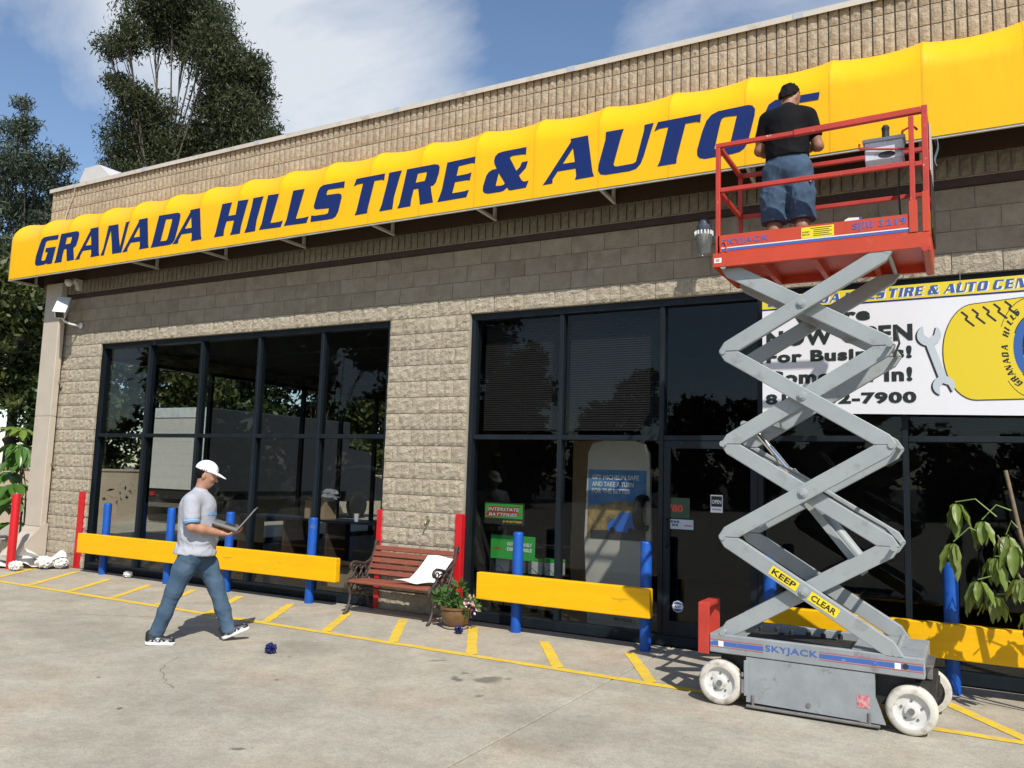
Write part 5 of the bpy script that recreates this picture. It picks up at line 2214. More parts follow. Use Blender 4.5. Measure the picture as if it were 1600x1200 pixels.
for s in (-1, 1):
    top_m.lathe((s * .06, -.04, .185), [(.012, 0), (.012, .015)], 8)
bm2 = top_m.mesh('battery_top', GB)
for zz, nm in ((.228, 'lowest'), (.528, 'middle')):
    for k in range(4):
        t_ = thing('car_battery', 'boxed car battery with green top on the %s shelf of the wire rack' % nm, 'battery', (1.48 + .225 * k, .62, zz), 0, 'batteries on the rack')
        link('case', bm1, t_)
        link('top', bm2, t_)
sg = thing('battery_sign', 'lit-up green battery sign hung inside the window above the rack', 'sign', (1.60, .30, 1.12))
SO = (1.60, .30, 1.12)
a_ = MB(SO)
a_.cbox(1.335, 1.885, .30, .33, 1.11, 1.37, .004)
a_.build('frame', M['greasy'], sg)
quadp(sg, SO, 1.35, 1.87, 1.185, 1.355, .2985, GB, 'face')
p_ = MB(SO)
p_.raw([(1.36, .2975, 1.225), (1.40, .2975, 1.19), (1.86, .2975, 1.235), (1.87, .2975, 1.25), (1.80, .2975, 1.25), (1.84, .2975, 1.34), (1.74, .2975, 1.325), (1.40, .2975, 1.325), (1.375, .2975, 1.26)], [(0, 1, 2, 3, 4, 5, 6, 7, 8)])
p_.build('red_flash', mat('sign_red', (.5, .05, .03), .5), sg)
text_fit('INTERSTATE', lambda u, v: (1.39 + .44 * u, .2955, 1.268 + .045 * v), M['black'], sg, bold=.055, shear=.25, o=SO)
text_fit('BATTERIES', lambda u, v: (1.40 + .40 * u, .2955, 1.205 + .045 * v), M['black'], sg, bold=.055, shear=.25, o=SO)
text_fit('INTERSTATE', lambda u, v: (1.393 + .434 * u, .2945, 1.271 + .039 * v), M['white'], sg, bold=.012, shear=.25, o=SO)
text_fit('BATTERIES', lambda u, v: (1.403 + .394 * u, .2945, 1.208 + .039 * v), M['white'], sg, bold=.012, shear=.25, o=SO)
text_fit('#1 IN BATTERIES', lambda u, v: (1.60 + .26 * u, .2965, 1.135 + .025 * v), M['sticker_yellow'], sg, bold=.02, o=SO)
gs = thing('green_rack_sign', 'green and white lettered sign fixed on the front of the wire rack', 'sign', (1.66, .44, .70))
GO = (1.66, .44, .70)
a_ = MB(GO)
a_.cbox(1.37, 1.98, .425, .435, .69, .975, .002)
a_.build('board', GB, gs)
for k, s in enumerate(('OUTRAGEOUSLY', 'DEPENDABLE')):
    text_fit(s, lambda u, v: (1.60 + .34 * u, .4235, .855 - .062 * k + .042 * v), M['white'], gs, bold=.05, o=GO)
text_fit('INTERSTATE', lambda u, v: (1.40 + .13 * u, .4235, .80 + .025 * v), MATS['sign_red'], gs, bold=.05, o=GO)

# signs on the door glass
DG = .088


def door_sign(name, label, x0, x1, z0, z1, mt):
    t_ = thing(name, label, 'sign', (x0, DG, z0))
    a_ = MB((x0, DG, z0))
    a_.box(x0, x1, DG, DG + .004, z0, z1)
    a_.build('card', mt, t_)
    return t_, (x0, DG, z0)


t_, o_ = door_sign('open_sign', 'white and black sign reading OPEN on the door glass', 4.18, 4.305, 1.385, 1.565, M['white'])
quadp(t_, o_, 4.187, 4.298, 1.445, 1.552, DG - .0015, M['black'], 'panel')
text_fit('OPEN', lambda u, v: (4.195 + .095 * u, DG - .003, 1.475 + .04 * v), M['white'], t_, bold=.02, o=o_)
quadp(t_, o_, 4.195, 4.29, 1.41, 1.425, DG - .0015, mat('sign_smallprint', (.35, .37, .42), .5), 'small_print')
t_, o_ = door_sign('fleet_sign', 'round-edged green sign with red numerals on the door glass', 3.735, 3.96, 1.31, 1.52, mat('sign_dark_green', (.02, .06, .03), .4))
text_fit("'80", lambda u, v: (3.75 + .14 * u, DG - .002, 1.37 + .08 * v), mat('sign_orange_red', (.55, .05, .03), .5), t_, bold=.04, o=o_)
t_, o_ = door_sign('card_sign', 'pale blue card sticker under the green door sign', 3.735, 4.0, 1.195, 1.295, mat('card_blue', (.45, .52, .58), .5))
for k in range(5):
    quadp(t_, o_, 3.755 + .034 * (k % 3) + (.02 if k > 2 else 0), 3.782 + .034 * (k % 3) + (.02 if k > 2 else 0), 1.258 - .034 * (k // 3), 1.283 - .034 * (k // 3), DG - .0015, mat('card_logo', (.08, .10, .16), .5), 'card_logo')
quadp(t_, o_, 3.905, 3.985, 1.228, 1.24, DG - .0015, MATS['sign_red'], 'card_logo')
t_ = thing('alarm_sticker', 'white octagonal alarm sticker low on the door glass', 'sticker', (3.84, DG, .40))
a_ = MB((3.84, DG, .40))
a_.lathe((3.84, DG + .003, .40), [(.062, 0), (.062, -.003)], 8, 'y')
a_.build('border', mat('alarm_white', (.6, .62, .66), .5), t_)
a_ = MB((3.84, DG, .40))
a_.lathe((3.84, DG - .0015, .40), [(.054, 0), (.054, -.0008)], 8, 'y')
a_.build('field', mat('alarm_blue', (.04, .09, .30), .5), t_)
quadp(t_, (3.84, DG, .40), 3.79, 3.89, .378, .422, DG - .004, M['white'], 'band')
text_fit('ADT', lambda u, v: (3.805 + .07 * u, DG - .005, .386 + .028 * v), MATS['alarm_blue'], t_, bold=.03, o=(3.84, DG, .40))
t_, o_ = door_sign('bureau_sticker', 'small pale blue sticker with dark emblem at the door edge', 4.60, 4.672, 1.40, 1.56, MATS['card_blue'])
p_ = MB(o_)
p_.raw([(4.62, DG - .0015, 1.47), (4.655, DG - .0015, 1.47), (4.648, DG - .0015, 1.50), (4.655, DG - .0015, 1.53), (4.63, DG - .0015, 1.545), (4.624, DG - .0015, 1.50)], [(0, 1, 2, 3, 4, 5)])
p_.build('emblem', MATS['card_logo'], t_)
quadp(t_, o_, 4.612, 4.66, 1.42, 1.45, DG - .0015, MATS['card_logo'], 'small_print')
ib = thing('cardboard_carton', 'tan cardboard carton standing inside the window behind the lift', 'box', (5.42, .55, .012))
a_ = MB()
a_.box(-.12, .12, -.1, .1, 0, .62)
a_.build('carton', M['card'], ib)
a_ = MB()
a_.raw([(.12, -.101, .62), (.12, .1, .62), (.17, .1, .66), (.17, -.101, .66)], [(0, 1, 2, 3)])
a_.build('flap', M['card'], ib)

# ================================================================== potted plant at the right
BARK = mat('thin_bark', (.17, .125, .075), .8, var=.2, vscale=20)
GRN = mat('green_stem', (.16, .24, .06), .6)
plant = thing('umbrella_plant', 'leggy potted plant with drooping pale green leaves by the yellow rail', 'plant', (7.42, -.95, 0))
NOp = (7.42, -.95, 0)
a_ = MB(NOp)
a_.lathe((7.42, -.95, 0), [(.17, 0), (.22, .34), (.24, .36), (.24, .40), (.21, .40), (.20, .34), (.001, .33)], 28)
a_.build('pot', mat('terracotta', (.35, .16, .09), .8, var=.1), plant, smooth=40)
a_ = MB(NOp)
a_.tube([(7.38, -.95, .33), (7.02, -.93, .9), (6.86, -.86, 1.35), (6.80, -.82, 1.72), (6.775, -.80, 1.86)], [.022, .02, .017, .015, .016], 8)
a_.build('trunk', BARK, plant, smooth=50)
a_ = MB(NOp)
a_.tube([(7.40, -.97, .33), (7.05, -1.0, .72), (6.86, -1.0, 1.0), (6.74, -1.0, 1.28), (6.70, -.98, 1.36)], [.014, .013, .011, .009, .007], 7)
a_.build('branch', BARK, plant, smooth=50)


def big_leaf_mesh(L, W, name, mt):
    mb = MB()

    def fn(u, v):
        s = math.sin(math.pi * min(1, v ** .8)) ** .75 if 0 < v < 1 else 0
        x = (u - .5) * W * s
        return (x, v * L, -L * .16 * v * v + abs(u - .5) * W * s * .35 + .006 * math.sin(v * 16) * abs(u - .5) * 2)
    mb.grid(fn, 4, 8)
    return mb.mesh(name, mt, 180)


PL = leaf_mat('drooping_leaf', (.085, .15, .020), (.24, .31, .06), .42, .30, .5)
PLY = leaf_mat('pale_leaf', (.15, .22, .05), (.28, .32, .10), .5, .35)
bl_ = [big_leaf_mesh(.22, .070, 'leaf', PL), big_leaf_mesh(.18, .062, 'leaf', PL), big_leaf_mesh(.24, .078, 'leaf', PL), big_leaf_mesh(.19, .060, 'leaf', PLY)]
prn = random.Random(21)


def umbel(parent, o, c, start, n, droop, lm, spread=1.0, sc=1.0):
    """a petiole from start to c carrying n drooping leaves"""
    c, start = Vector(c), Vector(start)
    mid = (c + start) / 2 + Vector((0, 0, .08 * sc))
    mb = MB(o)
    mb.tube([start, mid, c], [.006 * sc, .005 * sc, .0045 * sc], 5)
    mb.build('leaf_stalk', GRN, parent)
    for k in range(n):
        az = 2 * math.pi * k / n + prn.uniform(-.3, .3)
        el = R(droop) + prn.uniform(-.35, .35)
        d = Vector((math.cos(az) * math.cos(el) * spread, math.sin(az) * math.cos(el) * spread, math.sin(el))).normalized()
        p0 = c
        p1 = c + Vector((d.x * .05, d.y * .05, -.012)) * sc
        z = Vector((0, 0, 1))
        s = d.cross(z).normalized()
        n_ = s.cross(d).normalized()
        mm = Matrix((s, d, n_)).transposed().to_4x4()
        mm.translation = p1 - Vector(o)
        ob = link('leaf', prn.choice(lm), parent)
        ob.matrix_local = mm @ Matrix.Scale(sc * prn.uniform(.85, 1.2), 4)


UMB = [((6.42, -.90, 1.60), (6.70, -.95, 1.50), 8, -62), ((6.60, -.92, 1.47), (6.80, -.90, 1.55), 9, -70), ((6.40, -.95, 1.29), (6.62, -.95, 1.36), 7, -72),
       ((6.68, -1.0, 1.20), (6.80, -1.0, 1.05), 9, -68), ((6.76, -.86, 1.36), (6.84, -.88, 1.42), 8, -60), ((6.56, -1.05, 1.02), (6.84, -1.0, .96), 8, -66),
       ((6.84, -1.08, 1.06), (6.92, -.98, .85), 8, -60), ((6.68, -.88, .90), (6.93, -.95, .8), 7, -64), ((6.93, -1.1, .88), (6.95, -.97, .7), 7, -58),
       ((7.12, -.9, 1.4), (6.88, -.86, 1.3), 8, -60), ((7.1, -.9, 1.05), (6.92, -.93, 1.0), 8, -58), ((6.80, -1.0, 1.30), (6.74, -1.0, 1.28), 8, -66)]
for c, s_, n_, dr in UMB:
    umbel(plant, NOp, c, s_, n_, dr, bl_, .8)
yl = link('leaf', bl_[3], plant)
yl.matrix_local = Matrix.Translation(Vector((6.42, -.95, 1.17)) - Vector(NOp)) @ Matrix.Rotation(R(-80), 4, 'X')
yl['label'] = 'yellowed drooping leaf'

# plant at the left edge, in a cream planter
lp = thing('planter_shrub', 'broad-leaved shrub in a low cream planter beyond the rainwater duct', 'plant', (-8.35, .35, 0))
LPo = (-8.35, .35, 0)
a_ = MB(LPo)
a_.cbox(-9.3, -7.75, .05, .75, 0, .30, .02)
a_.build('planter', M['cream'], lp)
GL = leaf_mat('glossy_leaf', (.035, .10, .015), (.10, .22, .03), .35, .25, .6)
GY = leaf_mat('young_leaf', (.13, .22, .03), (.24, .34, .05), .4, .35, .5)
gl_ = [big_leaf_mesh(.26, .11, 'leaf', GL), big_leaf_mesh(.30, .13, 'leaf', GL), big_leaf_mesh(.22, .10, 'leaf', GL)]
gy_ = [big_leaf_mesh(.22, .09, 'leaf', GY), big_leaf_mesh(.24, .10, 'leaf', GY)]
STEMS = [[(-8.25, .3, .3), (-8.2, .25, .9), (-8.25, .2, 1.5), (-8.2, .2, 1.95)], [(-8.05, .25, .3), (-8.0, .2, .8), (-7.95, .15, 1.2), (-8.0, .1, 1.55)],
         [(-8.5, .35, .3), (-8.55, .4, 1.2), (-8.5, .4, 2.05)]]
for s_ in STEMS:
    a_ = MB(LPo)
    a_.tube(s_, [.02, .016, .013, .010][:len(s_)], 7)
    a_.build('stem', BARK, lp)
for c, s_, n_, dr, lm in [((-8.2, .15, 2.25), (-8.2, .2, 1.95), 9, -25, gy_), ((-8.25, .1, 2.0), (-8.22, .2, 1.8), 9, -40, gl_), ((-8.0, .05, 1.95), (-8.1, .1, 1.7), 8, -45, gl_),
                          ((-8.3, .1, 1.75), (-8.25, .2, 1.5), 8, -45, gl_), ((-8.05, .0, 1.30), (-8.0, .15, 1.0), 8, -35, gl_), ((-8.35, .0, 1.25), (-8.25, .22, 1.0), 8, -40, gl_),
                          ((-7.95, .0, 1.05), (-8.0, .2, .8), 6, -30, gl_), ((-8.5, .2, 2.3), (-8.5, .4, 2.05), 9, -25, gy_), ((-8.6, .2, 1.5), (-8.53, .4, 1.3), 8, -40, gl_), ((-8.7, .2, .9), (-8.5, .35, .6), 8, -30, gl_),
                          ((-8.1, .1, .62), (-8.05, .22, .4), 7, -20, gl_)]:
    umbel(lp, LPo, c, s_, n_, dr, lm, 1.0, 1.25)

# ================================================================== cream wall and truck seen through the left bay
cw = MB((-15.4, 0, 0))
cw.box(-15.5, -15.3, -6, 30, -.03, 1.46)
cw.box(-15.53, -15.27, -6, 30, 1.461, 1.52)
tag(cw.build('boundary_wall', M['cream'], None, (-15.4, 0, 0)), 'low cream stucco boundary wall along the side of the lot', 'wall')

trk = thing('box_truck', 'box truck with white rear and dark side, seen through the left window', 'truck', (-12.35, 7.7, 0), 0.0)
TW = mat('truck_white', (.74, .78, .79), .45, var=.06, vscale=2, stain=(.45, .45, .43), stain_scale=4)
# local: x to the left across the rear (negative), y forward
a_ = MB()
a_.cbox(-2.4, 0, 0, 6.2, .95, 3.35, .03)
body = a_.build('cargo_box', mat('truck_dark_side', (.030, .032, .036), .6, var=.1), trk)
for k in range(6):
    a_ = MB()
    a_.cbox(-2.28, -.12, -.012, .001, 1.0 + k * .34, 1.0 + k * .34 + .337, .002)
    a_.build('roller_door_slat', mat('roller_door', (.66, .64, .60), .5, var=.05), body)
a_ = MB()
a_.cbox(-2.4, 0, -.03, -.0005, 3.06, 3.35, .008)
a_.build('rear_header', TW, body)
a_ = MB()
a_.box(-2.42, -2.30, -.03, -.0005, .95, 3.055)
a_.box(-.10, .02, -.03, -.0005, .95, 3.055)
a_.build('rear_post', TW, body)
a_ = MB()
a_.box(-2.3, -.1, .0, 6.0, .72, .949)
a_.build('chassis_rail', M['greasy'], trk)
a_ = MB()
a_.box(-2.2, -.2, -.12, .02, .48, .60)
a_.build('rear_bumper', M['steel'], trk)
for xx in (-2.15, -.35):
    a_ = MB()
    a_.box(xx, xx + .16, -.05, -.0, .80, .90)
    a_.build('tail_light', M['red'], trk)
wm = MB()
wm.lathe((0, 0, 0), [(.20, -.12), (.42, -.12), (.47, -.08), (.47, .08), (.42, .12), (.2, .12)], 24, 'x')
wme = wm.mesh('wheel', M['greasy'], 40)
for xx in (-2.18, -.22):
    for yy in (1.5, 7.0):
        link('wheel', wme, trk, (xx, yy, .47))
a_ = MB()
a_.prism([(6.3, .6), (8.6, .6), (8.6, 1.35), (7.9, 1.5), (7.5, 2.35), (6.3, 2.45)], lambda u, v: (-2.25, u, v), lambda u, v: (-.15, u, v))
a_.build('cab', MATS['truck_dark_side'], trk, fix=True)


# ================================================================== trees
BK = mat('grey_bark', (.12, .095, .072), .9, var=.25, vscale=6, bump=.01, bscale=20)


def leaves_mesh(name, clumps, nper, L, W, mt, seed, droop=.5, shell=.55):
    """many small leaf blades spread through clumps (centre, radius); uneven, with gaps"""
    rs = np.random.RandomState(seed)
    C_ = np.array([c[:3] for c in clumps], float)
    Rr = np.array([c[3] for c in clumps], float)
    wgt = Rr ** 2
    tot = int(nper)
    idx = rs.choice(len(C_), tot, p=wgt / wgt.sum())
    # twigs: leaves gather round twig tips inside each clump
    ntw = max(20, tot // 14)
    tid = rs.randint(0, ntw, tot)
    tc_ = rs.choice(len(C_), ntw, p=wgt / wgt.sum())
    d = rs.normal(size=(ntw, 3))
    d /= np.linalg.norm(d, axis=1)[:, None]
    rad = (shell + (1.08 - shell) * rs.rand(ntw)) ** 1.0
    rad = np.where(rs.rand(ntw) < .25, rs.rand(ntw), rad)
    tw = C_[tc_] + d * (rad * Rr[tc_])[:, None]
    tr = Rr[tc_] * .22 + L * .5
    off = rs.normal(size=(tot, 3)) * .55
    off[:, 2] *= .8
    p_ = tw[tid] + off * tr[tid][:, None]
    dr = rs.normal(size=(tot, 3)) + np.array([0, 0, -droop * 1.6])
    dr /= np.linalg.norm(dr, axis=1)[:, None]
    sd_ = np.cross(dr, rs.normal(size=(tot, 3)))
    sd_ /= np.linalg.norm(sd_, axis=1)[:, None] + 1e-9
    ll = (L * (.6 + .8 * rs.rand(tot)))[:, None]
    ww = (W * (.6 + .8 * rs.rand(tot)))[:, None]
    V = np.empty((tot, 4, 3))
    V[:, 0] = p_ - dr * ll * .5
    V[:, 1] = p_ + sd_ * ww * .5
    V[:, 2] = p_ + dr * ll * .5
    V[:, 3] = p_ - sd_ * ww * .5
    me = bpy.data.meshes.new(name)
    me.vertices.add(tot * 4)
    me.vertices.foreach_set('co', V.reshape(-1).astype(np.float32))
    me.loops.add(tot * 4)
    me.loops.foreach_set('vertex_index', np.arange(tot * 4, dtype=np.int32))
    me.polygons.add(tot)
    me.polygons.foreach_set('loop_start', np.arange(0, tot * 4, 4, dtype=np.int32))
    me.materials.append(mt)
    me.update(calc_edges=True)
    me.validate()
    return me


def tree(name, label, base, clumps, n, L, W, mt, seed, fork=.45, group=None, r0=.3, droop=.5, shell=.55):
    base = Vector(base)
    t_ = thing(name, label, 'tree', base, 0, group)
    rr = random.Random(seed)
    rel = [(c[0] - base.x, c[1] - base.y, c[2] - base.z, c[3]) for c in clumps]
    top = max(c[2] for c in rel)
    cx = sum(c[0] for c in rel) / len(rel)
    cy_ = sum(c[1] for c in rel) / len(rel)
    mb = MB()
    fz = top * fork
    F0 = Vector((cx * .35, cy_ * .35, fz))
    mb.tube([(0, 0, -.04), (cx * .1, cy_ * .1, fz * .5), F0], [r0, r0 * .6, r0 * .4], 9)
    for c in rel:
        e = Vector(c[:3])
        m1 = F0.lerp(e, .4) + Vector((rr.uniform(-.2, .2), rr.uniform(-.2, .2), rr.uniform(0, .5))) * c[3]
        if e.z < F0.z:
            st0 = Vector((cx * .2, cy_ * .2, max(.3, e.z * .7)))
            m1 = st0.lerp(e, .5)
        else:
            st0 = F0
        ra = max(.015, r0 * .17)
        mb.tube([st0, m1, e], [ra, ra * .65, ra * .35], 6)
        for _ in range(10):
            v = rv(rr) * c[3] * 1.05
            mb.tube([m1.lerp(e, rr.uniform(.4, 1)), e + v * .6, e + v], [ra * .35, ra * .2, ra * .1], 4)
    mb.build('trunk', BK, t_, smooth=60)
    me = leaves_mesh('crown', rel, n, L, W, mt, seed, droop, shell)
    link('crown', me, t_)
    return t_


EUC = leaf_mat('eucalyptus_leaf', (.022, .034, .014), (.100, .112, .045), .55, .30, .3)
EUB = leaf_mat('blue_green_leaf', (.028, .046, .028), (.095, .120, .068), .5, .28, .4)
OAK = leaf_mat('dark_green_leaf', (.014, .032, .010), (.055, .095, .022), .45, .25, .4)
OLV = leaf_mat('olive_leaf', (.035, .050, .012), (.11, .13, .03), .5, .25, .4)

L1 = [[-23.21, 12.68, 20.45, 1.36], [-22.78, 13.94, 20.71, 1.53], [-23.08, 11.5, 18.97, 0.84], [-24.59, 11.69, 19.01, 0.59], [-20.47, 13.51, 18.64, 1.27],
      [-23.27, 11.99, 16.75, 0.75], [-24.08, 11.76, 17.52, 0.48], [-23.13, 12.98, 16.45, 0.95], [-24.12, 12.72, 15.54, 1.14], [-24.89, 12.9, 14.61, 0.82],
      [-23.13, 13.42, 15.06, 1.3], [-22.58, 14.54, 15.83, 0.9], [-21.93, 12.53, 21.46, 1.33], [-22.41, 14.58, 21.55, 1.13], [-23.6, 13.0, 13.4, 1.3], [-22.4, 13.4, 13.2, 1.3], [-21.3, 14.0, 20.0, 1.2]]
L2 = [[-21.19, 15.16, 18.87, 1.17], [-21.31, 16.23, 18.19, 1.2], [-20.51, 14.4, 16.52, 1.24], [-20.03, 15.74, 16.26, 1.0], [-21.38, 14.62, 14.93, 1.15],
      [-20.06, 15.17, 14.91, 1.25], [-19.3, 15.84, 15.54, 0.55], [-22.84, 14.52, 14.71, 1.0], [-20.29, 15.59, 18.87, 0.78], [-21.0, 15.0, 17.4, 1.1], [-20.4, 15.5, 13.6, 1.4], [-21.6, 15, 13.2, 1.3]]
L3 = [[-20.48, 6.0, 12.36, 0.46], [-21.04, 6.59, 13.6, 0.3], [-18.87, 5.51, 11.98, 0.4], [-20.35, 5.85, 11.09, 0.87], [-18.99, 6.1, 10.86, 0.85],
      [-18.21, 6.31, 11.12, 0.48], [-18.45, 6.62, 10.21, 0.57], [-20.34, 6.18, 9.7, 0.95], [-19.58, 6.77, 9.78, 0.75], [-21.15, 6.53, 8.61, 0.85],
      [-19.86, 6.82, 8.76, 0.63], [-18.6, 6.6, 9.2, .7], [-18.9, 6.4, 8.2, .9], [-20.2, 6.2, 7.8, 1.0], [-19.2, 6.4, 7.2, 1.0]]
tree('eucalyptus_tree', 'tall dark eucalyptus with open branching crown rising behind the parapet', (-22.4, 13.6, 0), L1, 62000, .20, .055, EUC, 1, .50, None, .34, .6, .45)
tree('eucalyptus_tree', 'dense rounded eucalyptus leaning right behind the parapet', (-21.0, 15.6, 0), L2, 56000, .20, .055, EUC, 2, .52, None, .30, .6, .5)
tree('slender_tree', 'airy blue-green tree with thin pointed top beyond the building corner', (-19.8, 6.5, 0), L3, 27000, .19, .042, EUB, 3, .5, None, .22, .5, .35)


def bushy(seed, x, y, h, w_):
    rr = random.Random(seed)
    cl = []
    for k in range(20):
        a = rr.uniform(0, 6.28)
        q = rr.uniform(0, 1)
        z = .6 + (h - 1.1) * q
        rad = w_ * (.35 + .65 * math.sin(math.pi * (.2 + .72 * q)))
        d = rad * math.sqrt(rr.uniform(.05, 1)) * .8
        cl.append([x + d * math.cos(a), y + d * math.sin(a), z, rr.uniform(.45, .95) * w_ * .5])
    return cl


HEDGE = [(-17.3, 1.2, 8.6, 1.8), (-17.6, 4.2, 8.0, 2.0), (-17.2, 7.2, 7.6, 2.1), (-17.5, 10.4, 8.0, 2.2), (-17.8, 13.8, 7.8, 2.3), (-17.2, 17.2, 8.2, 2.3),
         (-17.6, 21.0, 8.0, 2.4), (-17.3, 25.0, 8.4, 2.5), (-18.2, -2.2, 7.0, 1.9), (-20.0, 9.0, 9.0, 2.6), (-20.0, 15.5, 9.0, 2.8), (-20.0, 22.5, 9.5, 3.0)]
for k, (x, y, h, w_) in enumerate(HEDGE):
    mt = (OAK, OLV, OAK, OLV, OAK, EUC, OLV, OAK, OAK, EUC, EUC, EUC)[k]
    wd = {id(OAK): 'dark green', id(OLV): 'olive green', id(EUC): 'grey green'}[id(mt)]
    tree('boundary_tree', '%s bushy tree growing beyond the cream boundary wall' % wd, (x, y, 0), bushy(50 + k, x, y, h, w_), 16000 if k < 4 else 11000, .20 if k < 4 else .30, .10 if k < 4 else .15, mt, 60 + k, .3, 'trees beyond the boundary wall', .14, .3, .5)
# row of trees across the lot, seen only as reflections in the right-hand windows
for k, (x, y, h, w_) in enumerate([(-12.5, -42, 8.6, 2.3), (-8.5, -43, 7.0, 2.0), (-21, -42, 11.0, 2.3), (-16.5, -44, 6.4, 2.6), (-5, -44, 6.6, 2.4), (0, -45, 6.0, 2.8), (5.5, -44, 5.0, 2.6), (11, -45, 6.0, 3.0), (-27, -44, 7.5, 3.2)]):
    tree('far_lot_tree', 'dark tree across the lot, mirrored in the shop glass', (x, y, 0), bushy(90 + k, x, y, h, w_), 5000, .5, .28, OAK, 95 + k, .3, 'trees mirrored in the shop glass', .2, .3, .5)

# unseen trees added in front of the building to darken the left window's reflection
for k, (x, y, h, w_) in enumerate([(-18.0, -6.0, 9.0, 2.4), (-18.3, -10.2, 9.6, 2.6), (-17.8, -14.8, 9.2, 2.6), (-18.2, -19.5, 10.0, 2.8), (-17.4, -24.5, 10.0, 3.0), (-15.5, -30, 10.5, 3.2)]):
    tree('boundary_tree', 'unseen dense dark tree added along the lot edge to darken the left window', (x, y, 0), bushy(130 + k, x, y, h, w_), 11000, .38, .22, OAK, 140 + k, .3, 'trees added to darken the left window', .16, .3, .4)

# dark pickup parked in front, mirrored in the left window
pk = thing('parked_suv', 'black sport utility vehicle parked on the lot, mirrored in the left window', 'car', (-4.9, -5.9, 0), R(205))
BLK = mat('black_car_paint', (.012, .012, .014), .15, coat=1.0)
CG = mat('car_glass', (.01, .012, .014), .05)


def loft(mb, secs):
    ns = [mb.addv(s) for s in secs]
    n_ = len(secs[0])
    for a, b in zip(ns[:-1], ns[1:]):
        for k in range(n_):
            j = (k + 1) % n_
            mb.face([a + k, a + j, b + j, b + k])
    mb.face([ns[0] + k for k in reversed(range(n_))])
    mb.face([ns[-1] + k for k in range(n_)])


def csec(x, w_, z0, z1, rnd_=.12):
    return [(x, -w_, z0), (x, -w_ - .03, z0 + (z1 - z0) * .5), (x, -w_ + rnd_ * .3, z1 - rnd_), (x, -w_ + rnd_, z1), (x, w_ - rnd_, z1), (x, w_ - rnd_ * .3, z1 - rnd_), (x, w_ + .03, z0 + (z1 - z0) * .5), (x, w_, z0)]


a_ = MB()
loft(a_, [csec(-2.3, .82, .45, .85), csec(-2.2, .92, .32, 1.02), csec(-1.2, .95, .30, 1.06), csec(0, .95, .30, 1.07), csec(.95, .95, .30, 1.06), csec(1.9, .92, .32, .98), csec(2.3, .85, .40, .86), csec(2.4, .75, .48, .74)])
cbody = a_.build('body', BLK, pk, smooth=40, fix=True)
a_ = MB()
loft(a_, [csec(-2.15, .80, 1.0, 1.08, .05), csec(-1.75, .76, 1.0, 1.70, .14), csec(-.8, .78, 1.0, 1.79, .14), csec(.1, .77, 1.0, 1.76, .14), csec(.55, .76, 1.0, 1.58, .14), csec(1.15, .78, 1.0, 1.08, .05)])
a_.build('cabin', CG, cbody, smooth=30, fix=True)
a_ = MB()
a_.tube([(-1.75, -.74, 1.69), (-.8, -.755, 1.78), (.1, -.745, 1.75), (.55, -.735, 1.57), (1.15, -.77, 1.08), (1.7, -.8, 1.02)], .035, 8)
a_.tube([(-1.75, .74, 1.69), (-.8, .755, 1.78), (.1, .745, 1.75), (.55, .735, 1.57), (1.15, .77, 1.08), (1.7, .8, 1.02)], .035, 8)
a_.build('roof_pillar', mat('roof_glint', (.75, .75, .74), .35), cbody, smooth=60)  # pale colour stands in for sun glints along roof edge and pillars
cwm = MB()
cwm.lathe((0, 0, 0), [(.18, -.11), (.34, -.11), (.37, -.07), (.37, .07), (.34, .11), (.18, .11)], 24, 'y')
cwme = cwm.mesh('wheel', M['greasy'], 40)
crm = MB()
crm.lathe((0, 0, 0), [(.001, -.112), (.06, -.118), (.20, -.108), (.22, -.10)], 20, 'y')
crm.lathe((0, 0, 0), [(.22, .10), (.20, .108), (.06, .118), (.001, .112)], 20, 'y')
crme = crm.mesh('rim', M['steel'], 40)
for xx in (-1.4, 1.45):
    for yy in (-.86, .86):
        wo = link('wheel', cwme, pk, (xx, yy, .37))
        link('rim', crme, wo)
for yy in (-.62, .62):
    a_ = MB()
    a_.cbox(2.26, 2.38, yy - .16, yy + .16, .70, .84, .02)
    a_.build('headlight', M['chrome'], pk)

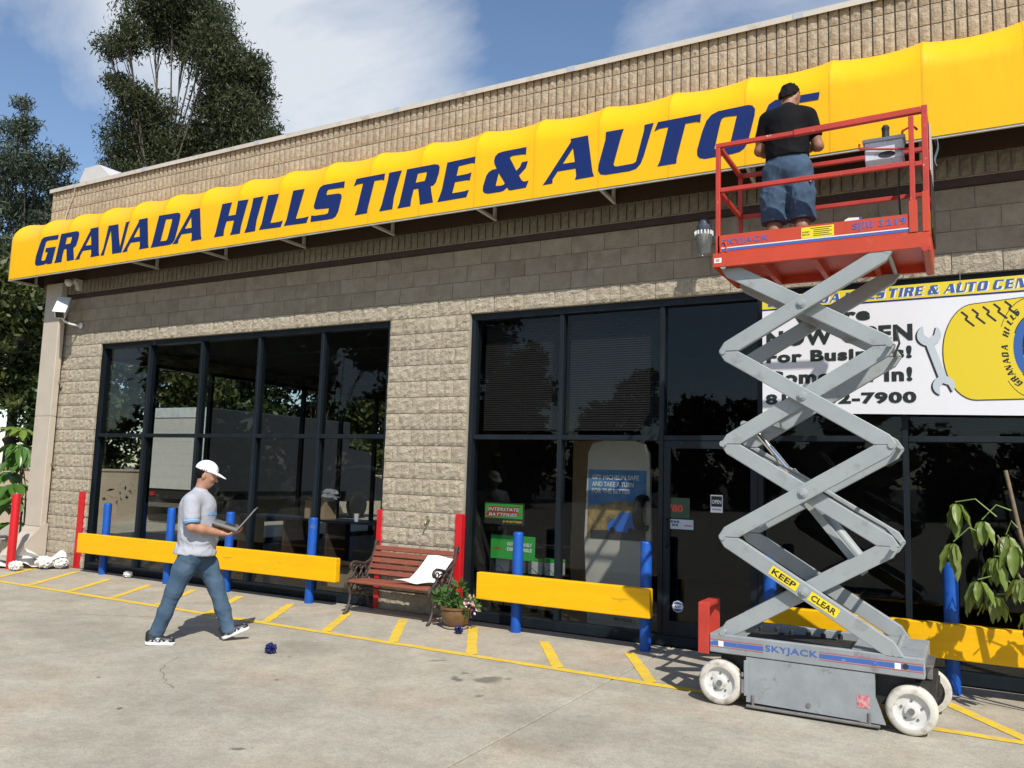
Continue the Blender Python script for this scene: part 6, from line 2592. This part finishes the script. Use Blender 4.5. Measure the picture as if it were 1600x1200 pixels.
# ================================================================== people: smooth-blended bodies
def surface_nets(D, lo, h):
    """mesh of the zero level of a sampled distance field"""
    S = D < 0
    nx, ny, nz = D.shape
    cell = np.zeros((nx - 1, ny - 1, nz - 1), np.int8)
    for i in (0, 1):
        for j in (0, 1):
            for k in (0, 1):
                cell += S[i:nx - 1 + i, j:ny - 1 + j, k:nz - 1 + k]
    act = (cell > 0) & (cell < 8)
    I = np.argwhere(act)
    vid = -np.ones(cell.shape, np.int64)
    vid[tuple(I.T)] = np.arange(len(I))
    acc = np.zeros((len(I), 3))
    cnt = np.zeros(len(I))
    cs = [(i, j, k) for i in (0, 1) for j in (0, 1) for k in (0, 1)]
    for a in cs:
        for ax in range(3):
            if a[ax]:
                continue
            b = list(a)
            b[ax] = 1
            da = D[I[:, 0] + a[0], I[:, 1] + a[1], I[:, 2] + a[2]]
            db = D[I[:, 0] + b[0], I[:, 1] + b[1], I[:, 2] + b[2]]
            m_ = (da < 0) != (db < 0)
            t = np.where(m_, da / np.where(np.abs(da - db) < 1e-12, 1, da - db), 0)
            p_ = np.array(a)[None, :] + np.zeros((len(I), 3))
            p_[:, ax] += t
            acc[m_] += p_[m_]
            cnt[m_] += 1
    V = (I + acc / np.maximum(cnt, 1)[:, None]) * h + np.array(lo)
    F = []
    for ax in range(3):
        u, v = (ax + 1) % 3, (ax + 2) % 3
        sl0 = [slice(None)] * 3
        sl1 = [slice(None)] * 3
        sl0[ax] = slice(0, -1)
        sl1[ax] = slice(1, None)
        chg = S[tuple(sl0)] != S[tuple(sl1)]
        E = np.argwhere(chg)
        ok = (E[:, u] > 0) & (E[:, v] > 0) & (E[:, u] < D.shape[u] - 1) & (E[:, v] < D.shape[v] - 1)
        E = E[ok]
        q = []
        for du, dv in ((-1, -1), (0, -1), (0, 0), (-1, 0)):
            c = E.copy()
            c[:, u] += du
            c[:, v] += dv
            q.append(vid[c[:, 0], c[:, 1], c[:, 2]])
        q = np.stack(q, 1)
        inside = S[E[:, 0], E[:, 1], E[:, 2]]
        q[~inside] = q[~inside][:, ::-1]
        F.append(q)
    F = np.concatenate(F)
    return V, F[(F >= 0).all(1)]


class Body:
    """list of blended shapes: tapered capsules (optionally flattened) and ellipsoids"""

    def __init__(self):
        self.p = []
        self.cuts = []
        self.wr = None
        self.ragged = 0.0

    def cap(self, a, b, ra, rb, k=.02, flat=None):
        self.p.append(('c', np.array(a, float), np.array(b, float), ra, rb, k, flat))
        return self

    def chain(self, pts, rs, k=.02, flat=None):
        for i in range(len(pts) - 1):
            self.cap(pts[i], pts[i + 1], rs[i], rs[i + 1], k, flat)
        return self

    def ell(self, c, r_, k=.02, rot=None):
        self.p.append(('e', np.array(c, float), np.array(r_, float), None if rot is None else np.array(rot), 0, k, None))
        return self

    def cut(self, n, d):
        """keep n.p > d"""
        self.cuts.append((np.array(n, float), d))
        return self

    def field(self, P):
        D = None
        for q in self.p:
            if q[0] == 'c':
                _, a, b, ra, rb, k, flat_ = q
                if flat_ is not None:
                    s = np.array(flat_)
                    PP, a, b = P * s, a * s, b * s
                else:
                    PP = P
                ab = b - a
                t = np.clip(((PP - a) @ ab) / max(ab @ ab, 1e-9), 0, 1)
                d = np.linalg.norm(PP - a - t[..., None] * ab, axis=-1) - (ra + (rb - ra) * t)
                if flat_ is not None:
                    d = d / max(flat_)
            else:
                _, c, r_, rot, _, k, _ = q
                X = P - c
                if rot is not None:
                    X = X @ rot
                kk = np.linalg.norm(X / r_, axis=-1)
                k2 = np.linalg.norm(X / (r_ * r_), axis=-1)
                d = kk * (kk - 1) / np.maximum(k2, 1e-6)
            if D is None:
                D = d
            else:
                h_ = np.clip(.5 + .5 * (D - d) / k, 0, 1)
                D = D + (d - D) * h_ - k * h_ * (1 - h_)
        if self.wr is not None:
            D = D + self.wr(P)
        for n, dd in self.cuts:
            D = np.maximum(D, dd - P @ n + (self.ragged * np.sin(P[..., 1] * 190 + 2 * np.sin(P[..., 2] * 140)) if self.ragged else 0))
        return D

    def mesh(self, lo, hi, h):
        lo = np.array(lo, float)
        n = np.ceil((np.array(hi) - lo) / h).astype(int) + 1
        ax = [lo[i] + np.arange(n[i]) * h for i in range(3)]
        G = np.stack(np.meshgrid(*ax, indexing='ij'), -1)
        D = self.field(G)
        return surface_nets(D, lo, h)


def np_mesh(parts, name, mts, mi=None):
    Vs, Fs, Ms, n = [], [], [], 0
    for i, (V, F) in enumerate(parts):
        Vs.append(V)
        Fs.append(F + n)
        Ms.append(np.full(len(F), 0 if mi is None else mi[i]))
        n += len(V)
    V = np.concatenate(Vs)
    F = np.concatenate(Fs)
    me = bpy.data.meshes.new(name)
    me.vertices.add(len(V))
    me.vertices.foreach_set('co', V.reshape(-1).astype(np.float32))
    me.loops.add(len(F) * 4)
    me.loops.foreach_set('vertex_index', F.reshape(-1).astype(np.int32))
    me.polygons.add(len(F))
    me.polygons.foreach_set('loop_start', np.arange(0, len(F) * 4, 4, dtype=np.int32))
    me.polygons.foreach_set('material_index', np.concatenate(Ms).astype(np.int32))
    me.polygons.foreach_set('use_smooth', np.ones(len(F), bool))
    for m_ in mts:
        me.materials.append(m_)
    me.update(calc_edges=True)
    me.validate()
    return me


def rotx(a, ax):
    return np.array(Matrix.Rotation(a, 3, ax))


def folds(seed, freqs, amp, stretch=(1, 1, 1)):
    """irregular creases: a few waves of random direction, sharpened"""
    rs = np.random.RandomState(seed)
    W_ = []
    for f_ in freqs:
        for _ in range(3):
            d = rs.normal(size=3) * np.array(stretch)
            d /= np.linalg.norm(d)
            W_.append((d * f_, rs.uniform(0, 6.28), rs.normal(size=3) * f_ * .35, rs.uniform(0, 6.28), 1.0 / len(freqs)))

    def fn(P):
        o = 0
        for d, ph, d2, p2, a in W_:
            q = np.sin(P @ d + ph + 1.7 * np.sin(P @ d2 + p2))
            o = o + a * (1 - np.abs(q)) ** 2
        return -amp * (o / 3 - .33)
    return fn


SKIN = mat('skin', (.42, .215, .135), .55, var=.07, vscale=14)
SKIN2 = mat('tanned_skin', (.30, .145, .085), .55, var=.07, vscale=14)
HAIR = mat('black_hair', (.008, .007, .006), .7, spec=.12, bump=.004, bscale=120, stretch=(1, 1, .3))
SHIRT = mat('heather_grey_cotton', (.40, .41, .45), .9, spec=.2, var=.05, vscale=40, bump=.003, bscale=14)
RIM = mat('light_blue_rib', (.22, .42, .66), .85)
DENIM = mat('blue_denim', (.044, .080, .126), .85, spec=.2, col2=(.085, .138, .202), vscale=3.2, stain=(.13, .175, .235), stain_scale=5, stain_lo=.55, stain_hi=.8, bump=.004, bscale=18, stretch=(1, 1, .5))
CAPW = mat('white_cap_cloth', (.80, .80, .80), .75, bump=.001, bscale=40)
SHOEB = mat('black_shoe', (.016, .017, .020), .5, stain=(.52, .53, .55), stain_scale=15, stain_lo=.555, stain_hi=.575)
SHOEW = mat('white_sole', (.72, .72, .71), .6)
BTEE = mat('black_cotton', (.0065, .0065, .0075), .85, spec=.15, var=.2, vscale=6, bump=.004, bscale=12)
TWILL = mat('blue_grey_twill', (.052, .090, .145), .8, spec=.25, var=.10, vscale=6, bump=.003, bscale=12)


def hand(wrist, fwd, palm_n, side, curl=.5, s=1.0):
    """palm and five unequal fingers; side = direction of the thumb"""
    w, f, n, sd_ = [np.array(Vector(v).normalized()) if i else np.array(v, float) for i, v in enumerate((wrist, fwd, palm_n, side))]
    B = Body()
    B.cap(w, w + f * .02 * s, .024 * s, .026 * s, .02)
    B.cap(w + f * .03 * s - sd_ * .022 * s, w + f * .075 * s - sd_ * .026 * s, .015 * s, .013 * s, .02)
    B.cap(w + f * .03 * s, w + f * .082 * s, .016 * s, .013 * s, .02)
    B.cap(w + f * .03 * s + sd_ * .022 * s, w + f * .080 * s + sd_ * .026 * s, .016 * s, .013 * s, .02)
    for q, (o_, L_) in enumerate(((-.030, .058), (-.011, .075), (.009, .080), (.029, .072))):
        b = w + f * .082 * s + sd_ * o_ * s
        c1 = curl * (1.0 + .08 * q)
        d1 = f * math.cos(c1) + n * math.sin(c1)
        d2 = f * math.cos(c1 * 2) + n * math.sin(c1 * 2)
        d3 = f * math.cos(c1 * 2.7) + n * math.sin(c1 * 2.7)
        p1 = b + d1 * L_ * .48 * s
        p2 = p1 + d2 * L_ * .30 * s
        p3 = p2 + d3 * L_ * .22 * s
        B.chain([b, p1, p2, p3], [.0105 * s, .0098 * s, .009 * s, .0078 * s], .004)
    t0 = w + f * .025 * s + sd_ * .026 * s
    t1 = t0 + (f * .55 + sd_ * .6 + n * .35) * .040 * s
    t2 = t1 + (f * .85 + sd_ * .15 + n * .45) * .035 * s
    t3 = t2 + (f * .9 + n * .4) * .022 * s
    B.chain([t0, t1, t2, t3], [.015 * s, .012 * s, .0105 * s, .0085 * s], .008)
    lo = w - .05 - np.array([.12, .12, .12])
    hi = w + .05 + np.array([.2, .2, .2])
    V, F = B.mesh(np.minimum(w, w + f * .2) - .075, np.maximum(w, w + f * .2) + .075, .0045)
    return V, F


def head_body(B, c, tilt=0.0, yaw=0.0, s=1.0):
    """head with brow, nose, mouth, chin and ears around centre c; forward is +x"""
    Rm = np.array((Matrix.Rotation(yaw, 3, 'Z') @ Matrix.Rotation(tilt, 3, 'Y')))
    T = lambda v: np.array(c) + Rm @ (np.array(v) * s)
    E = lambda v, r_, k: B.ell(T(v), np.array(r_) * s, k, Rm)
    E((0, 0, .03), (.098, .077, .095), .02)
    E((.022, 0, -.035), (.072, .060, .082), .03)
    E((.060, 0, -.088), (.026, .030, .022), .02)
    E((.088, 0, .012), (.012, .042, .010), .012)
    B.cap(T((.094, 0, .008)), T((.116, 0, -.030)), .008 * s, .013 * s, .010)
    E((.100, .012, -.034), (.008, .008, .007), .006)
    E((.100, -.012, -.034), (.008, .008, .007), .006)
    E((.090, 0, -.060), (.012, .024, .007), .006)
    E((.088, 0, -.070), (.011, .020, .006), .005)
    for s_ in (-1, 1):
        E((.066, s_ * .034, -.022), (.024, .020, .018), .02)
        E((-.005, s_ * .078, -.012), (.020, .009, .030), .006)
        E((-.004, s_ * .083, .006), (.014, .007, .014), .004)
    return T, Rm


# ------------------------------------------------------------------ walking man
HD = math.atan2(.68, .73)
man = thing('person', 'man walking in white cap, grey ringer T-shirt and jeans, carrying an open laptop', 'person', (-.07, -2.69, 0), HD)
B = Body()
T, Rm = head_body(B, (-.028, 0, 1.612), R(14), R(-4))
B.chain([(-.085, 0, 1.40), (-.048, 0, 1.55)], [.062, .056], .03)
B.cap((-.085, -.13, 1.385), (-.085, .13, 1.385), .055, .055, .05)
B.cap((-.08, 0, .95), (-.085, 0, 1.30), .11, .13, .05)
sr, er, wr = (-.12, -.195, 1.355), (-.095, -.255, 1.125), (.150, -.150, 1.062)
sl, el, wl_ = (-.10, .195, 1.355), (-.03, .265, 1.12), (.20, .16, 1.045)
for s_, e_, w_ in ((sr, er, wr), (sl, el, wl_)):
    e, w = np.array(e_), np.array(w_)
    B.chain([s_, tuple((np.array(s_) + e) / 2), e_], [.060, .054, .046], .02)
    B.chain([e_, tuple(e + (w - e) * .35), w_], [.046, .047, .029], .02)
V, F = B.mesh((-.36, -.36, .85), (.32, .36, 1.80), .0085)
h1 = hand(wr, (.92, .25, -.22), (.1, .35, .93), (.1, .85, -.2), .42)
h2 = hand(wl_, (.92, -.2, .05), (0, -.2, .97), (.1, -.95, .1), .35)
body = link('body', np_mesh([(V, F), h1, h2], 'body', [SKIN]), man)
# eyes
for s_ in (-1, 1):
    e_ = MB()
    c = T((.082, s_ * .030, -.004))
    bm_ = [(math.cos(a) * math.cos(b), math.sin(a) * math.cos(b), math.sin(b)) for b in (-1.2, -.6, 0, .6, 1.2) for a in [2 * math.pi * k / 10 for k in range(10)]]
    n0 = e_.addv([tuple(c + np.array(v) * .0095) for v in bm_])
    for j in range(4):
        for i in range(10):
            e_.face([n0 + j * 10 + i, n0 + j * 10 + (i + 1) % 10, n0 + (j + 1) * 10 + (i + 1) % 10, n0 + (j + 1) * 10 + i])
    e_.build('eye', mat('dark_eye', (.05, .04, .035), .25), man, smooth=180)
# hair at nape and temples
Hb = Body()
Hb.ell(T((-.016, 0, .024)), (.096, .081, .092), .01, Rm)
Hb.cut(tuple(Rm @ np.array((-1, 0, -.05))), float((Rm @ np.array((-1, 0, -.05))) @ T((-.005, 0, 0))))
Hb.cut((0, 0, 1), 1.575)
V, F = Hb.mesh((-.20, -.12, 1.50), (.14, .12, 1.80), .008)
link('hair', np_mesh([(V, F)], 'hair', [HAIR]), man)
# cap
Cb = Body()
Cb.ell(T((-.008, 0, .052)), (.112, .090, .098), .01, Rm)
Cb.cut(tuple(Rm @ np.array((.10, 0, 1))), float((Rm @ np.array((.10, 0, 1))) @ T((0, 0, .040))))
V1, F1 = Cb.mesh((-.20, -.12, 1.58), (.20, .12, 1.82), .007)
Pb = Body()
rb = Rm @ rotx(R(16), 'Y')
Pb.ell(T((.105, 0, .040)), (.098, .080, .0085), .01, rb)
Pb.ell(T((.060, 0, .047)), (.07, .080, .009), .02, rb)
V2, F2 = Pb.mesh((-.05, -.12, 1.52), (.24, .12, 1.72), .0055)
capo = link('cap', np_mesh([(V1, F1), (V2, F2)], 'cap', [CAPW]), man)
for s, (x_, z_), (w_, h_) in (('LA', (.086, .080), (.030, .030)),):
    pass
lgo = MB()
cc = T((.088, -.018, .088))
for dx, dz in ((0, 0), (.0, .012), (.0, -.012)):
    lgo.box(cc[0] - .004 + .012, cc[0] + .016, cc[1] - .016, cc[1] + .010, cc[2] + dz - .003, cc[2] + dz + .003)
lgo.build('cap_emblem', mat('grey_thread', (.18, .18, .20), .7), man)
lgo = MB()
for k in range(3):
    cc = T((-.035 + .02 * k, -.0905 + .002 * abs(k - 1), .052))
    lgo.box(cc[0] - .006, cc[0] + .006, cc[1] - .004, cc[1], cc[2] - .006, cc[2] + .006)
lgo.build('cap_side_print', MATS['grey_thread'], man)
# T-shirt
Sb = Body()
Sb.cap((-.075, 0, .88), (-.082, 0, 1.28), .185, .190, .05, (1.06, 1, 1))
Sb.ell((-.01, 0, 1.02), (.14, .15, .15), .06)
Sb.ell((-.085, 0, .85), (.205, .205, .09), .05)
Sb.cap((-.09, -.14, 1.372), (-.09, .14, 1.372), .074, .074, .05)
Sb.cap((-.085, 0, 1.38), (-.070, 0, 1.452), .085, .068, .03)
for s_, e_ in ((sr, er), (sl, el)):
    s0, e0 = np.array(s_), np.array(e_)
    Sb.cap(tuple(s0 + (0, 0, .005)), tuple(s0 + (e0 - s0) * .62), .082, .080, .035)
_f1 = folds(4, (16, 34), .030, (1, 1, .7))
fold = lambda P: _f1(P) * np.clip((1.42 - P[..., 2]) * 2.5, .1, 1)
Sb.wr = fold
Sb.cut((.06, 0, 1), .838)
V, F = Sb.mesh((-.40, -.42, .80), (.30, .42, 1.50), .0095)
shirt = link('t_shirt', np_mesh([(V, F)], 't_shirt', [SHIRT]), man)


def ring(mb, c, n_, ra, rb_, th, wd):
    n_ = Vector(n_).normalized()
    a = n_.cross(Vector((0, 1, .3))).normalized()
    b = n_.cross(a)
    pts = [Vector(c) + a * ra * math.cos(2 * math.pi * k / 24) + b * rb_ * math.sin(2 * math.pi * k / 24) for k in range(25)]
    mb.tube(pts, th, 6, cap=False)


for s_, e_ in ((sr, er), (sl, el)):
    s0, e0 = Vector(s_), Vector(e_)
    mb = MB()
    c0 = s0 + (e0 - s0) * .62
    dd = (e0 - s0).normalized()
    ring(mb, c0 + dd * .052, dd, .066, .066, .011, .02)
    ring(mb, c0 + dd * .042, dd, .071, .071, .011, .02)
    mb.build('cuff', RIM, shirt, smooth=180)
mb = MB()
ring(mb, (-.066, 0, 1.462), (.25, 0, 1), .066, .064, .009, .02)
mb.build('collar', RIM, shirt, smooth=180)
mb = MB()
mb.grid(lambda u, v: (.118 - .10 * (u - .5) ** 2 * 1.5, -.20 + .33 * u, 1.225 + .035 * v), 16, 2)
sw = mb.build('chest_stripe', RIM, shirt)
wm_ = sw.modifiers.new('wrap', 'SHRINKWRAP')
wm_.target = shirt
wm_.offset = .003
# jeans
Jb = Body()
Jb.ell((-.078, 0, .83), (.142, .168, .12), .04)
Jb.chain([(-.095, -.085, .86), (-.165, -.09, .70), (-.232, -.09, .505), (-.300, -.085, .30), (-.362, -.08, .115)], [.118, .102, .080, .070, .069], .04)
Jb.chain([(-.045, .085, .86), (.035, .085, .72), (.118, .08, .555), (.205, .075, .31), (.275, .07, .10)], [.118, .104, .082, .072, .070], .04)
_f2 = folds(9, (18, 40), .015, (.8, .8, 1.1))
Jb.wr = lambda P: _f2(P) * np.clip(1.2 - np.abs(P[..., 2] - .40) * 1.3, .3, 1)
Jb.cut((0, 0, 1), .075)
Jb.cut((0, 0, -1), -.865)
V, F = Jb.mesh((-.50, -.30, .05), (.42, .30, 1.0), .0095)
link('jeans', np_mesh([(V, F)], 'jeans', [DENIM]), man)


def shoe(parent, heel, ang, y, yaw=0.0, cols=(SHOEB, SHOEW)):
    Ub = Body()
    Ub.cap((.05, 0, .055), (.12, 0, .050), .044, .042, .03)
    Ub.cap((.12, 0, .048), (.235, 0, .036), .042, .034, .03)
    Ub.cap((.045, 0, .06), (.04, 0, .10), .040, .040, .02)
    Ub.cut((0, 0, 1), .022)
    V, F = Ub.mesh((-.02, -.07, .0), (.30, .07, .16), .006)
    o = link('shoe', np_mesh([(V, F)], 'shoe', [cols[0]]), parent, (heel[0], y, heel[1]), (0, -ang, yaw))
    Lb = Body()
    Lb.cap((.045, 0, .02), (.12, 0, .018), .046, .040, .03)
    Lb.cap((.12, 0, .018), (.235, 0, .020), .042, .040, .03)
    Lb.cut((0, 0, 1), .0)
    Lb.cut((0, 0, -1), -.032)
    V, F = Lb.mesh((-.02, -.07, -.02), (.30, .07, .06), .006)
    link('sole', np_mesh([(V, F)], 'sole', [cols[1]]), o)
    return o


shoe(man, (-.462, .004), R(-1.5), -.08, R(-3))
shoe(man, (.222, .008), R(21), .07, R(3))

# laptop
lt = thing('laptop', 'open grey laptop held flat in both hands by the walking man', 'laptop', tuple(man.location), HD)
HX, HZ = .315, 1.095
NX, NZ = .075, 1.168
d_ = Vector((NX - HX, 0, NZ - HZ))
L_ = d_.length
dv = d_.normalized()
up_ = Vector((-dv.z, 0, dv.x))
if up_.z < 0:
    up_ = -up_


def lap(s, y, n_):
    return Vector((HX, 0, HZ)) + dv * s + Vector((0, y, 0)) + up_ * n_


LC = mat('laptop_shell', (.20, .205, .21), .4, var=.1, vscale=20)
mb = MB()
pts = [lap(s, y, n_) for n_ in (-.012, .012) for s, y in ((0, -.17), (L_, -.17), (L_, .17), (0, .17))]
mb.raw(pts, [(0, 1, 2, 3), (7, 6, 5, 4), (0, 4, 5, 1), (1, 5, 6, 2), (2, 6, 7, 3), (3, 7, 4, 0)])
mb.build('base', LC, lt, fix=True)
mb = MB()
for r_ in range(5):
    for k in range(13):
        s0, y0 = .035 + r_ * .021, -.145 + k * .0225
        pts = [lap(s, y, n_) for n_ in (.0122, .0145) for s, y in ((s0, y0), (s0 + .017, y0), (s0 + .017, y0 + .019), (s0, y0 + .019))]
        mb.raw(pts, [(0, 1, 2, 3), (7, 6, 5, 4), (0, 4, 5, 1), (1, 5, 6, 2), (2, 6, 7, 3), (3, 7, 4, 0)])
ko = mb.build('keyboard', mat('laptop_keys', (.05, .05, .055), .5), lt)
mb = MB()
sd2 = Vector((.160, 0, .205)).normalized()
nn = Vector((-sd2.z, 0, sd2.x))
sp_ = lambda s, y, n_: Vector((HX + .004, 0, HZ + .012)) + sd2 * s + Vector((0, y, 0)) + nn * n_
pts = [sp_(s, y, n_) for n_ in (-.006, .004) for s, y in ((0, -.17), (.245, -.17), (.245, .17), (0, .17))]
mb.raw(pts, [(0, 1, 2, 3), (7, 6, 5, 4), (0, 4, 5, 1), (1, 5, 6, 2), (2, 6, 7, 3), (3, 7, 4, 0)])
scr = mb.build('screen', LC, lt, fix=True)
mb = MB()
pts = [sp_(s, y, .005) for s, y in ((.018, -.158), (.23, -.158), (.23, .158), (.018, .158))]
mb.raw(pts, [(0, 1, 2, 3)])
mb.build('display', mat('lcd_dark', (.03, .035, .04), .2), scr)
# folder under the laptop
fd = thing('brown_folder', 'brown folder held under the laptop', 'folder', tuple(man.location), HD)
mb = MB()
pts = [lap(s, y, n_) for n_ in (-.026, -.0145) for s, y in ((.01, -.15), (L_ - .02, -.15), (L_ - .02, .15), (.01, .15))]
mb.raw(pts, [(0, 1, 2, 3), (7, 6, 5, 4), (0, 4, 5, 1), (1, 5, 6, 2), (2, 6, 7, 3), (3, 7, 4, 0)])
mb.build('cover', M['card'], fd, fix=True)

# ------------------------------------------------------------------ sign installer on the platform (faces +y)
DK = ZP + .086
PX, PY = 5.245, -1.40
w2 = thing('person', 'man in black T-shirt and blue-grey shorts on the lift, back turned, working on the awning', 'person', (PX, PY, DK), R(88))
w2.scale = (.955, .955, .955)
B = Body()
T2, Rm2 = head_body(B, (.105, .0, 1.585), R(24), R(-22))
B.chain([(.02, 0, 1.39), (.075, 0, 1.53)], [.068, .060], .03)
B.cap((.0, -.12, 1.375), (.0, .12, 1.395), .06, .06, .05)
B.cap((-.02, 0, .95), (.0, 0, 1.30), .12, .14, .05)
sr, er, wr = (.01, -.175, 1.335), (.055, -.250, 1.065), (.24, -.16, 1.15)
sl, el, wl_ = (.0, .175, 1.365), (.03, .255, 1.10), (.25, .17, 1.12)
for s_, e_, w_ in ((sr, er, wr), (sl, el, wl_)):
    e, w = np.array(e_), np.array(w_)
    B.chain([s_, tuple((np.array(s_) + e) / 2), e_], [.058, .052, .046], .02)
    B.chain([e_, tuple(e + (w - e) * .35), w_], [.046, .047, .030], .02)
B.chain([(-.005, -.125, .60), (-.01, -.125, .45), (-.03, -.125, .32), (-.01, -.125, .08)], [.075, .060, .062, .042], .03)
B.chain([(-.005, .115, .60), (-.01, .115, .45), (-.03, .115, .32), (-.01, .115, .08)], [.075, .060, .062, .042], .03)
B.cap((-.02, -.08, .90), (-.01, -.12, .62), .09, .08, .04)
B.cap((-.02, .08, .90), (-.01, .11, .62), .09, .08, .04)
V, F = B.mesh((-.22, -.37, .02), (.36, .37, 1.78), .0095)
h1 = hand(wr, (.9, .35, .1), (.1, .6, .2), (.1, .3, .9), .45)
h2 = hand(wl_, (.9, -.35, .1), (.1, -.6, .2), (.1, -.3, .9), .45)
link('body', np_mesh([(V, F), h1, h2], 'body', [SKIN2]), w2)
Hb = Body()
Hb.ell(T2((-.016, 0, .038)), (.096, .080, .096), .01, Rm2)
Hb.ell(T2((-.066, 0, -.066)), (.030, .046, .050), .03, Rm2)
Hb.ell(T2((-.050, 0, -.025)), (.060, .070, .078), .03, Rm2)
Hb.ell(T2((-.025, 0, -.01)), (.055, .079, .060), .02, Rm2)
Hb.wr = lambda P: .0065 * np.sin(P[..., 0] * 110 + 2 * np.sin(P[..., 2] * 60)) * np.sin(P[..., 1] * 100 + P[..., 2] * 70)
Hb.ragged = .007
nf = Rm2 @ np.array((-1, 0, .95))
Hb.cut(tuple(nf), float(nf @ T2((.062, 0, .085))))
V, F = Hb.mesh((-.08, -.16, 1.42), (.28, .16, 1.80), .007)
link('hair', np_mesh([(V, F)], 'hair', [HAIR]), w2)
Sb = Body()
Sb.cap((-.02, 0, .90), (.0, 0, 1.27), .190, .186, .05, (1.18, 1, 1))
Sb.cap((.0, -.13, 1.350), (.0, .13, 1.370), .078, .078, .06)
Sb.cap((.01, 0, 1.38), (.035, 0, 1.435), .095, .076, .04)
for s_, e_ in ((sr, er), (sl, el)):
    s0, e0 = np.array(s_), np.array(e_)
    Sb.cap(tuple(s0), tuple(s0 + (e0 - s0) * .55), .078, .074, .03)
_f3 = folds(14, (17, 32), .026, (1, 1, .8))
Sb.wr = lambda P: _f3(P) * np.clip((1.42 - P[..., 2]) * 2.5, .15, 1)
Sb.cut((-.10, .04, 1), .965)
V, F = Sb.mesh((-.26, -.42, .84), (.30, .42, 1.50), .010)
link('t_shirt', np_mesh([(V, F)], 't_shirt', [BTEE]), w2)
Jb = Body()
Jb.cap((-.02, 0, .88), (-.015, 0, 1.03), .190, .165, .05, (1.25, 1, 1))
Jb.chain([(-.02, -.095, .84), (-.012, -.115, .62), (-.01, -.125, .38)], [.125, .120, .118], .04)
Jb.chain([(-.02, .095, .84), (-.012, .115, .62), (-.01, .120, .36)], [.125, .120, .118], .04)
_f4 = folds(23, (15, 34), .036, (1, 1.2, .7))
Jb.wr = lambda P: _f4(P) * np.clip((1.02 - P[..., 2]) * 3, .1, 1)
Jb.cut((0, 0, 1), .385)
Jb.cut((0, 0, -1), -1.05)
V, F = Jb.mesh((-.24, -.33, .32), (.24, .33, 1.10), .0095)
sh_ = link('work_shorts', np_mesh([(V, F)], 'work_shorts', [TWILL]), w2)
mb = MB()
mb.lathe((-.098, -.215, .70), [(.016, -.003), (.016, .003)], 12, 'x')
mb.build('logo_tag', M['black'], w2)
mb = MB()
mb.lathe((-.104, -.215, .70), [(.007, -.003), (.007, .003)], 8, 'x')
mb.build('logo_dot', M['white'], w2)
shoe(w2, (-.07, .0), 0, -.125, R(-8), (M['greasy'], M['black']))
shoe(w2, (-.07, .0), 0, .115, R(8), (M['greasy'], M['black']))
